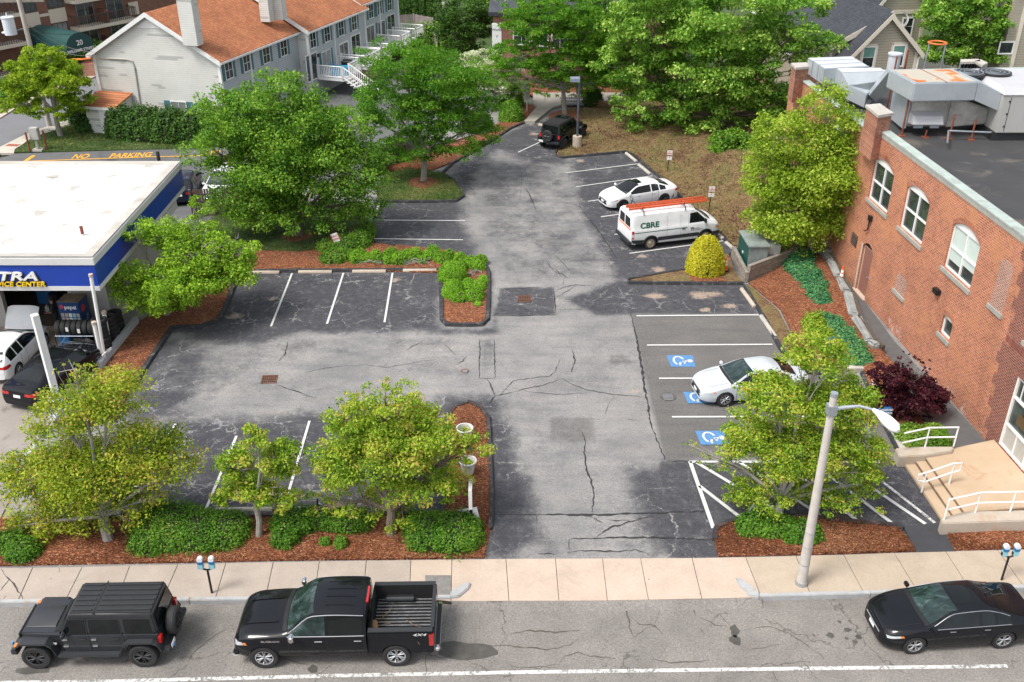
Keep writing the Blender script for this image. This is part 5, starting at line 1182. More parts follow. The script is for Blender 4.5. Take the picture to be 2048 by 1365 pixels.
# chimney boxes
for(x,y),zt in(((381,75),9.6),((531,26),10.0),((557,22),10.0)):
 c=P(x,y,7.1 if x<400 else 7.2);m=MB();m.obox((c.x,c.y+.4,(zt+6.5)/2),(1.15 if x<400 else .8,.8,zt-6.5),math.atan2(tu.y,tu.x));m.build('chimney',M_sidef,th,world=True,bevel=.02)
 m=MB();m.obox((c.x,c.y+.4,zt+.04),(1.25 if x<400 else .9,.9,.1),math.atan2(tu.y,tu.x));m.build('chimney_cap',M_white,th,world=True)
for x,y in((394,22),(428,12),(447,6)):
 c=P(x,y,7.7);m=MB();m.cyl((c.x,c.y,7.3),.1 if x>400 else .16,.75,10);m.build('roof_vent_pipe',M_steel,th,world=True)
 # shed at the corner
sd_=thing('utility_shed','small clapboard shed with orange roof and white door at the townhouse corner','shed',tp(.2,-1.6,0))
def shp(a,b_,z):return tp(.0+a,-2.0+b_,z)
m=MB();m.hexa([shp(0,0,0),shp(2.5,0,0),shp(2.5,1.9,0),shp(0,1.9,0),shp(0,0,2.1),shp(2.5,0,2.1),shp(2.5,1.9,2.5),shp(0,1.9,2.5)]);m.build('wall',M_sidef,sd_,world=True)
m=MB();q=[shp(-.2,-.25,2.1),shp(2.7,-.25,2.1),shp(2.7,1.9,2.65),shp(-.2,1.9,2.65)];m.hexa(q+[v+Z*.1 for v in q]);m.build('roof',M_shin,sd_,world=True)
m=MB();q=[shp(-.22,-.3,1.95),shp(2.72,-.3,1.95),shp(2.72,-.24,1.95),shp(-.22,-.24,1.95)];m.hexa(q+[v+Z*.2 for v in q]);m.build('fascia',M_white,sd_,world=True)
m=MB();m.hexa([shp(1.1,-.05,.02),shp(2.3,-.05,.02),shp(2.3,0,.02),shp(1.1,0,.02),shp(1.1,-.05,1.9),shp(2.3,-.05,1.9),shp(2.3,0,1.9),shp(1.1,0,1.9)]);m.build('door',M_white,sd_,world=True)
bx_=thing('bulkhead_box','low orange topped box against the gable wall behind the rhododendrons','box',tp(3.6,-.6,0));m=MB();m.box(0,1.1,0,.5,0,1.3);m.build('box',simple('terracotta_box',(.4,.17,.09),.8),bx_)
# decks with white balustrades
dkz=1.55
def balus(t,p,q,z,n=None,h=.95):
 d=q-p;L=d.length;n=n or max(2,int(L/.16));m=MB();rz=math.atan2(d.y,d.x)
 for i in range(1,n):c=p.lerp(q,i/n);m.obox((c.x,c.y,c.z+z+h*.5),(.045,.045,h*.85),rz)
 m.build('balusters',M_white,t,world=True)['kind']='stuff'
 for zz_ in(.1,h):
  m=MB();a,b_=p+Z*(z+zz_),q+Z*(z+zz_);m.tube([a,b_],.05,4);m.build('rail',M_white,t,world=True)
 for e in(p,q):m=MB();m.obox((e.x,e.y,e.z+z+h*.53),(.12,.12,h*1.08),rz);m.build('post',M_white,t,world=True)
def deck(W,b0,b1,prj,label,z=dkz,stairs=False,under=True):
 t=thing('deck',label,'deck',W.pt(b0,0,0),group='white railed decks behind the townhouses');prj=min(prj,2.5);m=MB();W.box(m,b0,b1,z-.22,z,.02,prj);m.build('platform',M_white,t,world=True)
 o0,o1=W.pt(b0,0,prj-.06),W.pt(b1,0,prj-.06);i0,i1=W.pt(b0,0,.1),W.pt(b1,0,.1)
 if stairs:balus(t,i0,o0,z);balus(t,W.pt(b0+1.2,0,prj-.06),o1,z)
 else:balus(t,i0,o0,z);balus(t,o0,o1,z)
 balus(t,o1,i1,z)
 if under:m=MB();W.box(m,b0+.1,b1+2.2,0,z-.5,.02,prj*.7);m.build('under_wall',simple('tan_concrete',(.45,.345,.26),.85,.15,.8,dirt=(.3,.22,.17)),t,world=True)
 if stairs:
  n=8
  for i in range(n):m=MB();zz_=z*(1-(i+1)/(n+1));q=[W.pt(b0+.0,zz_,prj+.28*i),W.pt(b0+1.1,zz_,prj+.28*i),W.pt(b0+1.1,zz_,prj+.28*(i+1)),W.pt(b0,zz_,prj+.28*(i+1))];m.hexa(q+[v+Z*.05 for v in q]);m.build('tread',M_white,t,world=True)
  for bb_ in(b0,b0+1.15):
   a,b_=W.pt(bb_,0,prj),W.pt(bb_,-z,prj+.28*9);balus(t,a,b_,z,14)
 return t
b_1=S2.px(645,150)[0];deck(S2,1.0,4.4,2.4,'white railed deck with stairs, blue cover and black grill',stairs=True,under=False)
deck(S2,5.2,8.0,3.0,'white railed deck over a tan concrete wall');deck(S2,8.3,10.1,2.6,'white railed deck just behind the one over the tan wall',under=False)
deck(S3,3.0,5.2,3.2,'second farthest white railed deck of the townhouses',1.6,under=False);deck(S3,6.4,8.3,3.2,'farthest white railed deck of the townhouses',1.6,under=False)
gr=thing('grill','black covered grill on the nearest deck','grill',S2.pt(3.4,dkz,1.6));m=MB();m.box(-.5,.5,-.3,.3,0,1.0);m.build('cover',M_black,gr,bevel=.15,seg=3)
bc=thing('deck_box','blue covered furniture on the nearest deck','furniture cover',S2.pt(2.2,dkz,1.5));m=MB();m.box(-.7,.7,-.45,.45,0,.7);m.box(-.75,-.6,-.45,.45,.6,.95);m.build('cover',simple('blue_tarp',(.03,.3,.5),.5,.2,2),bc,bevel=.06)
# ---------------------------------------------------------------- apartment block, far left
AA=Vector((-41.4,93.6,0));au=Vector((.56,.83,0)).normalized();AW=Wall(AA-au*16,AA+au*16,(.8,-.6));aL=32
ap=thing('apartment_block','brown brick apartment block with cream panels and railed balconies','building',AW.pt(0,0))
M_abrick=brickmat('brown_brick',(au.x,au.y),(.25,.105,.065),(.17,.07,.045),(.22,.17,.14),var=.15);M_cream=simple('cream_panel',(.62,.56,.46),.7,.06,1);M_brownr=simple('brown_rail',(.085,.06,.05),.5,.1,3)
m=MB();AW.box(m,0,aL,0,14,-12,0);m.build('wall',M_abrick,ap,world=True)
def apx(x,y):return AW.px(x,y)
# bays drawn from the photograph: windows over cream panels, and the recessed balcony bays
bays=[(61,38,1.7),(117,40,1.7)]
for(x,y,w_) in bays:
 a,z=apx(x,y)
 for k in range(-1,4):
  zb=1.2+k*2.45
  if zb<-.5:continue
  m=MB();AW.box(m,a-w_/2,a+w_/2,zb,zb+1.2,.01,.09);m.build('cream_panel',M_cream,ap,world=True)
  window(ap,AW,a-w_/2+.12,a+w_/2-.12,zb+1.3,zb+2.35,mat=M_brownr,cas=.06,cols=3,rows=1,pane=M_panelight if k%2==0 else M_pane)
for x in(90,):
 a,_=apx(x,30)
 for k in range(5):m=MB();AW.box(m,a-1.2,a+1.2,1.9+k*2.45,2.15+k*2.45,.01,.05);m.build('cream_band',M_cream,ap,world=True)
def balcony(a0,a1,z,lab=None):
 m=MB();AW.box(m,a0,a1,z,z+.3,.0,1.5);o=m.build('balcony',M_cream,ap,world=True);m=MB();AW.box(m,a0+.1,a1-.1,z+1.25,z+1.32,1.35,1.43)
 k=int((a1-a0)/.22)
 for i in range(k+1):a=a0+.1+(a1-a0-.2)*i/k;AW.box(m,a-.02,a+.02,z+.3,z+1.25,1.37,1.41)
 for e in(a0+.1,a1-.14):
  AW.box(m,e,e+.04,z+1.25,z+1.32,0,1.4)
  for j in range(1,6):AW.box(m,e,e+.04,z+.3,z+1.25,j*.24-.02,j*.24+.02)
 m.build('railing',M_brownr,o,world=True)
 am=(a0+a1)/2;m=MB();AW.box(m,am-.15,am+.15,z+.3,z+1.5,.02,1.34);m.build('divider',M_abrick,o,world=True)
 for p in(a0+1.0,am+1.0):
  m=MB();AW.box(m,p,p+1.7,z+.3,z+2.25,.01,.04);o2=m.build('sliding_door',M_pane,ap,world=True);m=MB();AW.box(m,p+.8,p+.9,z+.3,z+2.25,.04,.07);AW.box(m,p-.08,p,z+.3,z+2.3,.02,.07);AW.box(m,p+1.7,p+1.78,z+.3,z+2.3,.02,.07);m.build('door_frame',M_panelight,o2,world=True)
ab0,ab1=apx(140,55)[0],apx(258,33)[0]
for k in range(4):balcony(ab0,ab1,.3+k*2.45)
for k in range(4):balcony(-1,apx(24,30)[0],.1+k*2.45)
for k in range(4):
 m=MB();AW.box(m,ab1+.1,ab1+1.2,.6+k*2.45,1.8+k*2.45,.01,.09);m.build('cream_panel',M_cream,ap,world=True)
 # green awning over the entrance walk
aw=thing('awning','long dark green barrel awning reading 20 WILLIAMS STREET','awning',P(150,152));M_green=simple('green_canvas',(.012,.065,.062),.6,.12,1.5)
f0=P(160,152);r_=1.35;pA=PY(160,92,f0.y);zc=pA.z-.15;pB=Vector((pA.x-8.5,pA.y+6.0,zc));ax=(pB-Vector((pA.x,pA.y,zc)));ax.z=0;ax.normalize();sx=Vector((ax.y,-ax.x,0));sx=sx if sx.x>0 else -sx
m=MB();n=14;rows=[]
for L_ in(0,10.5):rows.append([Vector((pA.x,pA.y,zc))+ax*L_+sx*(r_*math.cos(PI*i/n))+Z*(r_*.95*math.sin(PI*i/n)) for i in range(n+1)])
m.add(rows[0]+rows[1],[(i,i+1,n+2+i,n+1+i) for i in range(n)]+[tuple(range(n+1)),tuple(range(2*n+1,n,-1))]);
for sg in(-1,1):c=Vector((pA.x,pA.y,zc))+sx*r_*sg;m.hexa([c+Z*-.45,c+ax*10.5+Z*-.45,c+ax*10.5+Z*-.45-sx*sg*.03,c-Z*.45-sx*sg*.03,c,c+ax*10.5,c+ax*10.5-sx*sg*.03,c-sx*sg*.03])
fr0=Vector((pA.x,pA.y,zc));m.hexa([fr0-sx*r_-Z*.45,fr0+sx*r_-Z*.45,fr0+sx*r_-Z*.45+ax*.03,fr0-sx*r_-Z*.45+ax*.03,fr0-sx*r_,fr0+sx*r_,fr0+sx*r_+ax*.03,fr0-sx*r_+ax*.03]);m.build('canopy',M_green,aw,world=True,smooth=True)
fr=frame(fr0-ax*.05+Z*.42,sx,(0,0,1));text_mesh('awning_lettering','20',.62,fr,M_white,aw,.005,bold=.01);text_mesh('awning_lettering','WILLIAMS STREET',.33,frame(fr0-ax*.05-Z*.2,sx,(0,0,1)),M_white,aw,.005,bold=.01)
for sg in(-1,1):
 for L_ in(0.1,5):c=fr0+sx*r_*sg*.95+ax*L_;m=MB();m.tube([Vector((c.x,c.y,0)),Vector((c.x,c.y,zc-.3))],.05,6);m.build('pole',M_black,aw,world=True)
pln=thing('brick_planter','low red brick planter wall beside the awning','planter',P(190,152));m=MB();m.box(-.9,1.5,-.3,1.8,0,1.15);m.build('planter_wall',brickmat('planter_brick',(1,0),(.38,.14,.08),(.28,.1,.06),(.4,.32,.27)),pln)
# ---------------------------------------------------------------- beige house behind the flat roof
def mat_darkshin(n,u):return shinglemat(n,u,((.055,.06,.072),(.035,.038,.048),(.018,.02,.026)),.35,.14)
hr=R(9);hu=Vector((math.cos(hr),math.sin(hr),0));hv=Vector((-math.sin(hr),math.cos(hr),0))
O=PY(1700,112,74);HO=Vector((O.x,O.y,0));HWl=Wall(HO,HO+hu*10,(0,-1))
bh=thing('beige_house','beige clapboard house with dark shingled roof and nested front gables','house',HO)
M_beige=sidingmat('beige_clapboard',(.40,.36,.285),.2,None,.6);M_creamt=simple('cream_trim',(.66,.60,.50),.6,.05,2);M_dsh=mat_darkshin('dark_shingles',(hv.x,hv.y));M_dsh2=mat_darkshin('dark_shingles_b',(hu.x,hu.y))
def hp_(a,b_,z):q=HO+hu*a+hv*b_;return Vector((q.x,q.y,z))
pk=HWl.px(1782,30);re=HWl.px(1837,101);le=HWl.px(1700,114)
def front_gable(a0,z0,ap_,zp,a1,z1,b0,b1,oh=.3):
 m=MB()
 for b_ in(b0,b1):m.add([hp_(a0,b_,0),hp_(a1,b_,0),hp_(a1,b_,z1),hp_(ap_,b_,zp),hp_(a0,b_,z0)],[(0,1,2,3,4)])
 m.add([hp_(a1,b0,0),hp_(a1,b1,0),hp_(a1,b1,z1),hp_(a1,b0,z1)],[(0,1,2,3)]);m.add([hp_(a0,b0,0),hp_(a0,b1,0),hp_(a0,b1,z0),hp_(a0,b0,z0)],[(0,1,2,3)]);m.build('wall',M_beige,bh,world=True)
 for(ae,ze) in((a0,z0),(a1,z1)):
  s=(zp-ze)/(ap_-ae);e=ae+(-.35 if ae<ap_ else .35);zE=ze+s*(e-ae)
  q=[hp_(ap_,b0-oh,zp+.03),hp_(e,b0-oh,zE+.03),hp_(e,b1,zE+.03),hp_(ap_,b1,zp+.03)];m=MB();m.hexa(q+[v+Z*.12 for v in q]);m.build('roof',M_dsh,bh,world=True)
  m=MB();q=[hp_(ap_,b0-oh-.04,zp-.28),hp_(e,b0-oh-.04,zE-.28),hp_(e,b0-oh,zE-.28),hp_(ap_,b0-oh,zp-.28)];m.hexa(q+[v+Z*.42 for v in q]);m.build('rake_board',M_creamt,bh,world=True)
  m=MB();q=[hp_(e-.06,b0-oh,zE-.1),hp_(e+.06,b0-oh,zE-.1),hp_(e+.06,b1,zE-.1),hp_(e-.06,b1,zE-.1)];m.hexa(q+[v+Z*.14 for v in q]);m.build('gutter',M_white,bh,world=True)
front_gable(le[0]-1.0,le[1]-1.0,pk[0],pk[1],re[0],re[1],0,9)
W2=Wall(hp_(0,1.6,0),hp_(10,1.6,0),(0,-1));l2=W2.px(1661,92);p2=W2.px(1775,27)
front_gable(l2[0],l2[1],p2[0]+.3,p2[1]+.1,re[0]-.4,re[1]+.1,1.6,17)
for(x0,y0,x1,y1) in((1729,96,1742,128),(1789,93,1802,126)):
 a0,zt=HWl.px(x0,y0);a1,z0=HWl.px(x1,y1);window(bh,HWl,a0,a0+.85,zt-1.45,zt,mat=M_white,cas=.1,cols=1,rows=2);
 m=MB();HWl.box(m,a0+.03,a0+.82,zt-.7,zt-.03,.016,.02);m.build('blind',simple('green_blind',(.14,.3,.25),.6),bh,world=True)
 m=MB()
 for q in((a0-.24,a0-.1,zt-1.6,zt+.24),(a0+.95,a0+1.09,zt-1.6,zt+.24),(a0-.24,a0+1.09,zt+.1,zt+.26)):HWl.box(m,*q,.0,.04)
 m.build('window_surround',M_creamt,bh,world=True)
m=MB();HWl.box(m,re[0]-.22,re[0],0,re[1]-.1,0,.05);W2.box(m,l2[0],l2[0]+.22,0,l2[1],0,.05);m.build('corner_board',M_creamt,bh,world=True)
m=MB();q=[hp_(l2[0]-.1,1.3,l2[1]-.15),hp_(l2[0]-.05,1.45,l2[1]-.5),hp_(l2[0]+.1,1.5,l2[1]-.9),hp_(l2[0]+.1,1.5,0)];m.tube(q,.07,6);q=[hp_(re[0]+.3,-.2,re[1]-.2),hp_(re[0]+.1,-.05,re[1]-.6),hp_(re[0]+.05,-.05,0)];m.tube(q,.07,6);m.build('downspout',M_white,bh,world=True)
# taller rear block
W3=Wall(hp_(0,9,0),hp_(10,9,0),(0,-1));r0=W3.px(1755,22);r1=W3.px(1852,24);rp_=W3.px(1800,-60)
front_gable(r0[0]-1,r0[1]-.8,(r0[0]+r1[0])/2,r0[1]+3.4,r1[0],r1[1],9,16)
m=MB();W3.box(m,r0[0],r1[0]+.05,r1[1]-.1,r1[1]+.18,.0,.06);W3.box(m,r1[0]-.25,r1[0]+.02,0,r1[1],.0,.05);m.build('frieze_board',M_creamt,bh,world=True)
a0,z0=W3.px(1812,62);window(bh,W3,a0-.4,a0+.45,z0-.3,z0+1.0,mat=M_white,cas=.12,cols=1,rows=2);a0,z0=W3.px(1800,40);m=MB();m.lathe([(.55,0),(.55,.08),(.7,.08),(.7,0)],20,'Y',W3.pt(a0,z0,.06));m.build('round_window',M_white,bh,world=True)
# second beige house at the far right edge
h2=thing('beige_house','corner of a second beige house with a small dark window at the right edge','house',PY(2000,130,80));h2.location.z=0;m=MB();m.box(0,12,0,9,0,9);m.build('wall',M_beige,h2)
m=MB();m.box(-.3,12,-.4,9,9,9.4);m.build('roof',M_dsh2,h2);W4=Wall((h2.location.x,h2.location.y),(h2.location.x+10,h2.location.y),(0,-1));a,z=W4.px(2012,96);window(h2,W4,a-.5,a+.5,z-.4,z+.4,mat=M_white,cols=1,rows=1,cas=.12)
a,z=W4.px(2040,60);m=MB();W4.box(m,a-.15,a+.15,0,9,.0,.06);m.build('corner_board',M_creamt,h2,world=True)
# brick clubhouse behind the trees in the middle, and the white sign
cb=thing('brick_house','red brick house mostly hidden behind the trees, white framed windows','house',P(1010,175));cb.location=(cb.location.x-1,86,0)
Mb2=brickmat('far_brick',(1,0),(.36,.12,.07),(.26,.08,.05),(.36,.3,.26));m=MB();m.box(0,16,0,10,0,5.6);m.build('wall',Mb2,cb);W5=Wall((cb.location.x,86),(cb.location.x+10,86),(0,-1))
m=MB();m.box(-.4,16.4,-.5,10,5.6,5.9);m.build('roof',M_dsh2,cb)
for x,y in((1043,72),(1080,75),(1120,78)):a,z=W5.px(x,y);window(cb,W5,a-.65,a+.65,z-.7,z+.7,mat=M_white,cas=.09)
ws=thing('name_sign','tall white board sign with dark lettering between the trees','sign',PY(993,175,82));ws.location.z=0;W6=Wall((ws.location.x-3,82),(ws.location.x+3,82),(0,-1));a0,zt=W6.px(984,47);a1,z0=W6.px(1003,100)
m=MB();W6.box(m,a0,a1,z0,zt,-.05,.05);m.build('board',M_white,ws,world=True);m=MB();W6.box(m,a0,a0+.1,0,z0,-.05,.05);W6.box(m,a1-.1,a1,0,z0,-.05,.05);m.build('post',M_white,ws,world=True)
c=W6.pt((a0+a1)/2,zt-.5,.06);text_mesh('sign_lettering','Wood',.3,frame(c,(1,0,0),(0,0,1)),simple('sign_grey',(.1,.1,.11),.6),ws,.004);c=W6.pt((a0+a1)/2,zt-1.05,.06);text_mesh('sign_lettering','Y',.32,frame(c,(1,0,0),(0,0,1)),simple('sign_grey',(.1,.1,.11),.6),ws,.004)
# ================================================================ VEGETATION BRIGHT
def leafmesh(name,cen,nrm,size,mat,parent,rs,v,aspect=.55,kind=None):
 """one small folded leaf per row: cen (n,3), nrm (n,3)"""
 n=len(cen);nrm=nrm/np.maximum(1e-6,np.linalg.norm(nrm,axis=1))[:,None]
 r=rs.normal(size=(n,3));t=np.cross(nrm,r);t/=np.maximum(1e-6,np.linalg.norm(t,axis=1))[:,None];b_=np.cross(nrm,t)
 s=(size*rs.uniform(.65,1.35,n))[:,None]
 p0=cen-t*s*.5;p2=cen+t*s*.5-nrm*s*.12;p1=cen+b_*s*aspect*.5-nrm*s*.1;p3=cen-b_*s*aspect*.5-nrm*s*.1
 co=np.stack([p0,p1,p2,p3],1).reshape(-1,3);f=np.arange(4*n).reshape(n,4)
 return npmesh(name,co,f,mat,parent,True,kind,{'v':v})
def rdir(rs,n):
 d=rs.normal(size=(n,3));return d/np.linalg.norm(d,axis=1)[:,None]
def crown(cx,cy,rx,ry,Y):
 """ellipsoid seen at pixel (cx,cy) with half size (rx,ry), standing at distance Y"""
 c=PY(cx,cy,Y);t=Y/ray(cx,cy).y;R1=rx*t/FPX;al=TH+math.atan((cy-682.5)/FPX);h=ry*t/FPX
 rz=math.sqrt(max((h*.45)**2,h*h-(R1*.9*math.sin(al))**2))/math.cos(al);return c,R1,R1*.9,rz
def tree(name,label,base,lobes,nleaf,lsize,mat,seed,trunk=.16,bark=None,forkz=None,cl=.34,ncl=None,flat=.5,cat='tree',group=None,fill=.55,dead=0,deadmat=None,twigs=True,drift=0.0,Yoff=0.0,up=.6):
 rs=np.random.RandomState(seed);rg=random.Random(seed);B=P(*base) if len(base)==2 else Vector(base)
 L=[crown(*l[:4],B.y+Yoff+(l[4] if len(l)>4 else 0)) for l in lobes]
 t=thing(name,label,cat,B,group=group);zmin=min(c.z-rz for c,a,b_,rz in L);top=max(c.z+rz for c,a,b_,rz in L)
 forkz=forkz if forkz is not None else max(1.0,zmin+.4);vol=np.array([a*b_*rz for c,a,b_,rz in L])**.72;vol/=vol.sum()
 ncl=ncl or max(30,int(nleaf/80));C_,rad,lob=[],[],[]
 for i,(c,a,b_,rz) in enumerate(L):
  k=max(4,int(ncl*vol[i]));d=rdir(rs,k);r=rs.uniform(fill,1.12,k)**.8+(rs.rand(k)<.12)*.16;q=np.array([c.x,c.y,c.z])+d*r[:,None]*np.array([a,b_,rz])*(1-cl*.45)
  C_.append(q);rad+=list(rs.uniform(.6,1.25,k)*cl*min(a,b_,rz*1.4));lob+=[i]*k
 Cc=np.concatenate(C_);rad=np.array(rad);lob=np.array(lob);Cc[:,2]=np.maximum(Cc[:,2],.25)
 # branches
 m=MB();mid=Vector((sum(c.x for c,*_ in L)/len(L),sum(c.y for c,*_ in L)/len(L),0));F_=Vector((B.x*.8+mid.x*.2,B.y*.8+mid.y*.2,forkz))
 m.tube([B-Z*.1,B+Z*.12,B.lerp(F_,.5)+Vector((rg.uniform(-.06,.06),0,0)),F_],[trunk*1.35,trunk*1.05,trunk*.92,trunk*.8],9)
 for i,(c,a,b_,rz) in enumerate(L):
  e=Vector((c.x,c.y,c.z-rz*.1));k_=F_.lerp(e,.5)+Vector((rg.uniform(-.2,.2),rg.uniform(-.2,.2),.15));m.tube([F_,k_,e],[trunk*.5,trunk*.32,trunk*.14],6)
  ids=np.where(lob==i)[0]
  for j in ids[::max(1,len(ids)//(14 if twigs else 5))]:
   q=Vector(Cc[j]);s_=k_.lerp(e,rg.random());md=s_.lerp(q,.5)+Vector((0,0,rg.uniform(-.1,.25)*rz*.3));m.tube([s_,md,q],[trunk*.13,trunk*.08,trunk*.03],4,cap=False)
 m.build('trunk',bark or M_bark,t,world=True,smooth=True)
 if dead:
  m=MB()
  for i in range(dead):
   c,a,b_,rz=L[rg.randrange(len(L))] if deadmat is None else L[deadmat];s_=Vector((c.x,c.y,c.z-rz*.2));d=Vector((rg.uniform(-1,1),rg.uniform(-1,1),rg.uniform(.1,1))).normalized();e=s_+Vector((d.x*a,d.y*b_,d.z*rz))*rg.uniform(.8,1.2);md=s_.lerp(e,.5)+Vector((rg.uniform(-.1,.1),0,rg.uniform(-.1,.15)));m.tube([s_,md,e],[.025,.016,.006],3,cap=False)
   for k in range(4):f=md.lerp(e,rg.random());m.tube([f,f+Vector((rg.uniform(-.4,.4),rg.uniform(-.4,.4),rg.uniform(0,.5)))*a*.35],[.01,.005],3,cap=False)
  m.build('dead_twigs',M_barkgrey,t,world=True)['kind']='stuff'
  # leaves gathered in flattened sprays
 w_=rad**2;w_/=w_.sum();id_=rs.choice(len(Cc),nleaf,p=w_);g=rs.normal(size=(nleaf,3));g/=(1+.35*np.linalg.norm(g,axis=1))[:,None]
 off_=g*rad[id_][:,None]*np.array([.80,.80,flat*.85]);off_[:,2]-=.16*(off_[:,0]**2+off_[:,1]**2)/rad[id_]
 cen=Cc[id_]+off_;cen[:,2]=np.maximum(cen[:,2],.12)
 n_=rs.normal(size=(nleaf,3))*.62+off_/rad[id_][:,None]*.55+np.array([0,0,up]);cv=rs.uniform(0,1,len(Cc))
 v=np.clip(.5+(cv[id_]-.5)*.5+rs.normal(size=nleaf)*.2+drift,0,1)
 leafmesh('crown',cen-np.array([B.x,B.y,B.z]),n_,lsize,mat,t,rs,v);return t
G=lambda *c:c
M_lfpear=leafmat('pear_leaves',[(0.071,0.156,0.016),(0.144,0.261,0.020),(0.244,0.385,0.030),(0.374,0.508,0.048),(0.474,0.491,0.082),(0.517,0.344,0.095)],.36,.42)
M_lfoliv=leafmat('olive_pear_leaves',[(0.077,0.132,0.013),(0.156,0.239,0.020),(0.268,0.364,0.029),(0.410,0.489,0.042),(0.509,0.448,0.086),(0.479,0.248,0.086)],.36,.42)
M_lfgreen=leafmat('deep_green_leaves',[(0.025,0.090,0.012),(0.065,0.169,0.018),(0.120,0.270,0.025),(0.196,0.360,0.039),(0.284,0.440,0.057)],.36)
M_lfloc=leafmat('locust_leaves',[(0.041,0.138,0.013),(0.083,0.228,0.019),(0.151,0.319,0.029),(0.233,0.412,0.047)],.5)
M_lfmaple=leafmat('maple_leaves',[(0.040,0.125,0.015),(0.090,0.223,0.022),(0.170,0.339,0.039),(0.299,0.483,0.077),(0.520,0.660,0.173)],.36,.4)
M_lflime=leafmat('lime_leaves',[(0.083,0.191,0.015),(0.184,0.334,0.024),(0.316,0.495,0.040),(0.483,0.638,0.079)],.36)
M_lfspring=leafmat('spring_leaves',[(0.090,0.180,0.013),(0.192,0.317,0.021),(0.304,0.423,0.036),(0.427,0.529,0.083)],.36)
M_lfyg=leafmat('yellow_green_leaves',[(0.087,0.174,0.014),(0.189,0.304,0.020),(0.319,0.435,0.032),(0.478,0.551,0.065)],.5)
M_lfpurp=leafmat('purple_maple_leaves',[(.018,.005,.010),(.05,.010,.018),(.085,.016,.026),(.13,.03,.035)],.3)
M_lfdark=leafmat('dark_evergreen',[(0.013,0.041,0.007),(0.029,0.080,0.012),(0.056,0.131,0.017),(0.096,0.189,0.029)],.25)
M_lfwhite=leafmat('white_blossom',[(.42,.46,.34),(.6,.63,.5),(.75,.76,.68)],.35)
M_lfjun=leafmat('juniper_green',[(0.072,0.189,0.012),(0.145,0.319,0.017),(0.246,0.478,0.029),(0.362,0.609,0.058)],.35)
M_lfgold=leafmat('golden_shrub',[(.24,.24,.015),(.48,.45,.025),(.66,.60,.04),(.8,.74,.1)],.35)
M_lfbox=leafmat('yew_green',[(0.029,0.082,0.008),(0.056,0.163,0.013),(0.114,0.257,0.021),(0.185,0.352,0.039),(0.354,0.339,0.081)],.35)
M_lfteal=leafmat('blue_green_juniper',[(0.029,0.131,0.058),(0.065,0.232,0.102),(0.131,0.348,0.145),(0.290,0.478,0.145)],.35)
M_under=simple('hull_shade',(.025,.03,.012),.95,.3,6)
# street-side pears (front) -------------------------------------------------
tree('street_tree','wide olive green pear tree tinged with rust at the front left corner',(218,1083),[(120,830,75,60),(215,790,85,70),(60,950,75,75),(170,950,110,95),(290,900,85,75),(360,925,55,50),(120,1030,90,60),(250,1010,85,55),(40,1050,50,40),(150,735,60,28),(330,985,45,35)],54000,.1,M_lfoliv,1,.17,M_barkgrey,cl=.36,fill=.35,drift=-.03,Yoff=.5)
tree('street_tree','small sparse young tree between two taller ones at the front bed',(519,1075),[(515,870,45,30),(470,930,48,42),(560,920,50,48),(510,975,70,45),(455,995,38,28),(575,990,42,30)],15000,.1,M_lfpear,2,.11,M_barkgrey,cl=.4,fill=.3,dead=26,Yoff=.4)
tree('street_tree','full leafy pear tree in the front bed left of the driveway',(783,1072),[(770,795,90,48),(700,830,60,55),(800,870,110,75),(690,920,70,60),(880,870,60,50),(830,950,110,65),(940,890,50,38),(720,1000,80,42),(800,1020,90,38),(905,965,45,45),(650,1010,45,30)],46000,.103,M_lfpear,3,.17,M_bark,cl=.32,fill=.35,drift=.04,Yoff=.5)
tree('street_tree','leafy pear tree behind the concrete lamp post, over the silver sedan',(1555,1050),[(1640,710,75,50),(1560,790,95,60),(1680,800,85,60),(1500,870,70,55),(1600,890,120,75),(1710,900,70,65),(1440,920,60,35),(1560,970,110,55),(1670,985,90,50),(1380,890,28,18),(1735,960,45,40),(1500,990,60,40)],60000,.1,M_lfpear,4,.16,M_barkgrey,cl=.31,fill=.35,drift=-.02,Yoff=.6)
# left of the car park -------------------------------------------------------
tree('lawn_tree','big dense dark green shade tree on the lawn left of the upper bays',(600,476),[(555,185,85,50),(475,240,90,65),(600,260,110,75),(695,250,65,50),(435,300,72,46),(540,340,120,70),(690,340,88,65),(600,415,125,55),(722,400,58,46),(500,405,82,55),(435,210,58,38)],82000,.16,M_lfgreen,5,.24,M_bark,cl=.28,fill=.4,drift=.10)
tree('lawn_tree','bright green spreading locust tree in the round mulch ring on the lawn tongue',(847,366),[(800,120,90,46),(880,150,100,56),(780,200,82,50),(870,220,100,50),(955,195,65,50),(815,285,80,42),(925,275,85,42),(960,240,40,30),(740,230,40,28)],46000,.16,M_lfloc,6,.2,M_barkgrey,cl=.3,fill=.45,flat=.32)
tree('yard_tree','bright lime green shrubby tree with dead grey twigs at the corner of the garage',(335,632),[(350,560,95,50,-1.5),(290,590,82,42,-1.8),(250,545,48,34,-1.5),(400,500,75,55),(445,530,72,48),(490,500,35,25),(330,470,60,38),(400,420,30,34,1),(270,460,45,26,-.5),(370,600,60,30,-1)],46000,.13,M_lflime,7,.14,M_barkgrey,cl=.32,fill=.4,dead=90,deadmat=3,forkz=1.0)
tree('street_tree','round yellow green street tree beside the side street, in front of the apartment block',(122,275),[(95,115,55,28),(50,160,50,38),(120,160,60,42),(40,205,45,28),(110,215,65,26),(160,195,35,24),(80,130,60,30)],26000,.19,M_lfyg,8,.2,M_barkgrey,cl=.3,fill=.45,flat=.38)
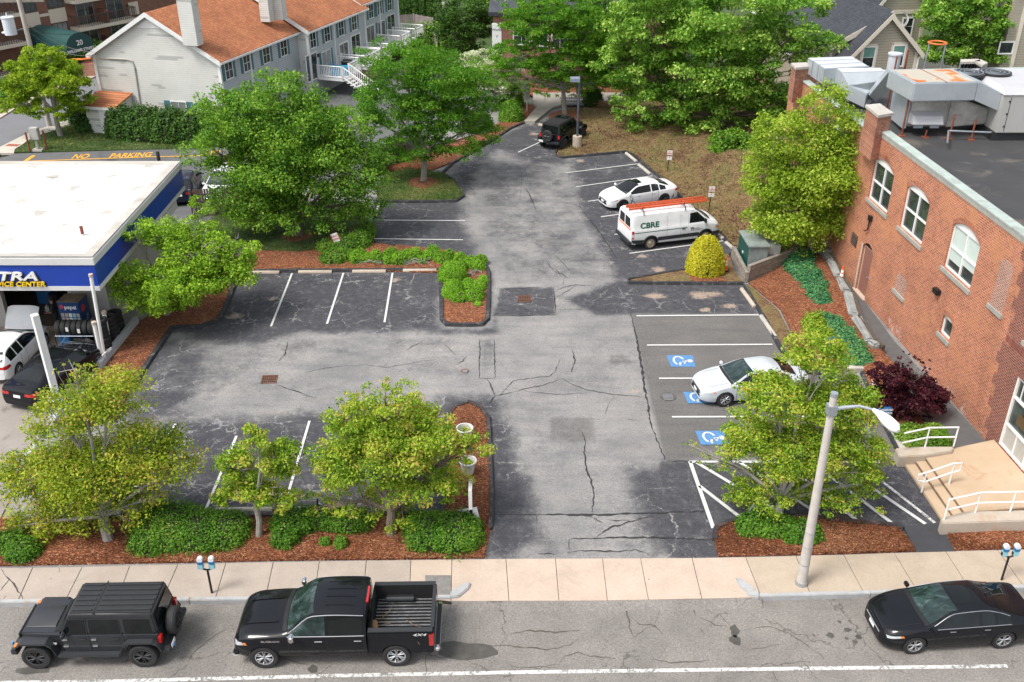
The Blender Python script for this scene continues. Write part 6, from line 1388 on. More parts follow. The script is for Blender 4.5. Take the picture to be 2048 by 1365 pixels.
# the back --------------------------------------------------------------------
tree('back_tree','slender grey trunked tree with layered light foliage behind the parked off-roader',(1130,234),[(1080,40,95,42),(1165,60,75,46),(1045,110,85,38),(1130,130,95,38),(1205,125,50,40),(1075,172,80,24),(1165,170,50,24),(1005,140,45,26),(1110,5,110,36)],46000,.19,M_lfloc,9,.2,M_barkgrey,cl=.28,fill=.45,flat=.28,drift=.06)
tree('maple_tree','huge rounded maple with pale lit leaf clumps filling the top right of the bank',(1430,262),[(1310,60,125,75),(1450,20,150,85),(1580,50,95,85),(1280,140,90,70),(1410,130,135,85),(1550,130,105,90),(1330,205,105,60),(1460,220,115,65),(1565,215,75,65),(1400,262,75,38),(1500,285,65,38),(1290,-20,110,60)],100000,.24,M_lfmaple,10,.36,M_bark,cl=.22,fill=.6,ncl=760,flat=.42,drift=.05)
tree('bank_tree','yellow green tree against the brick wall, partly covering its windows',(1618,520),[(1660,210,60,52),(1715,300,60,50),(1565,270,78,52),(1690,275,78,62),(1535,350,70,58),(1640,350,115,70),(1725,345,55,55),(1600,430,105,58),(1690,430,60,45),(1540,435,55,38),(1600,485,60,34)],58000,.155,M_lfspring,11,.2,M_barkgrey,cl=.32,fill=.4,dead=20,drift=.14)
tree('garden_tree','dark tall evergreen between the white fence hedge and the white board sign',(925,118,) if False else(925,128),[(930,30,55,45),(915,75,48,40),(955,70,38,45),(890,20,30,40)],16000,.2,M_lfdark,12,.2,cl=.3,fill=.6,drift=.15)
tree('garden_tree','bright maple above the flat roof, between the two beige houses',(1905,85),[(1890,30,55,40),(1960,40,60,50),(1900,95,60,35),(1980,100,45,30),(1920,-20,70,30),(2010,10,40,35)],26000,.24,M_lfmaple,13,.25,cl=.3,fill=.5,drift=.05,Yoff=-20)
tree('hedge_tree','dark tree mass behind the wooden bench',(1225,165),[(1200,60,70,80),(1240,120,60,55),(1180,150,70,36),(1110,165,50,26)],24000,.22,M_lfdark,14,.2,cl=.3,fill=.5)
tree('dogwood','dogwood tree covered in white blossom left of the slender tree',(992,218),[(968,118,44,26),(1000,148,44,32),(965,160,40,26),(1012,182,28,18),(940,122,32,18)],13000,.18,M_lfwhite,15,.12,cl=.3,fill=.6,flat=.3)
tree('bank_tree','dark green bush tree at the foot of the maple on the bank',(1480,318),[(1455,285,42,26),(1500,295,40,26)],9000,.2,M_lfgreen,16,.1,cl=.35,fill=.5)
tree('purple_maple','purple red japanese maple between the side walk and the car park',(1800,835),[(1785,750,52,30),(1830,785,62,38),(1775,795,48,32),(1835,728,40,14),(1820,818,62,26),(1872,800,32,26),(1800,712,26,10)],24000,.11,M_lfpurp,17,.07,M_barkgrey,cl=.36,fill=.4,forkz=.5,flat=.35)
# ---- shrubs: leaf skins over lumpy mounds -------------------------------------
def mounds(name,label,cat,ml,n,lsize,mat,seed,group=None,rough=.09,hull=True,vshift=0.0,up=.35,z0=.05):
 """ml: (px, py of the base centre, half width in m, half depth in m, height in m)"""
 rs=np.random.RandomState(seed);bs=[P(m_[0],m_[1],z0) for m_ in ml];c0=bs[0];t=thing(name,label,cat,c0,group=group)
 ar=np.array([m_[2]*m_[3]+m_[4]*(m_[2]+m_[3])*.8 for m_ in ml]);ar/=ar.sum();Cn,Nn=[],[]
 for i,m_ in enumerate(ml):
  k=int(n*ar[i]);d=rdir(rs,k);d[:,2]=np.abs(d[:,2]);e=np.sign(d)*np.abs(d)**.8;e/=np.linalg.norm(e,axis=1)[:,None];rr=1+rough*rs.normal(size=k)+rough*.9*np.sin(d[:,0]*7+i)*np.cos(d[:,1]*8+i*2)
  p=np.array([bs[i].x,bs[i].y,z0])+e*rr[:,None]*np.array([m_[2],m_[3],m_[4]]);keep=np.ones(k,bool)
  for j,o in enumerate(ml):
   if j!=i:q=(p-np.array([bs[j].x,bs[j].y,z0]))/np.array([o[2],o[3],o[4]]);keep&=(q**2).sum(1)>.82
  Cn.append(p[keep]);Nn.append((d/np.array([m_[2],m_[3],m_[4]]))[keep])
 cen=np.concatenate(Cn);nn_=np.concatenate(Nn);nn_/=np.linalg.norm(nn_,axis=1)[:,None];k=len(cen)
 pat=np.sin(cen[:,0]*2.3+seed)*np.cos(cen[:,1]*2.9)*.14
 v=np.clip(.45+vshift+rs.normal(size=k)*.2+pat,0,1);leafmesh('foliage',cen-np.array(c0),nn_+rs.normal(size=(k,3))*.5+np.array([0,0,up]),lsize,mat,t,rs,v,.6)
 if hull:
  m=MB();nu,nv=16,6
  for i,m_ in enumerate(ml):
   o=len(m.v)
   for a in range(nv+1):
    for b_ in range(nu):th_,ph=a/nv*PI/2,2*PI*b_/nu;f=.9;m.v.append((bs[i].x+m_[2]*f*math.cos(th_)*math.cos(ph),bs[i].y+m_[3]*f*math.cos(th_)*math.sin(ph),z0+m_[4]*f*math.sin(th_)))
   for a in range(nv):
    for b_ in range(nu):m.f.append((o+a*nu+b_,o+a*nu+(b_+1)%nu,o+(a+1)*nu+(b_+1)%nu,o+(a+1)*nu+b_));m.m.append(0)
  m.build('stems',M_under,t,world=True,smooth=True)  # closed dark hull, no real stems: inner shade put into its colour
 return t
hg='low clipped yews in the front bed'
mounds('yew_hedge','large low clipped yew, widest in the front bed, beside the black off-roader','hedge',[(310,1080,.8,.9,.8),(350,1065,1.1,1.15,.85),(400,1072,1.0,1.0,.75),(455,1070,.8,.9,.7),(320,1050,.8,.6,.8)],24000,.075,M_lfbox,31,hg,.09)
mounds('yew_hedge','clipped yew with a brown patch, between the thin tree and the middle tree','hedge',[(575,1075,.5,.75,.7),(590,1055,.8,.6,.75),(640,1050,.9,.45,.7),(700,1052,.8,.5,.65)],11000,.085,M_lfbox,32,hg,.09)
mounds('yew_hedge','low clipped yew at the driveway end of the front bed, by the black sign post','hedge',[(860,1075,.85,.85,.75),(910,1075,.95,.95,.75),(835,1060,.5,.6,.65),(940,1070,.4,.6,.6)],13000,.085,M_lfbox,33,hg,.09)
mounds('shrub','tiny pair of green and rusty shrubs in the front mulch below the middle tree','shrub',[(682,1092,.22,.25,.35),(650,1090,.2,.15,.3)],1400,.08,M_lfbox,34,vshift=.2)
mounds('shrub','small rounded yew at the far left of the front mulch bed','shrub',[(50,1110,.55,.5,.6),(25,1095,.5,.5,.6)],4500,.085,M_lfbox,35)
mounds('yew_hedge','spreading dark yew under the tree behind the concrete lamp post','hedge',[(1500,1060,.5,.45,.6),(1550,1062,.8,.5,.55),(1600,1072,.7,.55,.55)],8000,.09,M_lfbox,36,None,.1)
mounds('boxwood','low olive green hedge below the purple maple by the steps','hedge',[(1820,880,.6,.6,.6),(1850,895,.8,.6,.6),(1870,880,.5,.7,.55)],8000,.1,M_lfbox,37,None,.08,vshift=.22)
mounds('golden_shrub','egg shaped clipped golden yellow shrub on the grass wedge','shrub',[(1409,544,1.0,.95,1.95)],15000,.085,M_lfgold,38,None,.035)
gj='clipped bright green shrubs on the island end'
for px,a,b_,h,l in((905,.78,.7,.95,'round bright green clipped shrub, uppermost left on the island'),(908,.62,.55,.85,'dome of bright green clipped shrub, middle left of the island')):
 y=558 if l.startswith('round') else 592
 mounds('clipped_shrub',l,'shrub',[(px,y,a,b_,h)],6000,.07,M_lfjun,40+int(y),gj,.025)
mounds('clipped_shrub','small round shrub between the dome and the cloud pruned juniper on the island','shrub',[(938,575,.42,.4,.5)],2600,.07,M_lfjun,43,gj,.03)
mounds('clipped_shrub','yellowish small shrub at the right edge of the island','shrub',[(957,578,.4,.35,.5),(966,566,.3,.3,.4)],2400,.07,M_lfjun,44,gj,.05,vshift=.2)
mounds('clipped_shrub','wide knobbly bright green shrub at the lower end of the island shrubs','shrub',[(920,602,.5,.4,.5),(945,600,.55,.45,.5),(935,590,.5,.4,.55),(955,592,.35,.4,.45),(912,596,.35,.4,.45)],6500,.07,M_lfjun,45,gj,.05)
mounds('clipped_shrub','tiny green tuft at the bottom right of the island shrubs','shrub',[(956,611,.2,.2,.22)],700,.06,M_lfjun,46,gj,.05)
rgj=random.Random(9)
def cloud(name,label,x0,x1,yf,n,r0,r1,seed,mat,cnt,grp=None):
 rg=random.Random(seed);ml=[]
 for i in range(n):
  x=x0+(x1-x0)*(i+rg.random())/n;ml.append((x,yf(x)+rg.uniform(-9,9),rg.uniform(r0,r1),rg.uniform(r0,r1)*.9,rg.uniform(.35,.65)))
 return mounds(name,label,'shrub',ml,cnt,.075,mat,seed,grp,.07)
cloud('spreading_juniper','long bright green knobbly juniper along the head of the left bays',700,900,lambda x:516+(x-700)*.02,24,.26,.5,51,M_lfjun,21000)
cloud('spreading_juniper','knobbly juniper with bare brown stems at the top corner of the island',915,968,lambda x:535,9,.25,.42,52,M_lfjun,8000)
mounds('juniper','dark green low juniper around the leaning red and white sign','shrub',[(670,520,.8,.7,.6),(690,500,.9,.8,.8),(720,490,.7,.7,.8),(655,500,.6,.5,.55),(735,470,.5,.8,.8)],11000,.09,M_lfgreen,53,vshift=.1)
# bare stems showing under the junipers
st1=thing('bare_stems','pale bare juniper stems under the long knobbly juniper','shrub stems',P(757,525));m=MB();rg=random.Random(6)
for cx in[745]*7+[752]*7+[830]*9+[845]*7+[955]*8:a=P(cx+rg.uniform(-6,6),523 if cx<900 else 545,.05);m.tube([a,a+Vector((rg.uniform(-.5,.5),rg.uniform(-.5,-.1),rg.uniform(.05,.3))),a+Vector((rg.uniform(-.8,.8),rg.uniform(-.9,-.2),rg.uniform(.0,.4)))],[.03,.02,.008],4)
m.build('stems',M_barkgrey,st1,world=True)['kind']='stuff'
# blue green creeping junipers beside the side walk
mounds('creeping_juniper','dark blue green creeping juniper at the top of the mulch slope','shrub',[(1596,528,.9,.9,.8),(1600,545,.85,.9,.7),(1616,562,.8,.9,.65),(1630,582,.75,.9,.6),(1636,600,.6,.8,.55),(1648,614,.6,.4,.45)],19000,.1,M_lfteal,61,None,.09)
mounds('creeping_juniper','green creeping juniper patch in the middle of the mulch slope','shrub',[(1662,655,.7,.7,.5),(1680,678,.8,.8,.55),(1698,702,.8,.8,.55),(1712,725,.75,.6,.5),(1648,645,.5,.5,.45)],16000,.1,M_lfteal,62,None,.09,vshift=.1)
mounds('shrub','pale yellow green loose shrub under the leafy tree by the mulch slope','shrub',[(1625,660,.5,.5,.8),(1640,690,.6,.5,.8)],5000,.11,M_lfpear,63,None,.15,hull=False)
# along the townhouse and the back
mounds('rhododendron_hedge','long dark glossy rhododendron hedge in front of the townhouse gable','hedge',[(250,272,1.3,1.2,2.2),(295,276,1.6,1.3,2.3),(345,280,1.6,1.3,2.3),(390,280,1.4,1.2,2.2),(425,278,1.2,1.1,1.9)],16000,.2,M_lfdark,71,None,.07,vshift=.12)
mounds('shrub','dark evergreen shrub left of the small shed','shrub',[(180,262,.9,.8,1.5),(165,248,.9,.8,1.6)],5000,.18,M_lfdark,72)
mounds('round_bush','upper round green bush beside the white blossom tree','shrub',[(1022,212,1.0,.9,1.7)],4500,.16,M_lfgreen,73,None,.05,vshift=.1)
mounds('round_bush','lower round green bush at the bend of the back mulch bed','shrub',[(1022,240,.95,.9,1.5)],4500,.16,M_lfgreen,74,None,.05,vshift=.15)
mounds('shrub','dark green bushes along the fence behind the locust tree','shrub',[(750,345,.8,.7,1.6),(790,320,.9,.8,1.5),(960,262,1,.8,1.4)],8000,.15,M_lfgreen,75)
mounds('shrub','leafy bush standing beside the wooden bench','shrub',[(1185,212,.8,.5,1.5)],3000,.15,M_lfdark,76)
for i,x in enumerate((806,818,832,847,862,876)):
 mounds('arborvitae',('first','second','third','fourth','fifth','sixth')[i]+' columnar arborvitae from the left, in front of the white fence','conifer',[(x,62,.62,.6,4.2)],2600,.2,M_lfdark,80+i,'arborvitae row at the top edge',.04,vshift=.15)
mounds('ivy_hedge','ivy covered hedge above the curved wooden fence','hedge',[(830,90,2.2,.9,2.0),(870,92,2.2,1.2,2.2),(905,105,1.8,1.2,1.8)],8000,.2,M_lfgreen,88,vshift=.1)
mounds('bush','dark rounded bush at the corner by the farthest deck','shrub',[(838,108,1.3,1.1,1.8)],4000,.18,M_lfgreen,89)
mounds('hedge','dark clipped hedge at the right edge behind the roof','hedge',[(2030,100,3.5,3,5)],9000,.22,M_lfgreen,90,None,.08)
mounds('hedge','green bushes between the apartment block and the side street','hedge',[(185,118,2,1.4,1.6),(215,100,2.5,1.5,1.8),(250,80,2,1.4,1.6)],7000,.22,M_lfgreen,91,vshift=.15)
mounds('hedge','low dark shrubs at the far left behind the yellow green tree','hedge',[(10,205,1.6,1,1.2),(40,190,1.6,1,1.2)],4000,.2,M_lfgreen,92)
# background tree masses closing the top of the picture
tree('far_tree','tall green tree rising behind the slender tree at the top edge',(1200,118),[(1180,10,90,50),(1260,20,70,60),(1080,-20,80,40)],15000,.32,M_lfgreen,93,.3,cl=.28,fill=.5,drift=.1)
tree('far_tree','green tree behind the arborvitae row at the top edge',(960,70),[(1000,-10,60,40),(940,-25,50,30),(1040,20,30,30)],9000,.3,M_lfgreen,94,.3,cl=.28,fill=.5,drift=.1)
# ---- loose chips on the mulch, dry tufts on the bank
def scatter(name,px,n,size,mat,seed,z=.13,up=2.0,asp=.3,hf=None):
 rs=np.random.RandomState(seed);q=[P(*p) for p in px];xs=[v.x for v in q];ys=[v.y for v in q];k=n*3
 X=rs.uniform(min(xs),max(xs),k);Y=rs.uniform(min(ys),max(ys),k);d=poly_dist(X,Y,q);s_=d<.06;X,Y=X[s_][:n],Y[s_][:n]
 Zz=np.array([z+(hf(x,y) if hf else 0) for x,y in zip(X,Y)])+rs.uniform(-.015,.02,len(X));o=leafmesh(name,np.stack([X,Y,Zz],1),rs.normal(size=(len(X),3))*.6+[0,0,up],size,mat,None,rs,np.clip(.45+.25*np.sin(X*.9+2*np.sin(Y*.7))+rs.normal(size=len(X))*.22,0,1),asp,'structure');return o
M_chip=leafmat('mulch_chips',[(.06,.02,.01),(.15,.05,.02),(.25,.095,.042),(.42,.24,.14)],0.0,.9);M_tuft=leafmat('dry_tufts',[(.07,.035,.02),(.13,.07,.035),(.22,.15,.065),(.16,.16,.045),(.36,.28,.15)],.2,.8)
scatter('mulch_chips',bedA,26000,.075,M_chip,1,.125);scatter('mulch_chips',[(1433,1112),(1430,1060),(1500,1040),(1640,1036),(1790,1056),(1830,1103)],9000,.075,M_chip,2,.125);scatter('mulch_chips',[(1888,1055),(2060,1048),(2060,1098),(1908,1101)],3000,.075,M_chip,3,.1)
scatter('dry_tufts',bankp,30000,.17,M_tuft,4,.17,.4,.22,bankh)
M_turf=leafmat('turf_blades',[(.04,.08,.015),(.08,.14,.025),(.13,.19,.04),(.3,.26,.11)],.2,.8)
scatter('turf_blades',[(757,403),(752,380),(770,350),(815,338),(880,347),(905,362),(925,393),(912,402)],7000,.13,M_turf,5,.15,.4,.22);scatter('turf_blades',lawnL,7000,.13,M_turf,6,.15,.4,.22)
scatter('turf_blades',[(28,306),(70,276),(160,245),(178,238),(420,262),(480,280),(480,292),(380,299),(200,302)],9000,.18,M_turf,7,.13,.4,.22)
# ================================================================ VEHICLES
def pchip(pts):
 x=np.array([p[0] for p in pts],float);y=np.array([p[1] for p in pts],float);o=np.argsort(x);x,y=x[o],y[o];h=np.diff(x);d=np.diff(y)/h;m_=np.zeros(len(x));m_[0],m_[-1]=d[0],d[-1]
 for i in range(1,len(x)-1):m_[i]=0 if d[i-1]*d[i]<=0 else 2*d[i-1]*d[i]/(d[i-1]+d[i])
 def f(q):
  q=min(max(q,x[0]),x[-1]);i=int(min(np.searchsorted(x,q,'right')-1,len(h)-1));t=(q-x[i])/h[i]
  return float((2*t**3-3*t*t+1)*y[i]+(t**3-2*t*t+t)*h[i]*m_[i]+(-2*t**3+3*t*t)*y[i+1]+(t**3-t*t)*h[i]*m_[i+1])
 return f
KS=[1,.93,.8,.6,.35,0]
class Shell:
 """car body lofted along x: centre line zt, roof edge (we,ze), shoulder (wb,zb), sill zs"""
 def __init__(s,**k):
  s.f={n:pchip(p) for n,p in k.items() if isinstance(p,list)};s.x0=k['zt'][0][0];s.x1=k['zt'][-1][0]
  if s.x0>s.x1:s.x0,s.x1=s.x1,s.x0
 def sec(s,x):
  g={n:f(x) for n,f in s.f.items()};wb,zb,zs,we,ze,zt=(g[n] for n in('wb','zb','zs','we','ze','zt'))
  ze=max(ze,zb+.02);zt=max(zt,ze+.004);we=min(we,wb*.985)
  p=[(0,zs),(wb*.78,zs),(wb*.93,zs+.02),(wb*.985,zs+.12),(wb,zs+(zb-zs)*.55),(wb*.992,zb-.07),(wb*.97,zb)]
  for t in(.04,.35,.7,1):p.append((wb*.955+(we-wb*.955)*t+.012*math.sin(PI*t),zb+.012+(ze-zb-.012)*t))
  for k in KS[1:]:p.append((we*k,ze+(zt-ze)*(1-k**2.6)))
  return p
 def y(s,x,z):
  p=s.sec(x)[1:11]
  for a,b_ in zip(p[:-1],p[1:]):
   if z<=b_[1]:
    t=(z-a[1])/max(1e-6,b_[1]-a[1]);return a[0]+(b_[0]-a[0])*max(0,min(1,t))
  return p[-1][0]
 def ze(s,x):return max(s.f['ze'](x),s.f['zb'](x)+.02)
 def top(s,x,k):
  we=min(s.f['we'](x),s.f['wb'](x)*.985);ze=s.ze(x);zt=max(s.f['zt'](x),ze+.004);return Vector((x,we*k,ze+(zt-ze)*(1-abs(k)**2.6)))
 def mesh(s,n=64):
  xs=[s.x0+(s.x1-s.x0)*(.5-.5*math.cos(PI*(i/n)))*.55+(s.x1-s.x0)*(i/n)*.45 for i in range(n+1)];m=MB();rows=[]
  for x in xs:p=s.sec(x);rows.append([(x,y_,z) for y_,z in p]+[(x,-y_,z) for y_,z in p[-2:0:-1]])
  k=len(rows[0])
  for r in rows:m.v+=r
  for i in range(n):
   for j in range(k):m.f.append((i*k+j,i*k+(j+1)%k,(i+1)*k+(j+1)%k,(i+1)*k+j));m.m.append(0)
  m.f.append(tuple(range(k)));m.f.append(tuple(n*k+j for j in range(k))[::-1]);m.m+=[0,0];return m
 def spatch(s,BL,BR,TR,TL,sg,off=.006,nx=10,nz=4,cap=None):
  m=MB()
  for i in range(nx+1):
   for j in range(nz+1):
    u,v=i/nx,j/nz;x=(BL[0]*(1-u)+BR[0]*u)*(1-v)+(TL[0]*(1-u)+TR[0]*u)*v;z=(BL[1]*(1-u)+BR[1]*u)*(1-v)+(TL[1]*(1-u)+TR[1]*u)*v
    if cap is not None:
     zb_=s.f['zb'](x)+.02;zc=s.ze(x)-cap;z=zb_+(max(zc,zb_+.004)-zb_)*v
    m.v.append((x,sg*(s.y(x,z)+off),z))
  for i in range(nx):
   for j in range(nz):a=i*(nz+1)+j;m.f.append((a,a+nz+1,a+nz+2,a+1));m.m.append(0)
  return m
 def tpatch(s,x0,x1,k0,k1,off=.007,nx=12,nk=8,bow=0.0):
  m=MB()
  for i in range(nx+1):
   for j in range(nk+1):
    k=k0+(k1-k0)*j/nk;x=x0+(x1-x0)*i/nx+bow*k*k;p=s.top(x,k);q=s.top(x+.02,k);t=(q-p).normalized();nrm=Vector((-t.z,0,t.x));m.v.append(tuple(p+nrm*off))
  for i in range(nx):
   for j in range(nk):a=i*(nk+1)+j;m.f.append((a,a+nk+1,a+nk+2,a+1));m.m.append(0)
  return m
 def end_x(s,y_,z,front=True):
  n=0;x=s.x1-.002 if front else s.x0+.002
  while n<90:
   if s.f['zs'](x)<=z<=s.top(x,0).z+.0 and s.y(x,z)>=abs(y_):return x
   x+=-.01 if front else .01;n+=1
  return x
 def epatch(s,y0,y1,z0,z1,front=True,off=.012,ny=8,nz=3):
  m=MB()
  for i in range(ny+1):
   for j in range(nz+1):
    y_=y0+(y1-y0)*i/ny;z=z0+(z1-z0)*j/nz;m.v.append((s.end_x(y_,z,front)+(off if front else -off),y_,z))
  for i in range(ny):
   for j in range(nz):a=i*(nz+1)+j;m.f.append((a,a+nz+1,a+nz+2,a+1));m.m.append(0)
  return m
def cutwells(o,axles,r,w_,depth=.3,extra=None,dark=None):
 m=MB()
 for ax in axles:
  for sg in(-1,1):m.tube([(ax,sg*(w_-depth),r*.98),(ax,sg*(w_+.15),r*.98)],r+.055,28)
 if extra:extra(m)
 c=m.build('cut',M_dark);md=o.modifiers.new('b','BOOLEAN');md.operation='DIFFERENCE';md.object=c;md.solver='EXACT'
 dg=bpy.context.evaluated_depsgraph_get();me=bpy.data.meshes.new_from_object(o.evaluated_get(dg));o.modifiers.clear();o.data=me;bpy.data.objects.remove(c)
 if len(me.materials)<2:me.materials.append(dark or M_dark)
 for p in me.polygons:
  c_=p.center;ins=any(math.hypot(c_.x-ax,c_.z-r*.98)<r+.06 and abs(c_.y)<w_-.012 and abs(c_.y)>w_-depth-.02 for ax in axles)
  if ins:p.material_index=1
 me.polygons.foreach_set('use_smooth',[True]*len(me.polygons));me.set_sharp_from_angle(angle=R(32));return o
_wm={}
def wheel(par,x,y,r,w_=.22,rim='alloy',spokes=5,rr=.64,split=True,rz=0.0):
 key=(round(r,3),round(w_,3),rim,spokes,split,y>0)
 sg=1 if y>0 else -1
 if key not in _wm:
  m=MB();h=w_/2;prof=[(r*rr,-h*.8),(r*.82,-h*1.02),(r*.95,-h*.92),(r,-h*.6),(r,h*.6),(r*.95,h*.92),(r*.82,h*1.02),(r*rr,h*.8)];m.lathe(prof,32,'Y')
  for j in range(32):
   a=2*PI*j/32;m.obox((r*1.003*math.cos(a),0,r*1.003*math.sin(a)),(.012,w_*.8,.02),0,0,('Y',-a))
  t=m.build('wheel',M_rubber,None,smooth=True,sharp=40);bm=MB();R_=r*rr
  bm.lathe([(0.001,sg*h*.15),(R_,sg*h*.15)],24,'Y',(0,0,0),1);bm.lathe([(R_*1.02,sg*h*.15),(R_*1.04,sg*h*.86),(R_*.93,sg*h*.8),(R_*.9,sg*h*.2)],28,'Y')
  if rim=='steel':bm.lathe([(R_*.9,sg*h*.3),(R_*.8,sg*h*.6),(R_*.45,sg*h*.62),(R_*.32,sg*h*.95),(.001,sg*h*.97)],24,'Y')
  for k in range(spokes):
   for dk_ in((-.11,.11) if split else(0,)):
    a=2*PI*k/spokes+PI/2;d=lambda ang,q:Vector((math.cos(ang)*q,0,math.sin(ang)*q));p0=d(a,R_*.16)+Vector((0,sg*h*.62,0));p1=d(a+dk_*(1.7),R_*.95)+Vector((0,sg*h*.72,0));bm.tube([p0,p1],[R_*(.085 if split else .13),R_*(.06 if split else .09)],4)
  bm.lathe([(.001,sg*h*.85),(R_*.2,sg*h*.78),(R_*.22,sg*h*.4)],14,'Y');mt={'alloy':M_alloy,'black':simple('gloss_black_rim',(.015,.015,.016),.15,.1,5,coat=1),'steel':simple('steel_rim',(.5,.42,.33),.35,.1,5,metal=.5),'dark':simple('dark_rim',(.07,.07,.075),.3,.1,5,metal=.6)}[rim]
  ri=bm.build('rim',[mt,M_black],t,smooth=True,sharp=40);_wm[key]=(t.data,ri.data);bpy.data.objects.remove(ri);bpy.data.objects.remove(t)
 a,b_=_wm[key];t=bpy.data.objects.new('wheel',a);C.objects.link(t);t.parent=par;t.location=(x,y,r);t.rotation_euler=(0,0,rz);ri=bpy.data.objects.new('rim',b_);C.objects.link(ri);ri.parent=t;return t
def place(t,fpx,rpx,z,half):
 F_,Q=P(*fpx,z),P(*rpx,z);d=(F_-Q).normalized();n_=Vector((-d.y,d.x,0));n_=n_ if n_.y>0 else -n_
 t.location=(F_+Q)/2+n_*half;t.rotation_euler=(0,0,math.atan2(d.y,d.x));return t
def bd(m,name,mat,par,sm_=True):return m.build(name,mat,par,smooth=sm_)
def mirror_(par,x,y,z,mat,sz=(.12,.2,.14)):
 sg=1 if y>0 else -1;m=MB();m.box(x-sz[0]/2,x+sz[0]/2,min(y,y+sg*sz[1]),max(y,y+sg*sz[1]),z,z+sz[2]);m.build('mirror',mat,par,bevel=.035,seg=3)
def sedan(label,col,L,W,H,WB,fo,r=.33,hatch=False,rim='alloy',spokes=5,cat='car',roofglass=None,chrome=False,plate=True,grille='dark',name='sedan',cowl=-.30,zc=1.0,darkglass=False,rear='sedan',handles=None,zh=.86,split=True):
 t=thing(name,label,cat);xf=WB/2+fo;xr=xf-L;xc=WB/2+cowl;w2=W/2;pm=col
 if hatch:zt=[(xr,.6),(xr+.06,.95),(xr+.2,1.12),(xr+.5,H-.1),(xr+.8,H-.02),(xc-1.3,H),(xc-.85,H-.05),(xc,zc),(xf-.5,zh),(xf-.12,zh-.12),(xf-.03,.62),(xf,.5)];we=[(xr,.72*w2),(xr+.2,.78*w2),(xr+.55,.70*w2),(xc-.85,.69*w2),(xc,.86*w2),(xf-.5,.82*w2),(xf,.5*w2)];xg0,xg1=xr+.12,xr+.5;sw=[(xr+.42,xr+.95),(xr+1.02,(xr+xc)/2-.05),((xr+xc)/2+.03,xc-.1)]
 else:zt=[(xr,.6),(xr+.05,.92),(xr+.13,1.03),(xr+.55,1.09),(xr+1.3,H-.09),((xr+xc)/2,H),(xc-.85,H-.04),(xc,zc),(xf-.5,zh),(xf-.12,zh-.12),(xf-.03,.62),(xf,.5)];we=[(xr,.7*w2),(xr+.3,.82*w2),(xr+.6,.80*w2),(xr+1.3,.66*w2),(xc-.85,.67*w2),(xc,.86*w2),(xf-.5,.82*w2),(xf,.5*w2)];xg0,xg1=xr+.6,xr+1.22;sw=[(xr+.95,xr+1.35),(xr+1.42,(xr+xc)/2+.12),((xr+xc)/2+.2,xc-.1)]
 ze=[(x,z-(.075 if xr+.9<x<xc-.3 else .035)) for x,z in zt];zb=[(xr,.55),(xr+.12,.86),(xr+.5,.95),(xc-1,.92),(xc,.90),(xf-.5,.76),(xf-.1,.62),(xf,.46)]
 s=Shell(zt=zt,we=we,ze=ze,zb=zb,wb=[(xr,.74*w2),(xr+.1,.88*w2),(xr+.4,.975*w2),(xr+1,w2),(xc,w2),(xf-.7,.985*w2),(xf-.3,.90*w2),(xf-.1,.76*w2),(xf,.6*w2)],zs=[(xr,.3),(xr+.3,.22),(xf-.4,.2),(xf,.24)])
 b_=s.mesh().build('body',[pm,M_dark],t,smooth=True);cutwells(b_,(WB/2,-WB/2),r,w2,.28)
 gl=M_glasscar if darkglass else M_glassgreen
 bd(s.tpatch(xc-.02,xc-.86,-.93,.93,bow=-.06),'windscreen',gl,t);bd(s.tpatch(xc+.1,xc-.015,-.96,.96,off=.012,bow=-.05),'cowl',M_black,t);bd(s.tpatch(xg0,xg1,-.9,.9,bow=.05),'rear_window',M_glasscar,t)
 for sg in(-1,1):
  for i,(p,q) in enumerate(sw):bd(s.spatch((p,0),(q,0),(q,0),(p,0),sg,.006,12,4,cap=.035),'side_window',M_glasscar,t)
  if chrome:
   m=MB();pts=[(x,sg*(s.y(x,s.ze(x)-.03)+.012),s.ze(x)-.03) for x in np.linspace(sw[0][0],sw[-1][1],18)];m.tube(pts,.012,5);pts=[(x,sg*(s.y(x,s.f['zb'](x)+.012)+.012),s.f['zb'](x)+.014) for x in np.linspace(sw[0][0],sw[-1][1],14)];m.tube(pts,.011,5);m.build('window_trim',M_chrome,t)
  for x in((xr+xc)/2+.11,WB/2-r-.13,-WB/2+r+.09):
   bd(s.spatch((x,.3),(x+.014,.3),(x+.014,s.f['zb'](x)),(x,s.f['zb'](x)),sg,.003,1,8),'door_seam',M_black,t)
  bd(s.spatch((-WB/2+r+.09,.30),(WB/2-r-.13,.30),(WB/2-r-.13,.315),(-WB/2+r+.09,.315),sg,.003,8,1),'sill_seam',M_black,t)
  for x in(xc-.72,xc-1.75):
   m=MB();yy=s.y(x,.84)+.012;m.box(x-.09,x+.09,sg*yy-.012,sg*yy+.012,.82,.85);m.build('door_handle',M_chrome if chrome else pm,t,bevel=.008)
  hl=s.spatch((xf-.50,.66),(xf-.13,.56),(xf-.10,.64),(xf-.46,.72),sg,.008,8,3);bd(hl,'headlight',M_lens,t)
  bd(s.spatch((xf-.56,.67),(xf-.47,.66),(xf-.44,.715),(xf-.53,.725),sg,.010,3,2),'indicator',M_orange,t)
  bd(s.spatch((xr+.03,.74),(xr+.33,.80),(xr+.30,.92),(xr+.06,.90),sg,.008,6,3),'tail_light',M_red,t)
  bd(s.epatch(sg*w2*.42,sg*w2*.82,.76,.88,False,.008),'tail_light',M_red,t)
  mirror_(t,xc-.12,sg*(w2*.93),.93,pm)
 bd(s.epatch(-w2*.55,w2*.55,.34,.60,True,.01),'grille',M_black,t);bd(s.epatch(-w2*.5,w2*.5,.55,.585,True,.02),'badge_bar',M_chrome,t)
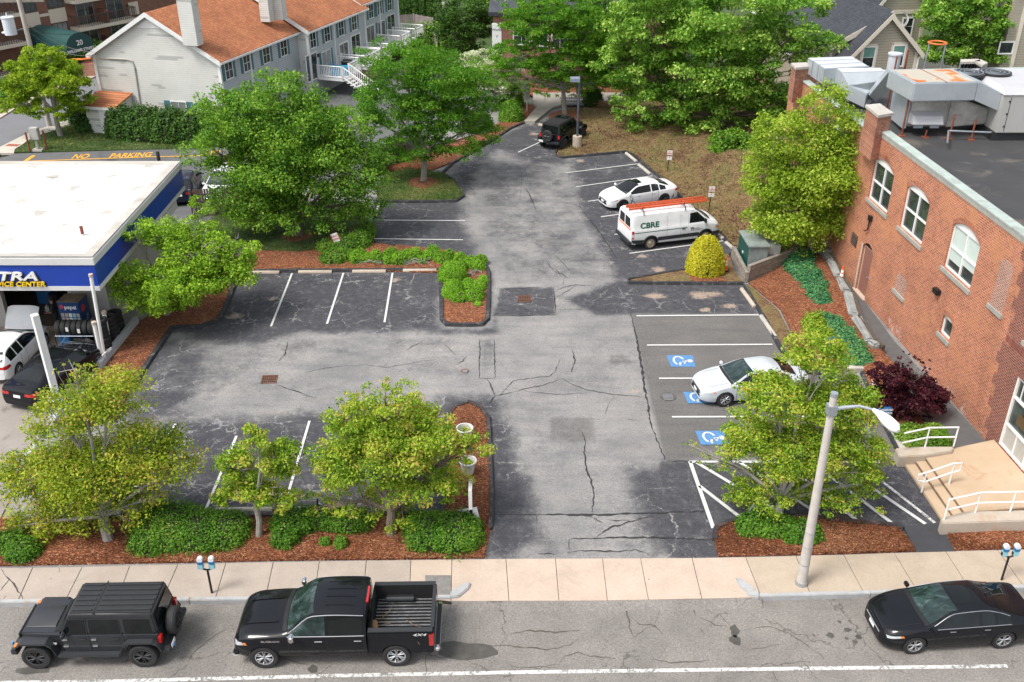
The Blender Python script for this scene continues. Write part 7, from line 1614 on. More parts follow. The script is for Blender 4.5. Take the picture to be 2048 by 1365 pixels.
 if plate:bd(s.epatch(-.16,.16,.42,.54,True,.03,2,1),'number_plate',M_plate,t)
 bd(s.epatch(-.16,.16,.66,.78,False,.015,2,1),'number_plate',M_plate,t)
 if roofglass:bd(s.tpatch(*roofglass,-.62,.62,off=.006),'sunroof',M_glasscar,t)
 bd(s.tpatch(xc+.12,xf-.16,.78,.80,.004,14,1),'bonnet_seam',M_black,t);bd(s.tpatch(xc+.12,xf-.16,-.80,-.78,.004,14,1),'bonnet_seam',M_black,t)
 for ax in(WB/2,-WB/2):
  for sg in(-1,1):wheel(t,ax,sg*(w2-.115),r,.21,rim,spokes,split=split)
 t['_']=0;del t['_'];return t,s
Pt_white=paint('white_car_paint',(.72,.73,.74),.25);Pt_silver=paint('silver_white_paint',(.56,.60,.65),.25,.15);Pt_black=paint('black_car_paint',(.008,.009,.012),.14);Pt_grey=paint('anthracite_paint',(.035,.038,.044),.3,.2);Pt_blue=paint('dark_blue_paint',(.01,.016,.035),.18);M_satin=simple('satin_black_trim',(.028,.03,.034),.45,.12,4)
# dark sedan at the kerb, front left
t,s=sedan('glossy black sedan with sunroof and chrome window trim at the right kerb',Pt_black,4.63,1.80,1.42,2.67,.93,.33,rim='alloy',spokes=5,chrome=True,roofglass=(-.45,.12),name='black_sedan',zh=.88)
place(t,(1819,1310),(2009,1298),-.12,.88)
m=MB();m.hexa([(-1.05,-.03,1.38),(-.95,-.03,1.39),(-.95,.03,1.39),(-1.05,.03,1.38),(-1.12,-.01,1.44),(-1.09,-.01,1.44),(-1.09,.01,1.44),(-1.12,.01,1.44)]);m.build('antenna',M_black,t)
t,s=sedan('silver white sedan in the reserved bay, half hidden by the leafy tree',Pt_silver,4.63,1.78,1.435,2.70,.96,.33,rim='alloy',spokes=8,name='silver_sedan',split=False);place(t,(1445,813),(1576,800.5),0,.82)
t,s=sedan('white sedan with dark sunroof and black wheels parked behind the van',Pt_white,4.76,1.85,1.43,2.82,.90,.34,rim='black',spokes=5,roofglass=(-.1,.42),name='white_sedan',darkglass=True);place(t,(1240,422),(1331,408),0,.86)
# service yard cars
def heading(t,rear,ang,WB,fo,L,lat=0):t.rotation_euler=(0,0,ang);d=Vector((math.cos(ang),math.sin(ang),0));t.location=rear+d*(L-fo-WB/2)+Vector((-d.y,d.x,0))*lat
t,s=sedan('white hatchback with its bonnet raised in the service yard',Pt_white,4.26,1.80,1.45,2.63,.86,.325,hatch=True,spokes=5,name='white_hatchback');Fp,Rp=P(96,691),P(38,757);d=(Fp-Rp).normalized();nr=Vector((-d.y,d.x,0));nr=nr if nr.x<0 else -nr
t.location=(Fp+Rp)/2+nr*.85;t.rotation_euler=(0,0,math.atan2(d.y,d.x));golf=t
xh=2.63/2-.15;m=MB();q=[(xh,-.74,1.0),(xh,.74,1.0),(xh+.62,.70,1.88),(xh+.62,-.70,1.88)];o4=[Vector(a) for a in q];nn_=(o4[1]-o4[0]).cross(o4[3]-o4[0]).normalized()*.05
nb=8;rows=[]
for i in range(nb+1):
 u=i/nb
 for j in range(nb+1):
  v=j/nb;c=o4[0].lerp(o4[1],v).lerp(o4[3].lerp(o4[2],v),u);ed=max(0,abs(2*v-1)-.0)**4;c+=Vector((.07*(1-(2*v-1)**2)*-1,0,0));c.z-=.12*ed*u**3;rows.append(c)
for side_ in(0,1):
 o=len(m.v);m.v+=[tuple(c+Vector((.035*side_,0,-.01*side_))) for c in rows]
 for i in range(nb):
  for j in range(nb):a=o+i*(nb+1)+j;m.f.append((a,a+1,a+nb+2,a+nb+1));m.m.append(0)
m.build('raised_bonnet',Pt_white,t,smooth=True);m=MB();m.box(xh+.1,xh+.78,-.62,.62,.80,.90);m.build('engine_bay',M_black,t,bevel=.03)
t,s=sedan('black saloon seen from behind in the service yard under the olive tree',Pt_black,4.70,1.81,1.44,2.84,.80,.33,spokes=5,name='black_saloon',darkglass=True,roofglass=(-.9,.5));heading(t,P(42,824)+Vector((.0,.0,0)),R(74),2.84,.80,4.70)
t,s=sedan('dark blue car tucked against the back corner of the service centre',Pt_blue,4.5,1.82,1.55,2.7,.9,.34,hatch=True,name='dark_car');t.location=P(378,400)+Vector((-.5,1.0,0));t.rotation_euler=(0,0,R(100))
t,s=sedan('white car facing the picket fence behind the big dark tree',Pt_white,4.6,1.85,1.6,2.7,.9,.34,hatch=True,name='white_car',zc=1.05);t.location=P(436,412)+Vector((0,2.0,0));t.rotation_euler=(0,0,R(-95))
t,s=sedan('dark parked car at the top edge beside the apartment block',Pt_grey,4.7,1.85,1.5,2.8,.9,.34,name='dark_car');t.location=P(338,8,0)+Vector((1,2,0));t.rotation_euler=(0,0,R(205))
t,s=sedan('pale car roof showing at the right edge behind the rooftop unit',Pt_white,4.7,1.85,1.5,2.8,.9,.34,name='pale_car');t.location=P(2050,150,0)+Vector((.5,0,0));t.rotation_euler=(0,0,R(10))
# ---- pickup
pk_=thing('pickup_truck','black crew cab pickup with ribbed load bed holding branches, parked at the kerb','pickup truck');w2=1.02;WB=3.745;xf=WB/2+.84
sh=Shell(zt=[(-1.06,1.84),(-.98,1.90),(-.2,1.94),(.42,1.89),(1.22,1.36),(2.2,1.29),(xf-.2,1.2),(xf-.06,1.08),(xf,.8)],ze=[(-1.06,1.78),(-.98,1.82),(-.2,1.85),(.42,1.81),(1.22,1.28),(2.2,1.22),(xf-.2,1.13),(xf-.06,1.0),(xf,.74)],we=[(-1.06,.74),(-.9,.76),(.42,.75),(1.22,.86),(2.2,.84),(xf,.74)],wb=[(-1.06,1.0),(0,1.01),(1.2,1.01),(2.1,1.01),(xf-.3,.97),(xf-.08,.9),(xf,.82)],zb=[(-1.06,1.2),(1.2,1.2),(2.2,1.14),(xf-.2,1.05),(xf,.7)],zs=[(-1.06,.42),(1.0,.42),(xf-.3,.40),(xf,.46)])
b_=sh.mesh(60).build('cab',[Pt_black,M_dark],pk_,smooth=True);cutwells(b_,(WB/2,),.41,w2,.32)
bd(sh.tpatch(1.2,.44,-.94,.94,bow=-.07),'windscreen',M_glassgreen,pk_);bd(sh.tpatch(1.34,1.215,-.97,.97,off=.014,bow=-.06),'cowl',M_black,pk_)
for k in(-.62,-.2,.2,.62):bd(sh.tpatch(-.75,.1,k-.02,k+.02,.012,8,1),'roof_rib',Pt_black,pk_)
for k in(-.55,.55):bd(sh.tpatch(1.45,xf-.3,k-.05,k+.05,.022,10,2),'bonnet_crease',Pt_black,pk_)
for sg in(-1,1):
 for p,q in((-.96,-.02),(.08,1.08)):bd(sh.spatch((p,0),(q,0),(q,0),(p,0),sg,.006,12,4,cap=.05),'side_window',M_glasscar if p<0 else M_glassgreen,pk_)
 m=MB();pts=[(x,sg*(sh.y(x,sh.ze(x)-.035)+.014),sh.ze(x)-.035) for x in np.linspace(-1.0,1.12,16)];m.tube(pts,.014,5);pts=[(x,sg*(sh.y(x,1.21)+.014),1.212) for x in np.linspace(-1.0,1.15,6)];m.tube(pts,.013,5);m.build('window_trim',M_chrome,pk_)
 for x in(.02,1.12,-1.0):bd(sh.spatch((x,.5),(x+.016,.5),(x+.016,1.19),(x,1.19),sg,.003,1,8),'door_seam',M_black,pk_)
 for x in(.28,-.82):m=MB();yy=sg*(sh.y(x,1.05)+.015);m.box(x-.11,x+.11,yy-.014,yy+.014,1.03,1.065);m.build('door_handle',M_chrome,pk_,bevel=.008)
 bd(sh.spatch((xf-.32,.92),(xf-.06,.86),(xf-.06,.99),(xf-.28,1.02),sg,.01,5,3),'headlight',M_lens,pk_);bd(sh.spatch((xf-.42,.93),(xf-.33,.92),(xf-.30,1.01),(xf-.38,1.02),sg,.012,2,2),'indicator',M_orange,pk_)
 m=MB();m.box(.92,1.06,sg*1.03-.0,sg*1.03+sg*.22 if sg>0 else sg*1.03,1.2,1.42) if sg>0 else m.box(.92,1.06,-1.25,-1.03,1.2,1.42);m.build('mirror',M_chrome,pk_,bevel=.04,seg=3)
bd(sh.epatch(-.72,.72,.62,.98,True,.012),'grille',M_black,pk_);m=MB();m.box(xf-.16,xf+.04,-.93,.93,.46,.62);m.build('front_bumper',Pt_black,pk_,bevel=.05,seg=3);m=MB();m.box(xf-.1,xf+.06,-.88,.88,.42,.46);m.build('bumper_lip',M_chrome,pk_)
# load bed: solid, then hollowed
bx0,bx1=-2.95,-1.10;m=MB();m.box(bx0,bx1,-1.0,1.0,.52,1.36);bed=m.build('load_bed',[Pt_black,M_dark],pk_,bevel=.045,seg=3)
def cav(m):m.box(bx0+.08,bx1-.06,-.84,.84,.86,1.6)
cutwells(bed,(-WB/2,),.41,1.0,.2,cav)
for me_p in bed.data.polygons:
 c_=me_p.center
 if abs(c_.y)<.845 and bx0+.07<c_.x<bx1-.05 and c_.z<1.34:me_p.material_index=1
m=MB();
for k in range(13):y_=-.78+k*.13;m.box(bx0+.1,bx1-.1,y_-.035,y_+.035,.862,.885)
m.build('floor_rib',simple('bed_liner_metal',(.2,.205,.215),.4,.5,4,metal=.4,dirt=(.22,.16,.11)),pk_,bevel=.012)['kind']='stuff'
for sg in(-1,1):m=MB();m.box(-WB/2-.5,-WB/2+.5,min(sg*.84,sg*.62),max(sg*.84,sg*.62),.86,1.1);m.build('wheel_hump',M_satin,pk_,bevel=.1,seg=3)
for sg in(-1,1):m=MB();m.box(bx0+.02,bx1-.02,min(sg*.84,sg*1.005),max(sg*.84,sg*1.005),1.362,1.385);m.build('bed_rail',M_satin,pk_,bevel=.008)
m=MB();m.box(bx0-.02,bx0+.09,-.84,.84,1.362,1.385);m.build('tailgate_cap',M_satin,pk_,bevel=.008);m=MB();m.box(bx0-.16,bx0-.01,-.95,.95,.52,.66);m.build('rear_bumper',M_chrome,pk_,bevel=.04,seg=3);m=MB();m.box(bx0-.15,bx0-.02,-.8,.8,.662,.675);m.build('step_pad',M_satin,pk_)
for sg in(-1,1):m=MB();m.box(bx0-.012,bx0+.14,min(sg*.90,sg*1.008),max(sg*.90,sg*1.008),.82,1.26);m.build('tail_light',M_red,pk_,bevel=.012)
m=MB();m.box(-1.10,-1.03,-.32,.32,1.80,1.87);m.build('third_brake_light',M_red,pk_,bevel=.01)
text_mesh('badge','4X4',.13,frame((-2.55,1.006,1.24),(-1,0,0),(0,0,1)),M_plate,pk_,.003,world=False,shear=.3,xs=1.7);text_mesh('badge','SILVERADO',.085,frame((1.62,1.017,1.07),(-1,0,0),(0,0,1)),M_chrome,pk_,.003,world=False,bold=.004,xs=1.2)
for ax in(WB/2,-WB/2):
 for sg in(-1,1):wheel(pk_,ax,sg*(w2-.15),.405,.27,'alloy',6,rr=.62)
place(pk_,(531,1336),(796,1332),-.12,.96)
br_=thing('cut_branches','loose dry branches and a log lying in the pickup load bed','branches',Vector(pk_.location)+Matrix.Rotation(pk_.rotation_euler.z,3,'Z')@Vector((-1.7,0,.9))+Vector((0,0,0)),pk_.rotation_euler.z);m=MB();rg=random.Random(3)
for i in range(5):a=Vector((rg.uniform(-.7,.5),rg.uniform(-.6,.7),.02));h_=rg.uniform(0,6.28);b2_=a+Vector((math.cos(h_)*.35,math.sin(h_)*.35,.06));c_=b2_+Vector((math.cos(h_+.5)*.3,math.sin(h_+.5)*.3,-.02));m.tube([a,b2_,c_],[.011,.008,.004],5)
m.build('branch',simple('dry_wood',(.2,.15,.09),.85,.2,8),br_)['kind']='stuff';m=MB();m.tube([(.42,.72,.07),(.5,.25,.09)],[.09,.11],10);m.build('log',simple('log_wood',(.3,.17,.08),.85,.2,8),br_)
# ---- driver in the pickup is modelled with the people below
# ---- off-roaders
def offroader(label,col,topm,soft=False,spare=True):
 t=thing('off_roader',label,'off-roader');WB=3.008;r=.41;tp_=[]
 m=MB();m.hexa([(-2.02,-.77,.52),(.72,-.77,.52),(.72,.77,.52),(-2.02,.77,.52),(-2.02,-.78,1.16),(.72,-.78,1.16),(.72,.78,1.16),(-2.02,.78,1.16)]);b_=m.build('body',[col,M_dark],t,bevel=.03,seg=3);cutwells(b_,(-WB/2,),r+.03,.77,.3)
 m=MB();m.hexa([(.72,-.66,.6),(1.93,-.56,.6),(1.93,.56,.6),(.72,.66,.6),(.72,-.74,1.17),(1.93,-.60,1.09),(1.93,.60,1.09),(.72,.74,1.17)]);m.build('bonnet',col,t,bevel=.05,seg=3)
 m=MB();m.hexa([(.95,-.45,1.155),(1.85,-.4,1.10),(1.85,.4,1.10),(.95,.45,1.155),(.95,-.38,1.19),(1.8,-.34,1.135),(1.8,.34,1.135),(.95,.38,1.19)]);m.build('bonnet_bulge',M_satin if not soft else col,t,bevel=.02)
 m=MB();m.box(1.93,1.99,-.6,.6,.62,1.07);g_=m.build('grille',col,t,bevel=.02)
 for k in range(7):y_=-.3+k*.1;m=MB();m.box(1.991,2.0,y_-.03,y_+.03,.72,1.0);m.build('grille_slot',M_black,g_)
 for sg in(-1,1):m=MB();m.lathe([(.001,2.01),(.085,2.01),(.1,1.99)],16,'X',(0,sg*.46,.9));m.build('headlight',M_lens,g_)
 m=MB();m.box(2.0,2.2,-.86,.86,.5,.68);m.build('front_bumper',M_satin,t,bevel=.03,seg=2);m=MB();m.box(-2.3,-2.06,-.82,.82,.5,.66);m.build('rear_bumper',M_satin,t,bevel=.03,seg=2)
 # top with raked screen
 x0,xb,xt=-2.02,.74,.42;H1,H0=1.84,1.17;m=MB();m.hexa([(x0,-.77,H0),(xb,-.76,H0),(xb,.76,H0),(x0,.77,H0),(x0+.1,-.66,H1),(xt,-.64,H1),(xt,.64,H1),(x0+.1,.66,H1)]);m.build('hard_top' if not soft else 'soft_top',topm,t,bevel=.05,seg=3)
 def sp(x,z,sg,o=.012):f=(z-H0)/(H1-H0);return(x,sg*(.77-.115*f+o),z)
 for sg in(-1,1):
  fr_=[]
  for(p0,p1,q1,q0) in(((-.02),(.66),(.44),(-.02)),((-.98),(-.12),(-.12),(-.95)),((-1.88),(-1.10),(-1.08),(-1.82))):
   for e,mt_,of,nm in((.03,M_satin if not soft else topm,.008,'window_frame'),(0,M_glasscar,.018,'side_window')):
    m=MB();v=[sp(p0-e,1.20-e*.6,sg,of),sp(p1+e,1.20-e*.6,sg,of),sp(q1+e,1.66+e,sg,of),sp(q0-e,1.66+e,sg,of)];m.add(v,[(0,1,2,3)]);m.build(nm,mt_,t)
  for x in(.72,-.07,-1.03):m=MB();m.box(x-.008,x+.008,min(sg*.772,sg*.784),max(sg*.772,sg*.784),.58,1.14);m.build('door_seam',M_black,t)
  for x in(.12,-.82):m=MB();m.box(x-.1,x+.1,min(sg*.78,sg*.81),max(sg*.78,sg*.81),1.0,1.04);m.build('door_handle',M_satin,t,bevel=.008)
  for x in(.62,-.2):m=MB();m.box(x-.07,x+.07,min(sg*.78,sg*.81),max(sg*.78,sg*.81),.74,.78);m.box(x-.07,x+.07,min(sg*.78,sg*.81),max(sg*.78,sg*.81),.98,1.02);m.build('door_hinge',M_alloy if not soft else M_satin,t)
  for ax,fr in((WB/2,1),(-WB/2,0)):
   arc=[(-.62,.50),(-.52,.80),(-.38,.93),(.34,.93),(.46,.84),(.54,.66)] if fr else[(-.6,.60),(-.48,.84),(-.34,.93),(.34,.93),(.48,.82),(.6,.55)]
   m=MB();pts=[(ax+a,z) for a,z in arc];th_=.06
   for(a,z),(a2,z2) in zip(pts[:-1],pts[1:]):
    yi,yo=sg*.55 if fr else sg*.74,sg*.94;m.hexa([(a,min(yi,yo),z),(a2,min(yi,yo),z2),(a2,max(yi,yo),z2),(a,max(yi,yo),z),(a,min(yi,yo),z+th_),(a2,min(yi,yo),z2+th_),(a2,max(yi,yo),z2+th_),(a,max(yi,yo),z+th_)])
   m.build('fender_flare',M_satin if not soft else col,t,smooth=True);wheel(t,ax,sg*.80,r,.25,'black' if not soft else 'dark',6)
  m=MB();m.box(-.88,.88,min(sg*.74,sg*.95),max(sg*.74,sg*.95),.46,.53);m.build('side_step',M_satin,t,bevel=.02)
  m=MB();m.box(-2.09,-2.0,min(sg*.64,sg*.80),max(sg*.64,sg*.80),.84,1.08);m.build('tail_light',M_red,t,bevel=.01);mirror_(t,.58,sg*.80,1.18,M_satin,(.1,.2,.17));m=MB();m.box(1.9,2.02,min(sg*.78,sg*.92),max(sg*.78,sg*.92),.86,.91);m.build('indicator',M_orange,t)
 m=MB();a=[(xb+.006,-.70,1.22),(xb+.006,.70,1.22),(xt+.05,.6,1.76),(xt+.05,-.6,1.76)];m.add([(x_+.02,y_,z_) for x_,y_,z_ in a],[(0,1,2,3)]);m.build('windscreen',M_glasscar,t)
 m=MB();m.box(.72,.93,-.62,.62,1.15,1.185);m.build('cowl_vent',M_black,t,bevel=.01)
 m=MB();m.add([(x0-.002+.03,-.6,1.25),(x0-.002+.03,.6,1.25),(x0+.085,.56,1.7),(x0+.085,-.56,1.7)],[(0,1,2,3)]);mm=m.build('rear_window',M_glasscar,t);mm.location.x=-.04
 if not soft:
  for k in range(6):
   y_=-.5+k*.2
   for p,q in((-1.85,-.35),(-.22,.34)):m=MB();m.box(p,q,y_-.03,y_+.03,H1-.002,H1+.028);m.build('roof_rib',M_satin,t,bevel=.008)
  m=MB();m.box(-.31,-.27,-.66,.66,H1-.004,H1+.004);m.build('roof_seam',M_black,t)
  text_mesh('badge','Jeep',.11,frame((.98,.752,.84),(-1,0,0),(0,0,1)),M_plate,t,.003,world=False,bold=.004)
 else:m=MB();m.box(-.45,.25,-.5,.5,H1-.002,H1+.012);m.build('open_roof_panel',M_glasscar,t)
 m=MB();r2=r*.98;w_=.25;prof=[(r2*.6,-w_/2),(r2*.9,-w_*.52),(r2,-w_*.3),(r2,w_*.3),(r2*.9,w_*.52),(r2*.6,w_/2)];m.lathe(prof,28,'X',(-2.25,.08,1.02));sp_=m.build('spare_wheel',M_rubber,t,smooth=True)
 m=MB();m.lathe([(.001,-w_*.42),(r2*.58,-w_*.42),(r2*.62,-w_*.5)],24,'X',(-2.25,.08,1.02),0)
 for k in range(6):a=2*PI*k/6;m.tube([(-2.36,.08,1.02),(-2.37,.08+math.cos(a)*r2*.58,1.02+math.sin(a)*r2*.58)],.03,4)
 m.build('spare_rim',M_black if not soft else M_satin,sp_,smooth=True);m=MB();m.box(-2.315,-2.30,.42,.72,.56,.7) if not soft else m.box(-2.32,-2.30,.40,.74,.55,.70);m.build('number_plate',M_plate,t);return t
j1=offroader('dark grey hard top off-roader with black wheels and tail mounted spare at the left kerb',Pt_grey,simple('black_hard_top',(.022,.023,.025),.5,.15,3,bmp=.1));place(j1,(81,1338),(289.5,1335),-.12,.90)
m=MB();m.box(2.2,2.23,.55,.62,.66,.74);m.build('tow_hook',simple('bright_blue_hook',(.02,.25,.6),.4),j1);m=MB();m.box(-2.34,-2.30,.5,.58,.5,.58);m.build('tow_hook',simple('bright_blue_hook',(.02,.25,.6),.4),j1)
j2=offroader('black soft top off-roader parked at the back by the lamp post',Pt_black,simple('black_canvas',(.012,.012,.013),.85,.1,3),True);place(j2,(1165,277),(1128,299),0,.85)
# ---- ladder van
va_=thing('van','white panel van lettered CBRE with orange ladder rack, parked in the right bays','van');WB=3.3;xf=WB/2+1.0;xr=-WB/2-1.15;w2=1.02;r=.35
sv=Shell(zt=[(xr,1.9),(xr+.06,2.02),(xr+.3,2.08),(0,2.11),(.7,2.08),(1.05,1.98),(1.85,1.38),(2.3,1.24),(xf-.14,1.06),(xf-.03,.85),(xf,.6)],ze=[(xr,1.82),(xr+.06,1.94),(xr+.3,1.98),(0,2.0),(.7,1.97),(1.05,1.88),(1.85,1.32),(2.3,1.17),(xf-.14,1.0),(xf-.03,.8),(xf,.55)],we=[(xr,.80),(xr+.3,.84),(.7,.84),(1.1,.78),(1.85,.84),(2.3,.78),(xf,.6)],wb=[(xr,.97),(xr+.15,1.01),(0,1.02),(1.9,1.01),(xf-.3,.95),(xf-.08,.82),(xf,.7)],zb=[(xr,1.2),(1.4,1.2),(1.85,1.14),(2.3,1.02),(xf-.1,.85),(xf,.5)],zs=[(xr,.38),(xr+.3,.32),(xf-.3,.26),(xf,.3)])
b_=sv.mesh(64).build('body',[Pt_white,M_dark],va_,smooth=True);cutwells(b_,(WB/2,-WB/2),r+.02,w2,.28)
bd(sv.tpatch(1.82,1.1,-.93,.93,bow=-.08),'windscreen',M_glasscar,va_);bd(sv.tpatch(2.0,1.84,-.95,.95,off=.012,bow=-.07),'cowl',M_black,va_)
for sg in(-1,1):
 bd(sv.spatch((.62,1.26),(1.72,1.26),(1.13,1.80),(.66,1.80),sg,.007,10,5),'side_window',M_glasscar,va_)
 bd(sv.spatch((xr+.02,.34),(-WB/2-.40,.34),(-WB/2-.40,.60),(xr+.02,.66),sg,.014,6,3),'lower_trim',M_satin,va_);bd(sv.spatch((-WB/2+.42,.46),(WB/2-.42,.46),(WB/2-.42,.68),(-WB/2+.42,.68),sg,.012,14,2),'lower_trim',M_satin,va_);bd(sv.spatch((WB/2+.42,.30),(xf-.05,.32),(xf-.08,.58),(WB/2+.42,.62),sg,.014,6,3),'lower_trim',M_satin,va_)
 for ax in(-WB/2,WB/2):
  m=MB();pts=[(ax+.44*math.cos(a),sg*(sv.y(ax+.44*math.cos(a),.36+.44*math.sin(a))+.012),.36+.44*math.sin(a)) for a in[PI*i/12 for i in range(13)]];m.tube(pts,.035,6);m.build('arch_trim',M_satin,va_,smooth=True)
 bd(sv.spatch((xr+.06,1.02),(.50,1.02),(.50,1.06),(xr+.06,1.06),sg,.008,20,1),'green_stripe',simple('green_vinyl',(.004,.10,.075),.4),va_)
 for x in(-.72,.10,.56,1.62):bd(sv.spatch((x,.5),(x+.014,.5),(x+.014,1.8 if x<1 else 1.2),(x,1.8 if x<1 else 1.2),sg,.003,1,10),'door_seam',M_panelight,va_)
 for x in(.28,.78):m=MB();yy=sg*(sv.y(x,1.0)+.012);m.box(x-.1,x+.1,yy-.012,yy+.012,.96,1.0);m.build('door_handle',M_black,va_)
 bd(sv.spatch((xr+.015,.70),(xr+.14,.70),(xr+.14,1.16),(xr+.015,1.16),sg,.01,3,6),'tail_light',M_red,va_);bd(sv.spatch((xr+.015,.80),(xr+.145,.80),(xr+.145,.98),(xr+.015,.98),sg,.014,3,3),'reverse_lens',M_lens,va_)
 bd(sv.spatch((xf-.42,.84),(xf-.10,.80),(xf-.12,.90),(xf-.38,1.0),sg,.01,5,3),'headlight',M_lens,va_);bd(sv.spatch((xf-.40,.82),(xf-.2,.80),(xf-.2,.86),(xf-.36,.92),sg,.016,4,3),'indicator',M_orange,va_);mirror_(va_,1.52,sg*1.0,1.22,M_black,(.1,.22,.26))
 wheel(va_,WB/2,sg*(w2-.12),r,.22,'steel',0,rr=.66);wheel(va_,-WB/2,sg*(w2-.12),r,.22,'steel',0,rr=.66)
for y0,y1 in((-.72,-.06),(.06,.72)):m=MB();m.hexa([(xr-.012,y0,1.3),(xr+.01,y0,1.3),(xr+.01,y1,1.3),(xr-.012,y1,1.3),(xr-.012,y0+(.08 if y0<-.1 else 0),1.82),(xr+.01,y0,1.82),(xr+.01,y1,1.82),(xr-.012,y1-(.08 if y1>.1 else 0),1.82)]);m.build('rear_window',M_glasscar,va_,bevel=.005)
m=MB();m.box(xr-.014,xr,-.8,.8,1.17,1.24);m.build('chevron_band',simple('orange_vinyl',(.75,.22,.03),.5),va_);m=MB();m.box(xr-.12,xr+.05,-.96,.96,.36,.56);m.build('rear_bumper',M_satin,va_,bevel=.03);m=MB();m.box(xr-.02,xr,.3,.62,.66,.8);m.build('number_plate',M_plate,va_)
m=MB();m.box(xf-.2,xf+.03,-.72,.72,.3,.52);m.build('front_bumper',M_satin,va_,bevel=.06,seg=3)
text_mesh('lettering','CBRE',.42,frame((xr+1.05,-(sv.y(-1.2,1.42)+.014),1.40),(1,0,0),(0,.16,1)),simple('green_vinyl',(.004,.10,.075),.4),va_,.004,world=False,bold=.012,xs=1.12)
m=MB()
for k in range(3):m.box(.72,.72+(.5,.75,.62)[k],-(1.03),-(1.028),.93-k*.055,.945-k*.055)
m.build('small_lettering',M_black,va_)['kind']='stuff'
lad=thing('ladder','orange extension ladder strapped on the roof of the white van','ladder');M_lad=simple('orange_fibreglass',(.75,.13,.04),.5,.1,4);place(va_,(1408,483.5),(1298,497.5),0,.90);lad.location=va_.location;lad.rotation_euler=va_.rotation_euler
for dy,dz in((-.62,0),(-.22,0),(-.58,.1),(-.26,.1)):m=MB();m.box(xr-.1,1.75,dy-.018,dy+.018,2.26+dz,2.36+dz);m.build('rail',M_lad,lad,bevel=.005)
for k in range(17):x=xr+.05+k*.265;m=MB();m.tube([(x,-.6,2.41),(x,-.24,2.41)],.018,6);m.build('rung',M_alloy,lad)
for x in(-2.1,.35):
 m=MB();m.tube([(x,-.86,2.0),(x,-.84,2.22),(x,.84,2.22),(x,.86,2.0)],.025,6)
 for y_ in(-.7,.7):m.tube([(x,y_,2.22),(x,y_,2.4)],.02,5)
 m.build('rack_bar',M_black,va_)
 # ================================================================ STREET FURNITURE AND SMALL THINGS
def up(px,Y):return PY(px[0],px[1],Y)
sl=thing('street_lamp','tall grey concrete lamp post with a white cobra head at the kerb','street lamp',P(1602,1168,.02));b0=P(1602,1168,.02);tpz=up((1668,792),b0.y)
M_pole=simple('pole_concrete',(.5,.46,.42),.8,.1,3,bmp=.1,dirt=(.38,.35,.31));MB().tube([b0,tpz],[.165,.10],14).build('pole',M_pole,sl,world=True,smooth=True)
MB().cyl(b0,.19,.14,16).build('collar',M_steel,sl,world=True);m=MB();m.cyl(tpz-Z*.02,.105,.12,12);m.build('cap',M_steel,sl,world=True)
for q in(.12,.22,.3):c=b0.lerp(tpz,q);m=MB();m.tube([c,c+(tpz-b0).normalized()*.025],.17-.06*q,14);m.build('strap',M_steel,sl,world=True)
ar=tpz-Z*.45;a1=ar+Vector((.75,-.02,.12));a2=ar+Vector((1.12,-.15,.08));m=MB();m.tube([ar,ar+Vector((.35,0,.06)),a1,a2],[.075,.06,.045,.04],10);m.obox(ar,(.26,.26,.3));m.build('arm',M_steel,sl,world=True,smooth=True)
m=MB();hd=[a2,a2+Vector((.08,-.2,.02)),a2+Vector((.2,-.55,0)),a2+Vector((.32,-.85,-.03)),a2+Vector((.36,-.98,-.05))];m.tube(hd,[.05,.1,.17,.16,.06],14);m.build('lamp_head',M_white,sl,world=True,smooth=True);m=MB();m.cyl(hd[1]+Z*.08,.03,.07,10);m.build('photocell',simple('blue_cell',(.05,.2,.4),.4),sl,world=True)
# twin parking meters
M_mblue=simple('meter_blue',(.03,.16,.36),.4,.1,6);M_mcy=simple('meter_cyan',(.3,.6,.68),.4,.08,6)
def meters(base,lab):
 t=thing('parking_meter',lab,'parking meter',base,R(2),'twin parking meters on the pavement');m=MB();m.cyl((0,0,0),.035,.95,10);m.tube([(-.17,0,1.0),(0,0,.93),(.17,0,1.0)],.03,8);m.build('post',M_black,t)
 for x in(-.17,.17):
  m=MB();m.box(x-.08,x+.08,-.07,.07,1.0,1.2);h_=m.build('meter_head',M_mcy,t,bevel=.02);m=MB();m.box(x-.085,x+.085,-.08,.06,1.2,1.32);m.build('blue_band',M_mblue,h_,bevel=.015);m=MB();m.lathe([(.001,-.07),(.085,-.07),(.09,0),(.085,.07),(.001,.07)],18,'Y',(x,0,1.36));m.build('dome',M_white,h_,smooth=True);m=MB();m.box(x-.09,x-.086,-.05,.05,1.03,1.15);m.build('coin_slot',M_black,h_)
 return t
meters(P(424,1186,.02),'twin blue and white parking meters behind the off-roader');meters(P(2003,1160,.02),'twin blue and white parking meters behind the black sedan at the right edge')
# car park lamp
b0=P(1154,293,.1);ll=thing('lamp_post','dark grey car park lamp post on a round concrete base','lamp post',b0);MB().cyl((0,0,0),.33,.75,20).build('base',M_stop,ll,smooth=True,sharp=40);tz=up((1161,168),b0.y).z-.1;MB().tube([(0,0,.75),(.02,0,tz)],.085,10).build('pole',simple('lamp_grey',(.07,.08,.10),.5),ll,smooth=True)
m=MB();m.tube([(.02,0,tz),(-.2,0,tz+.25)],.05,8);m.box(-.6,.05,-.25,.3,tz+.15,tz+.42);m.build('lamp_head',simple('lamp_head_grey',(.22,.25,.32),.5),ll,bevel=.05)
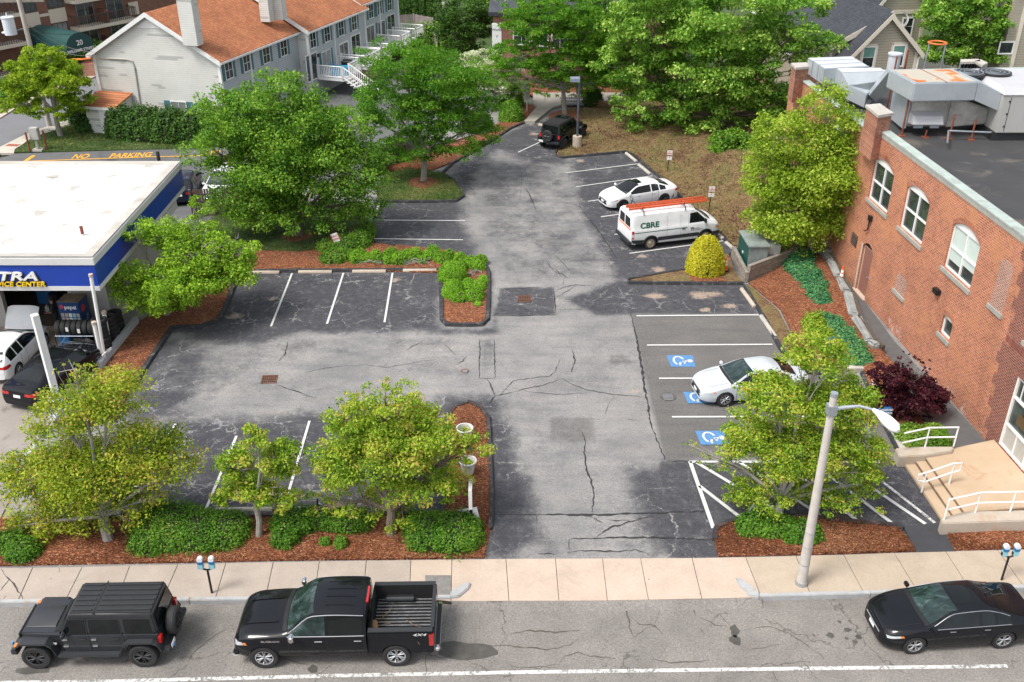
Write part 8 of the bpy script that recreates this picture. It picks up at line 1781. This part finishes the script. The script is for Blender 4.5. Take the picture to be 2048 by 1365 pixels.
# signs on posts
M_signr=simple('sign_red',(.6,.04,.06),.5)
def sign(base,tppx,w_,h_,lab,pm=M_black,board=M_white,lean=0,back=False,lines=('NO','PARKING'),col=None,two=False):
 B=P(*base,.05);T=up(tppx,B.y);t=thing('sign',lab,'sign',B);D=T-B;m=MB();m.tube([B,T+D.normalized()*h_*.4],.03,6);m.build('post',pm,t,world=True)
 u_=D.normalized();x_=Vector((1,0,0)) if not lean else Vector((u_.z,0,-u_.x));fr=frame(T+Vector((0,-.045,0)),x_,(0,0,1) if not lean else u_)
 hs_=((0,h_),) if not two else((h_*.3,h_*.5),(-h_*.3,h_*.36))
 for(c,hh) in hs_:
  m=MB();m.box(-w_/2,w_/2,c-hh/2,c+hh/2,-.01,.01);m.v=[tuple(fr@Vector(v)) for v in m.v];m.build('board',board,t,world=True)
  if back:continue
  for i,l in enumerate(lines[:2] if hh>.25 else lines[:1]):
   text_mesh('sign_lettering',l,hh*.3,fr@Matrix.Translation((0,c+hh*(.17-.36*i),.013)),col or M_signr,t,.001,bold=.004,xs=.85)
 return t
sign((1334,346),(1339,311),.34,.62,'white double notice sign on a thin post, farther one on the grass bank',two=True);sign((1417,424),(1423,384),.34,.62,'white double notice sign on a thin post beside the white van',two=True)
sign((686,506),(671,475),.36,.5,'white sign with red lettering on a leaning wooden post in the juniper',M_timber,lean=1,lines=('PRIVATE','PARKING'));sign((636,1030),(634,988),.3,.34,'small white rounded sign facing away behind the front yews',back=True)
sign((327,1040),(320,985),.05,.1,'thin reddish sign post rising above the front left yew',M_rust,back=True,board=M_rust)
sign((1484,1047),(1505,1012),.1,.1,'thin grey leaning post at the edge of the right front bed',M_steel,back=True,lean=1,board=M_steel)
M_sblue=simple('sign_blue',(.02,.17,.5),.5)
def hsign(base,tp__,lab):t=sign(base,tp__,.3,.42,lab,M_steel,M_sblue,lines=('&',),col=M_white);return t
sign((1668,716),(1662,682),.3,.42,'blue reserved parking sign at the edge of the mulch slope',M_steel,M_sblue,lines=('RESERVED','PARKING'),col=M_white);sign((1778,862),(1773,822),.28,.4,'blue reserved parking sign in front of the purple maple',M_steel,M_sblue,lines=('RESERVED','PARKING'),col=M_white)
B=P(943,1054,.1);t=thing('sign','narrow black sign post seen edge on in the front yew','sign',B);m=MB();m.box(-.05,.05,-.05,.05,0,1.3);m.build('post',M_black,t);m=MB();m.box(-.045,.045,-.3,.3,1.0,1.75);m.build('board',M_black,t);m=MB();m.box(-.06,.06,-.31,-.29,.98,1.77);m.box(-.06,.06,-.3,.3,1.75,1.78);m.build('white_edge',M_white,t)
B=P(938,1040,.12);t=thing('yard_sign','tilted white yard sign with pink print lying by the black sign post','sign',B,R(8));q=[(-.32,-.1,.1),(.36,-.12,.05),(.3,.25,.32),(-.36,.18,.3)];m=MB();m.hexa([Vector(a) for a in q]+[Vector(a)+Z*.012 for a in q]);b_=m.build('board',M_white,t);M_pink=simple('pink_print',(.75,.35,.4),.6)
for k in range(4):m=MB();a=[Vector(x) for x in q];lo=a[0].lerp(a[3],.12+.2*k);hi_=a[1].lerp(a[2],.12+.2*k);dn=(a[3]-a[0])*.06;p0,p1=lo.lerp(hi_,.1),lo.lerp(hi_,.9-.15*(k%2));m.hexa([p0+Z*.0121,p1+Z*.0121,p1+dn+Z*.0121,p0+dn+Z*.0121,p0+Z*.016,p1+Z*.016,p1+dn+Z*.016,p0+dn+Z*.016]);m.build('print_line',M_pink,b_)
for(x,y),l,sd in(((936,946),'large white plastic planter on the narrow island, nearer one',1),((930,880),'white planter half hidden by leaves on the narrow island, farther one',2)):
 B=P(x,y,.1);t=thing('planter',l,'planter',B);m=MB();m.lathe([(.001,.0),(.2,0),(.3,.52),(.33,.52),(.33,.56),(.29,.56),(.26,.3),(.001,.3)],24,'Z');m.build('pot',simple('pot_white',(.62,.62,.62),.5,.08,3,dirt=(.4,.36,.3)),t,smooth=True,sharp=50)
 rs=np.random.RandomState(sd);k=220;c_=np.stack([rs.normal(0,.11,k),rs.normal(0,.11,k),rs.uniform(.32,.5,k)],1);leafmesh('plant',c_,rdir(rs,k)+[0,0,.5],.09,M_lfpear,t,rs,rs.uniform(0,1,k),kind='stuff')
 # cones
def cone(px,h_,lab):t=thing('traffic_cone',lab,'traffic cone',P(*px,.13));M_c=simple('cone_orange',(.85,.10,.015),.5,.06,5);m=MB();m.box(-.18,.18,-.18,.18,0,.04);m.build('base',M_black,t,bevel=.01);m=MB();m.tube([(0,0,.04),(0,0,h_)],[.14,.035],18);m.build('cone',M_c,t,smooth=True,sharp=50);f=lambda z:.14+(.035-.14)*(z-.04)/(h_-.04)+.004;[MB().tube([(0,0,a*h_),(0,0,b_*h_)],[f(a*h_),f(b_*h_)],18).build('reflective_band',M_white,t,smooth=True,sharp=50) for a,b_ in((.42,.58),(.64,.8))]
cone((1450,541),.72,'orange traffic cone with white bands beside the golden shrub');cone((1681,566),.92,'tall orange traffic cone at the foot of the timber steps')
# green cabinet
M_gc=simple('green_cabinet_paint',(.008,.075,.062),.45,.1,2);M_gct=simple('cabinet_top',(.2,.23,.22),.7,.25,2,dirt=(.35,.34,.3));B=P(1493,543,.1);A_=P(1474,511,.1);d=A_-B;L_=d.length;rz=math.atan2(d.y,d.x);t=thing('electrical_cabinet','dark green electrical cabinet with a mottled grey top behind the timber wall','cabinet',B,rz)
m=MB();m.box(0,L_,-1.0,0,0,1.35);m.build('cabinet',M_gct,t,bevel=.02);m=MB();m.box(.05,L_-.05,0,.02,.05,1.3);dd=m.build('door',M_gc,t);m=MB();m.box(L_*.45,L_*.52,.02,.05,.6,.72);m.build('handle',M_white,dd);m=MB();m.box(-.08,L_+.08,-1.08,.06,1.35,1.43);m.build('lid',M_gct,t,bevel=.02)
t=thing('electrical_box','small grey box right of the green cabinet','cabinet',P(1532,520,.6),rz);m=MB();m.box(0,.9,-.7,0,0,.8);m.build('box',M_steel,t,bevel=.02)
# bench, stone bench, boards, post box
B=P(1176,207,.2);t=thing('bench','brown wooden park bench behind the off-roader on the dark pavers','bench',B);M_bw=simple('bench_wood',(.30,.16,.09),.7,.15,4)
for k in range(3):MB().box(-.95,.95,.05+k*.16,.19+k*.16,.42,.46).build('seat_slat',M_bw,t,bevel=.008)
for k in range(2):MB().box(-.95,.95,.56,.6,.6+k*.17,.73+k*.17).build('back_slat',M_bw,t,bevel=.008)
for x in(-.8,.8):
 for y_ in(.08,.52):MB().box(x-.05,x+.05,y_,y_+.09,0,.44 if y_<.3 else .9).build('leg',M_bw,t)
t=thing('stone_bench','low grey bench frame right of the wooden bench under the maple','bench',P(1232,206,.1));m=MB();m.box(-.7,.7,0,.5,.4,.48);m.build('seat',M_stone,t,bevel=.02)
for x in(-.6,.5):MB().box(x,x+.1,.1,.4,0,.4).build('leg',M_stone,t)
t=thing('wood_pile','heap of loose reddish boards on the grass in front of the benches','wood pile',P(1214,212,.2));rg=random.Random(4)
for i in range(11):m=MB();m.obox((rg.uniform(-.6,.6),rg.uniform(-.3,.4),.05+i*.03),(rg.uniform(.9,1.5),.09,.03),rg.uniform(-.7,.9),0,('Y',rg.uniform(-.12,.12)));m.build('board',M_bw,t)
B=P(1054,223,.15);t=thing('notice_box','grey brown notice box on a post beside the back footpath','notice box',B);MB().tube([(0,0,0),(0,0,1.1)],.06,6).build('post',M_conc,t);m=MB();m.box(-.22,.22,-.15,.15,1.0,2.0);m.build('box',simple('mauve_box',(.33,.27,.27),.7),t,bevel=.02);m=MB();m.box(-.1,.12,-.165,-.15,1.15,1.85);m.build('glass',M_panelight,t)
# utility pole with transformer
B=P(99,252,.05);T=up((37,-3),B.y);t=thing('utility_pole','weathered utility pole with a white transformer drum behind the street tree','utility pole',B);MB().tube([B,T+(T-B)*.12],[.2,.15],12).build('pole',M_conc,t,world=True,smooth=True)
c=up((35,52),B.y)+Vector((-.45,-.3,-.55));m=MB();m.cyl(c,.42,1.15,20);m.cyl(c+Z*1.15,.45,.08,20);m.cyl(c+Z*1.2,.05,.3,6);m.build('transformer',simple('transformer_white',(.6,.64,.7),.5,.05,2),t,world=True,smooth=True,sharp=40)
m=MB();q=T-Z*.2;m.obox(q,(3.4,.12,.14),.1);m.build('crossarm',M_timber,t,world=True);l0=up((18,66),B.y);m=MB();m.tube([B.lerp(T,.78),l0],.04,6);m.build('lamp_arm',M_steel,t,world=True);m=MB();m.tube([l0+Vector((-.5,0,0)),l0,l0+Vector((.35,0,0))],[.06,.16,.1],10);m.build('lamp_head',M_white,t,world=True,smooth=True)
e1=up((188,110),71.5)
for i,(pa,pb,sg) in enumerate(((up((60,60),B.y),up((186,62),100),.6),(up((52,48),B.y),e1+Z*.2,.8),(up((60,66),B.y),e1,1.0),(up((38,3),B.y),up((-60,-10),B.y),.3),(up((38,2),B.y),up((300,-15),95),1))):
 m=MB();m.tube([pa.lerp(pb,k/10)-Z*sg*(1-(2*k/10-1)**2)*.6 for k in range(11)],.018,4,cap=False);m.build('cable',M_black,t,world=True)
c1,c2=up((146,119),73),up((182,117),71.5);o=MB().tube([c1,c1.lerp(c2,.5)-Z*.05,c2],.07,8).build('cable_guard',simple('guard_orange',(.8,.2,.03),.5));tag(o,'bright orange guard tube on the cable by the townhouse eaves','cable guard')
B=P(77,300,.1);t=thing('junction_box','pale grey pedestal box between two red posts on the lawn corner','junction box',B);MB().cyl((0,0,0),.12,.9,10).build('stem',M_conc,t);m=MB();m.box(-.3,.3,-.2,.2,.75,1.6);m.build('box',simple('box_grey',(.42,.42,.38),.6),t,bevel=.03);MB().box(-.35,.35,-.3,.3,-.05,.06).build('plinth',M_conc,t)
for p,s_ in(((60,303),'left'),((94,299),'right')):tag(MB().tube([P(*p,.1),P(*p,.1)+Z*1.35],.07,8).build('bollard',M_rust,smooth=True),s_+' dark red steel post beside the pale junction box','bollard','dark red posts round the junction box')
# service yard posts and wall
def wpost(top,base,r_,lab):B=P(*base,.03);T=up(top,B.y);t=thing('yard_post',lab,'post',B);m=MB();m.tube([B,T],r_,10);m.build('post',M_white,t,world=True,smooth=True);MB().cyl(T-Z*.02,r_*1.25,.12,10).build('cap',M_stop,t,world=True);return t
wpost((182,553),(211,727),.075,'tall thin white pole with a tan cap beside the tyre stacks');wpost((208,627),(221,701),.085,'short white pole, right of the tall thin pole');wpost((188,648),(206,728),.085,'short white pole, left of the tall thin pole')
m=MB();m.tube([P(204,712,.6),P(222,696,.6)],.03,6);tag(m.build('cross_rail',M_white),'thin white rail tying the three white poles together','rail')
B=P(122,828,.03);T=up((69,630),B.y);t=thing('sign_pylon','thick white square post with a flat arm leaning over the raised bonnet','post',B);m=MB();m.tube([B,T],.17,4);m.build('post',M_white,t,world=True);m=MB();m.box(-.4,.75,-.35,.4,0,.75);m.build('base_box',simple('pale_blue_box',(.5,.58,.62),.5),t,bevel=.05)
for i,(a,b_) in enumerate((((275,648),(238,694)),((238,694),(201,741)),((150,806),(108,858)),((75,905),(20,985)))):
 a,b_=P(*a),P(*b_);d=b_-a;m=MB();m.obox((a+b_)/2+Z*.2,(d.length-.02,.22,.42),math.atan2(d.y,d.x));tag(m.build('low_wall',simple('pale_wall',(.45,.47,.5),.7,.08,2),bevel=.02),['upper length of the pale low wall beside the stacked tyres','lower length of the pale low wall beside the red mulch','short length of pale wall glimpsed through the olive tree','lowest length of pale wall at the left edge'][i],'wall')
 # tyres
_ty={};OD=['lowest ','second lowest ','third ','fourth ','fifth ','sixth ','seventh ','topmost ']
def tyre(loc,rot,lab,r_=.33,w_=.22,grp='loose tyres in the service yard'):
 if not _ty:h=.11;_ty[0]=MB().lathe([(.2,-h*.7),(.27,-h),(.32,-h*.85),(.335,-h*.5),(.335,h*.5),(.32,h*.85),(.27,h),(.2,h*.7),(.2,-h*.7)],24,'Y').build('tyre',M_rubber,smooth=True);o=_ty[0]
 else:o=_ty[0].copy();C.objects.link(o)
 o.location=loc;o.rotation_euler=rot;tag(o,lab,'tyre',grp);return o
for(x,y),n_,l in(((222,716),8,'tyre in the nearest tall stack beside the white poles'),((238,690),6,'tyre in the second stack beside the pale low wall'),((248,672),5,'tyre in the far stack under the lime green tree')):
 B=P(x,y,.03)+Vector((-.35,.35,0))
 for k in range(n_):tyre(B+Vector((rg.uniform(-.03,.03),rg.uniform(-.03,.03),.11+k*.222)),(PI/2,0,rg.uniform(0,3)),OD[k]+l)
B=P(118,705,.05);t=thing('tyre_rack','black steel rack holding a row of tyres before the soda machine','rack',B);rw=2.1
m=MB()
for x in(0,rw):
 for y_ in(0,.5):m.tube([(x,y_,0),(x,y_,1.05)],.02,5)
m.build('upright',M_black,t)['kind']='stuff';m=MB()
for z in(.25,.82):
 for y_ in(0,.5):m.tube([(0,y_,z),(rw,y_,z)],.02,5)
 for x in(0,rw):m.tube([(x,0,z),(x,.5,z)],.02,5)
m.tube([(0,0,.25),(.5,0,.82)],.012,4);m.build('bars',M_steel,t)['kind']='stuff'
for k in range(8):tyre(B+Vector((.18+k*.24,.25,1.14)),(0,rg.uniform(-.05,.05),PI/2),('leftmost ','second ','third ','fourth ','fifth ','sixth ','seventh ','rightmost ')[k]+'tyre standing upright in the row on the black rack')
for k,(x,y_,a,b_) in enumerate(((1.5,.2,1.2,.5),(1.95,.3,.4,1.2),(1.2,.35,1.0,-.4))):tyre(B+Vector((x,y_,.45)),(a,b_,.4*k),('middle','rightmost','leftmost')[k]+' of the three tyres lying tilted under the black rack')
for(x,z) in((.65,1.2),(1.15,1.12)):m=MB();m.obox(B+Vector((x,-.09,z)),(.12,.01,.2));tag(m.build('tyre_label',M_plate),'white paper label on a racked tyre, '+('left one' if x<1 else 'right one'),'label')
# soda machine
B=P(131,677,.05);t=thing('vending_machine','blue soda vending machine with dirty top outside the garage bay','vending machine',B,R(-4));M_sb=simple('soda_blue',(.012,.05,.16),.35,.1,2);m=MB();m.box(0,1.0,0,.85,0,1.85);m.build('cabinet',M_sb,t,bevel=.02);MB().box(.0,1.0,0,.85,1.852,1.87).build('dirty_top',simple('grimy_top',(.19,.15,.10),.8,.35,3),t)
text_mesh('lettering','pepsi',.27,frame((.58,-.006,1.6),(1,0,0),(0,0,1)),M_white,t,.002,world=False,bold=.006);m=MB();m.lathe([(.001,-.008),(.09,-.008),(.09,0)],20,'Y',(.17,0,1.62));m.build('round_logo',M_signr,t);m=MB();m.lathe([(.001,.008),(.17,.008),(.17,0)],22,'X',(1.0,.3,1.45));m.build('round_logo',M_signr,t);text_mesh('lettering','pepsi',.24,frame((1.006,.45,.85),(0,.5,.86),(0,-.86,.5)),M_mcy,t,.002,world=False)
for i in range(5):
 for j in range(3):MB().box(.08+i*.18,.22+i*.18,-.012,0,1.12-j*.22,1.3-j*.22).build('selection_button',(M_conc,M_stop,M_white,M_mcy,M_conc)[i],t)
t2=thing('waste_bin','blue plastic bin under the tyre rack','bin',P(135,690,.05));m=MB();m.box(-.25,.25,-.2,.2,0,.5);m.build('bin',simple('shop_blue',(.02,.13,.33),.5),t2,bevel=.02)
# feather flag, left edge
B=P(2,1098,.1);t=thing('feather_flag','blue feather flag at the left edge of the picture','flag',B);MB().tube([(0,0,0),(.0,0,2.6)],.015,5).build('pole',M_black,t);m=MB();v=[(-.02,0,.35),(.1,.01,.7),(.02,.02,1.6),(-.1,.02,2.4),(-.5,.01,2.6),(-.5,0,1.5),(-.25,0,.6)];m.add([(a-.03,y_-.006,z) for a,y_,z in v]+[(a-.03,y_+.006,z) for a,y_,z in v],[tuple(range(7)),tuple(range(13,6,-1))]);m.build('flag',simple('flag_blue',(.05,.22,.75),.6),t)
# fences
def fence(name,lab,pts,h_,mat,bw=.14,z=0.05):
 t=thing(name,lab,'fence',pts[0]);protos={};rg=random.Random(len(lab))
 for a,b_ in zip(pts[:-1],pts[1:]):
  d=b_-a;n=int(d.length/bw);rz=math.atan2(d.y,d.x)
  for i in range(n):
   c=a.lerp(b_,(i+.5)/n)
   if not protos:o=MB().box(-bw*.46,bw*.46,-.012,.012,0,h_).build('board',mat,t);protos[0]=o.data
   else:o=bpy.data.objects.new('board',protos[0]);C.objects.link(o);o.parent=t
   o.location=c-pts[0]+Z*rg.uniform(-.03,.03);o.rotation_euler=(0,0,rz)
  m=MB();m.obox((a+b_)/2+Vector((0,.06,h_*.8)),(d.length,.05,.09),rz);m.build('rail',mat,t,world=True)
  m=MB();m.obox(a+Vector((0,-.06,h_*.52)),(.12,.12,h_*1.05),rz);m.build('post',mat,t,world=True)
 return t
M_fb=simple('fence_brown',(.17,.125,.11),.85,.25,3);M_fg=simple('fence_grey',(.31,.26,.25),.85,.2,2)
fence('wooden_fence','brown picket fence behind the lime green tree and white car',[P(388,436),P(430,432),P(560,418)],1.7,M_fb);fence('wooden_fence','short brown fence under the locust tree',[P(735,352),P(790,330),P(850,312)],1.5,M_fb)
fence('wooden_fence','grey board fence curving behind the farthest decks',[P(792,68),P(830,66),P(868,74)],1.9,M_fg,.2);fence('wooden_fence','lower curved length of grey fence beside the ivy hedge',[P(850,84),P(868,96),P(876,116)],1.6,M_fg,.2);fence('white_fence','white fence glimpsed between the arborvitae at the top edge',[P(792,50),P(900,50)],2.4,M_white,.25)
# people
def person(lab,base,rz,sc=1.0):
 t=thing('person',lab,'person',base,rz);J={'hip':(0,0,.93,.15,.12),'wst':(0,0,1.1,.15,.11),'chs':(0,0,1.32,.18,.12),'nek':(.01,0,1.5,.06,.06),'hd0':(.02,0,1.58,.07,.075),'hd1':(.03,0,1.68,.085,.095),'hd2':(.025,0,1.76,.06,.07)}
 for s_,y_ in(('l',.1),('r',-.1)):J.update({'th'+s_:(0,y_,.86,.1,.1),'kn'+s_:(.02,y_*1.05,.5,.062,.062),'an'+s_:(-.01,y_*1.1,.1,.042,.042),'to'+s_:(.16,y_*1.2,.035,.035,.03),'sh'+s_:(0,y_*1.9,1.42,.065,.065),'el'+s_:(.06,y_*2.3,1.14,.045,.045),'wr'+s_:(.27,y_*1.7,1.1,.032,.032),'pm'+s_:(.35,y_*1.5,1.11,.036,.02)})
 E_=[('hip','wst'),('wst','chs'),('chs','nek'),('nek','hd0'),('hd0','hd1'),('hd1','hd2')]
 for s_ in 'lr':E_+=[('hip','th'+s_),('th'+s_,'kn'+s_),('kn'+s_,'an'+s_),('an'+s_,'to'+s_),('chs','sh'+s_),('sh'+s_,'el'+s_),('el'+s_,'wr'+s_),('wr'+s_,'pm'+s_)]
 for s_ in 'lr':
  w0=J['pm'+s_]
  for k,(dy,ln) in enumerate(((-.024,.07),(-.008,.08),(.008,.075),(.024,.06))):J['f%d%s'%(k,s_)]=(w0[0]+ln,w0[1]+dy*1.3,w0[2]-.02,.009,.009);E_.append(('pm'+s_,'f%d%s'%(k,s_)))
  J['t'+s_]=(w0[0]+.02,w0[1]-math.copysign(.05,w0[1]),w0[2]+.01,.01,.01);E_.append(('pm'+s_,'t'+s_))
 ks=list(J);me=bpy.data.meshes.new('body');me.from_pydata([J[k][:3] for k in ks],[(ks.index(a),ks.index(b_)) for a,b_ in E_],[]);o=bpy.data.objects.new('body',me);C.objects.link(o);md=o.modifiers.new('s','SKIN');sv_=me.skin_vertices[0].data
 for i,k in enumerate(ks):sv_[i].radius=J[k][3:];sv_[i].use_root=(k=='hip')
 o.modifiers.new('u','SUBSURF').levels=2;dg=bpy.context.evaluated_depsgraph_get();m2=bpy.data.meshes.new_from_object(o.evaluated_get(dg));o.modifiers.clear();o.data=m2;o.parent=t
 for mt in(simple('skin',(.42,.24,.17),.55,.05,8),simple('black_cloth',(.02,.02,.022),.85,.2,8),simple('grey_shorts',(.03,.03,.035),.85,.2,8)):m2.materials.append(mt)
 for p in m2.polygons:
  c=p.center;p.material_index=1 if(.98<c.z<1.5 and c.x<.1) else(2 if .5<c.z<=.98 else(1 if c.z<.08 else 0));p.use_smooth=True
 rs=np.random.RandomState(1);d=rdir(rs,260);d[:,2]=np.abs(d[:,2]);d[:,0]-=.35;d/=np.linalg.norm(d,axis=1)[:,None];m=MB();m.lathe([(.001,.115),(.06,.1),(.1,.05),(.108,0),(.1,-.06)],16,'Z',(.01,0,1.70));m.build('hair',simple('dark_hair',(.02,.013,.01),.8),t,smooth=True)
 m=MB();m.obox((.118,0,1.655),(.03,.025,.035));[m.obox((.108,y_,1.69),(.012,.022,.01),0) for y_ in(-.035,.035)];m.build('face',simple('skin',(.42,.24,.17)),t)['kind']='stuff';return t
pe=person('person in black shirt and dark shorts standing left of the soda machine',P(119,664,.06),R(200));bb_=MB().obox((0,0,0),(.16,.3,.34)).build('bag',simple('pale_grey_bag',(.4,.45,.44),.8,.2,12),bevel=.06,seg=3);tag(bb_,'pale grey bundle held against the chest of the person in black','bundle');bb_.location=P(119,664,.06)+Vector((-.25,-.08,1.24));bb_.rotation_euler=(0,0,R(20))
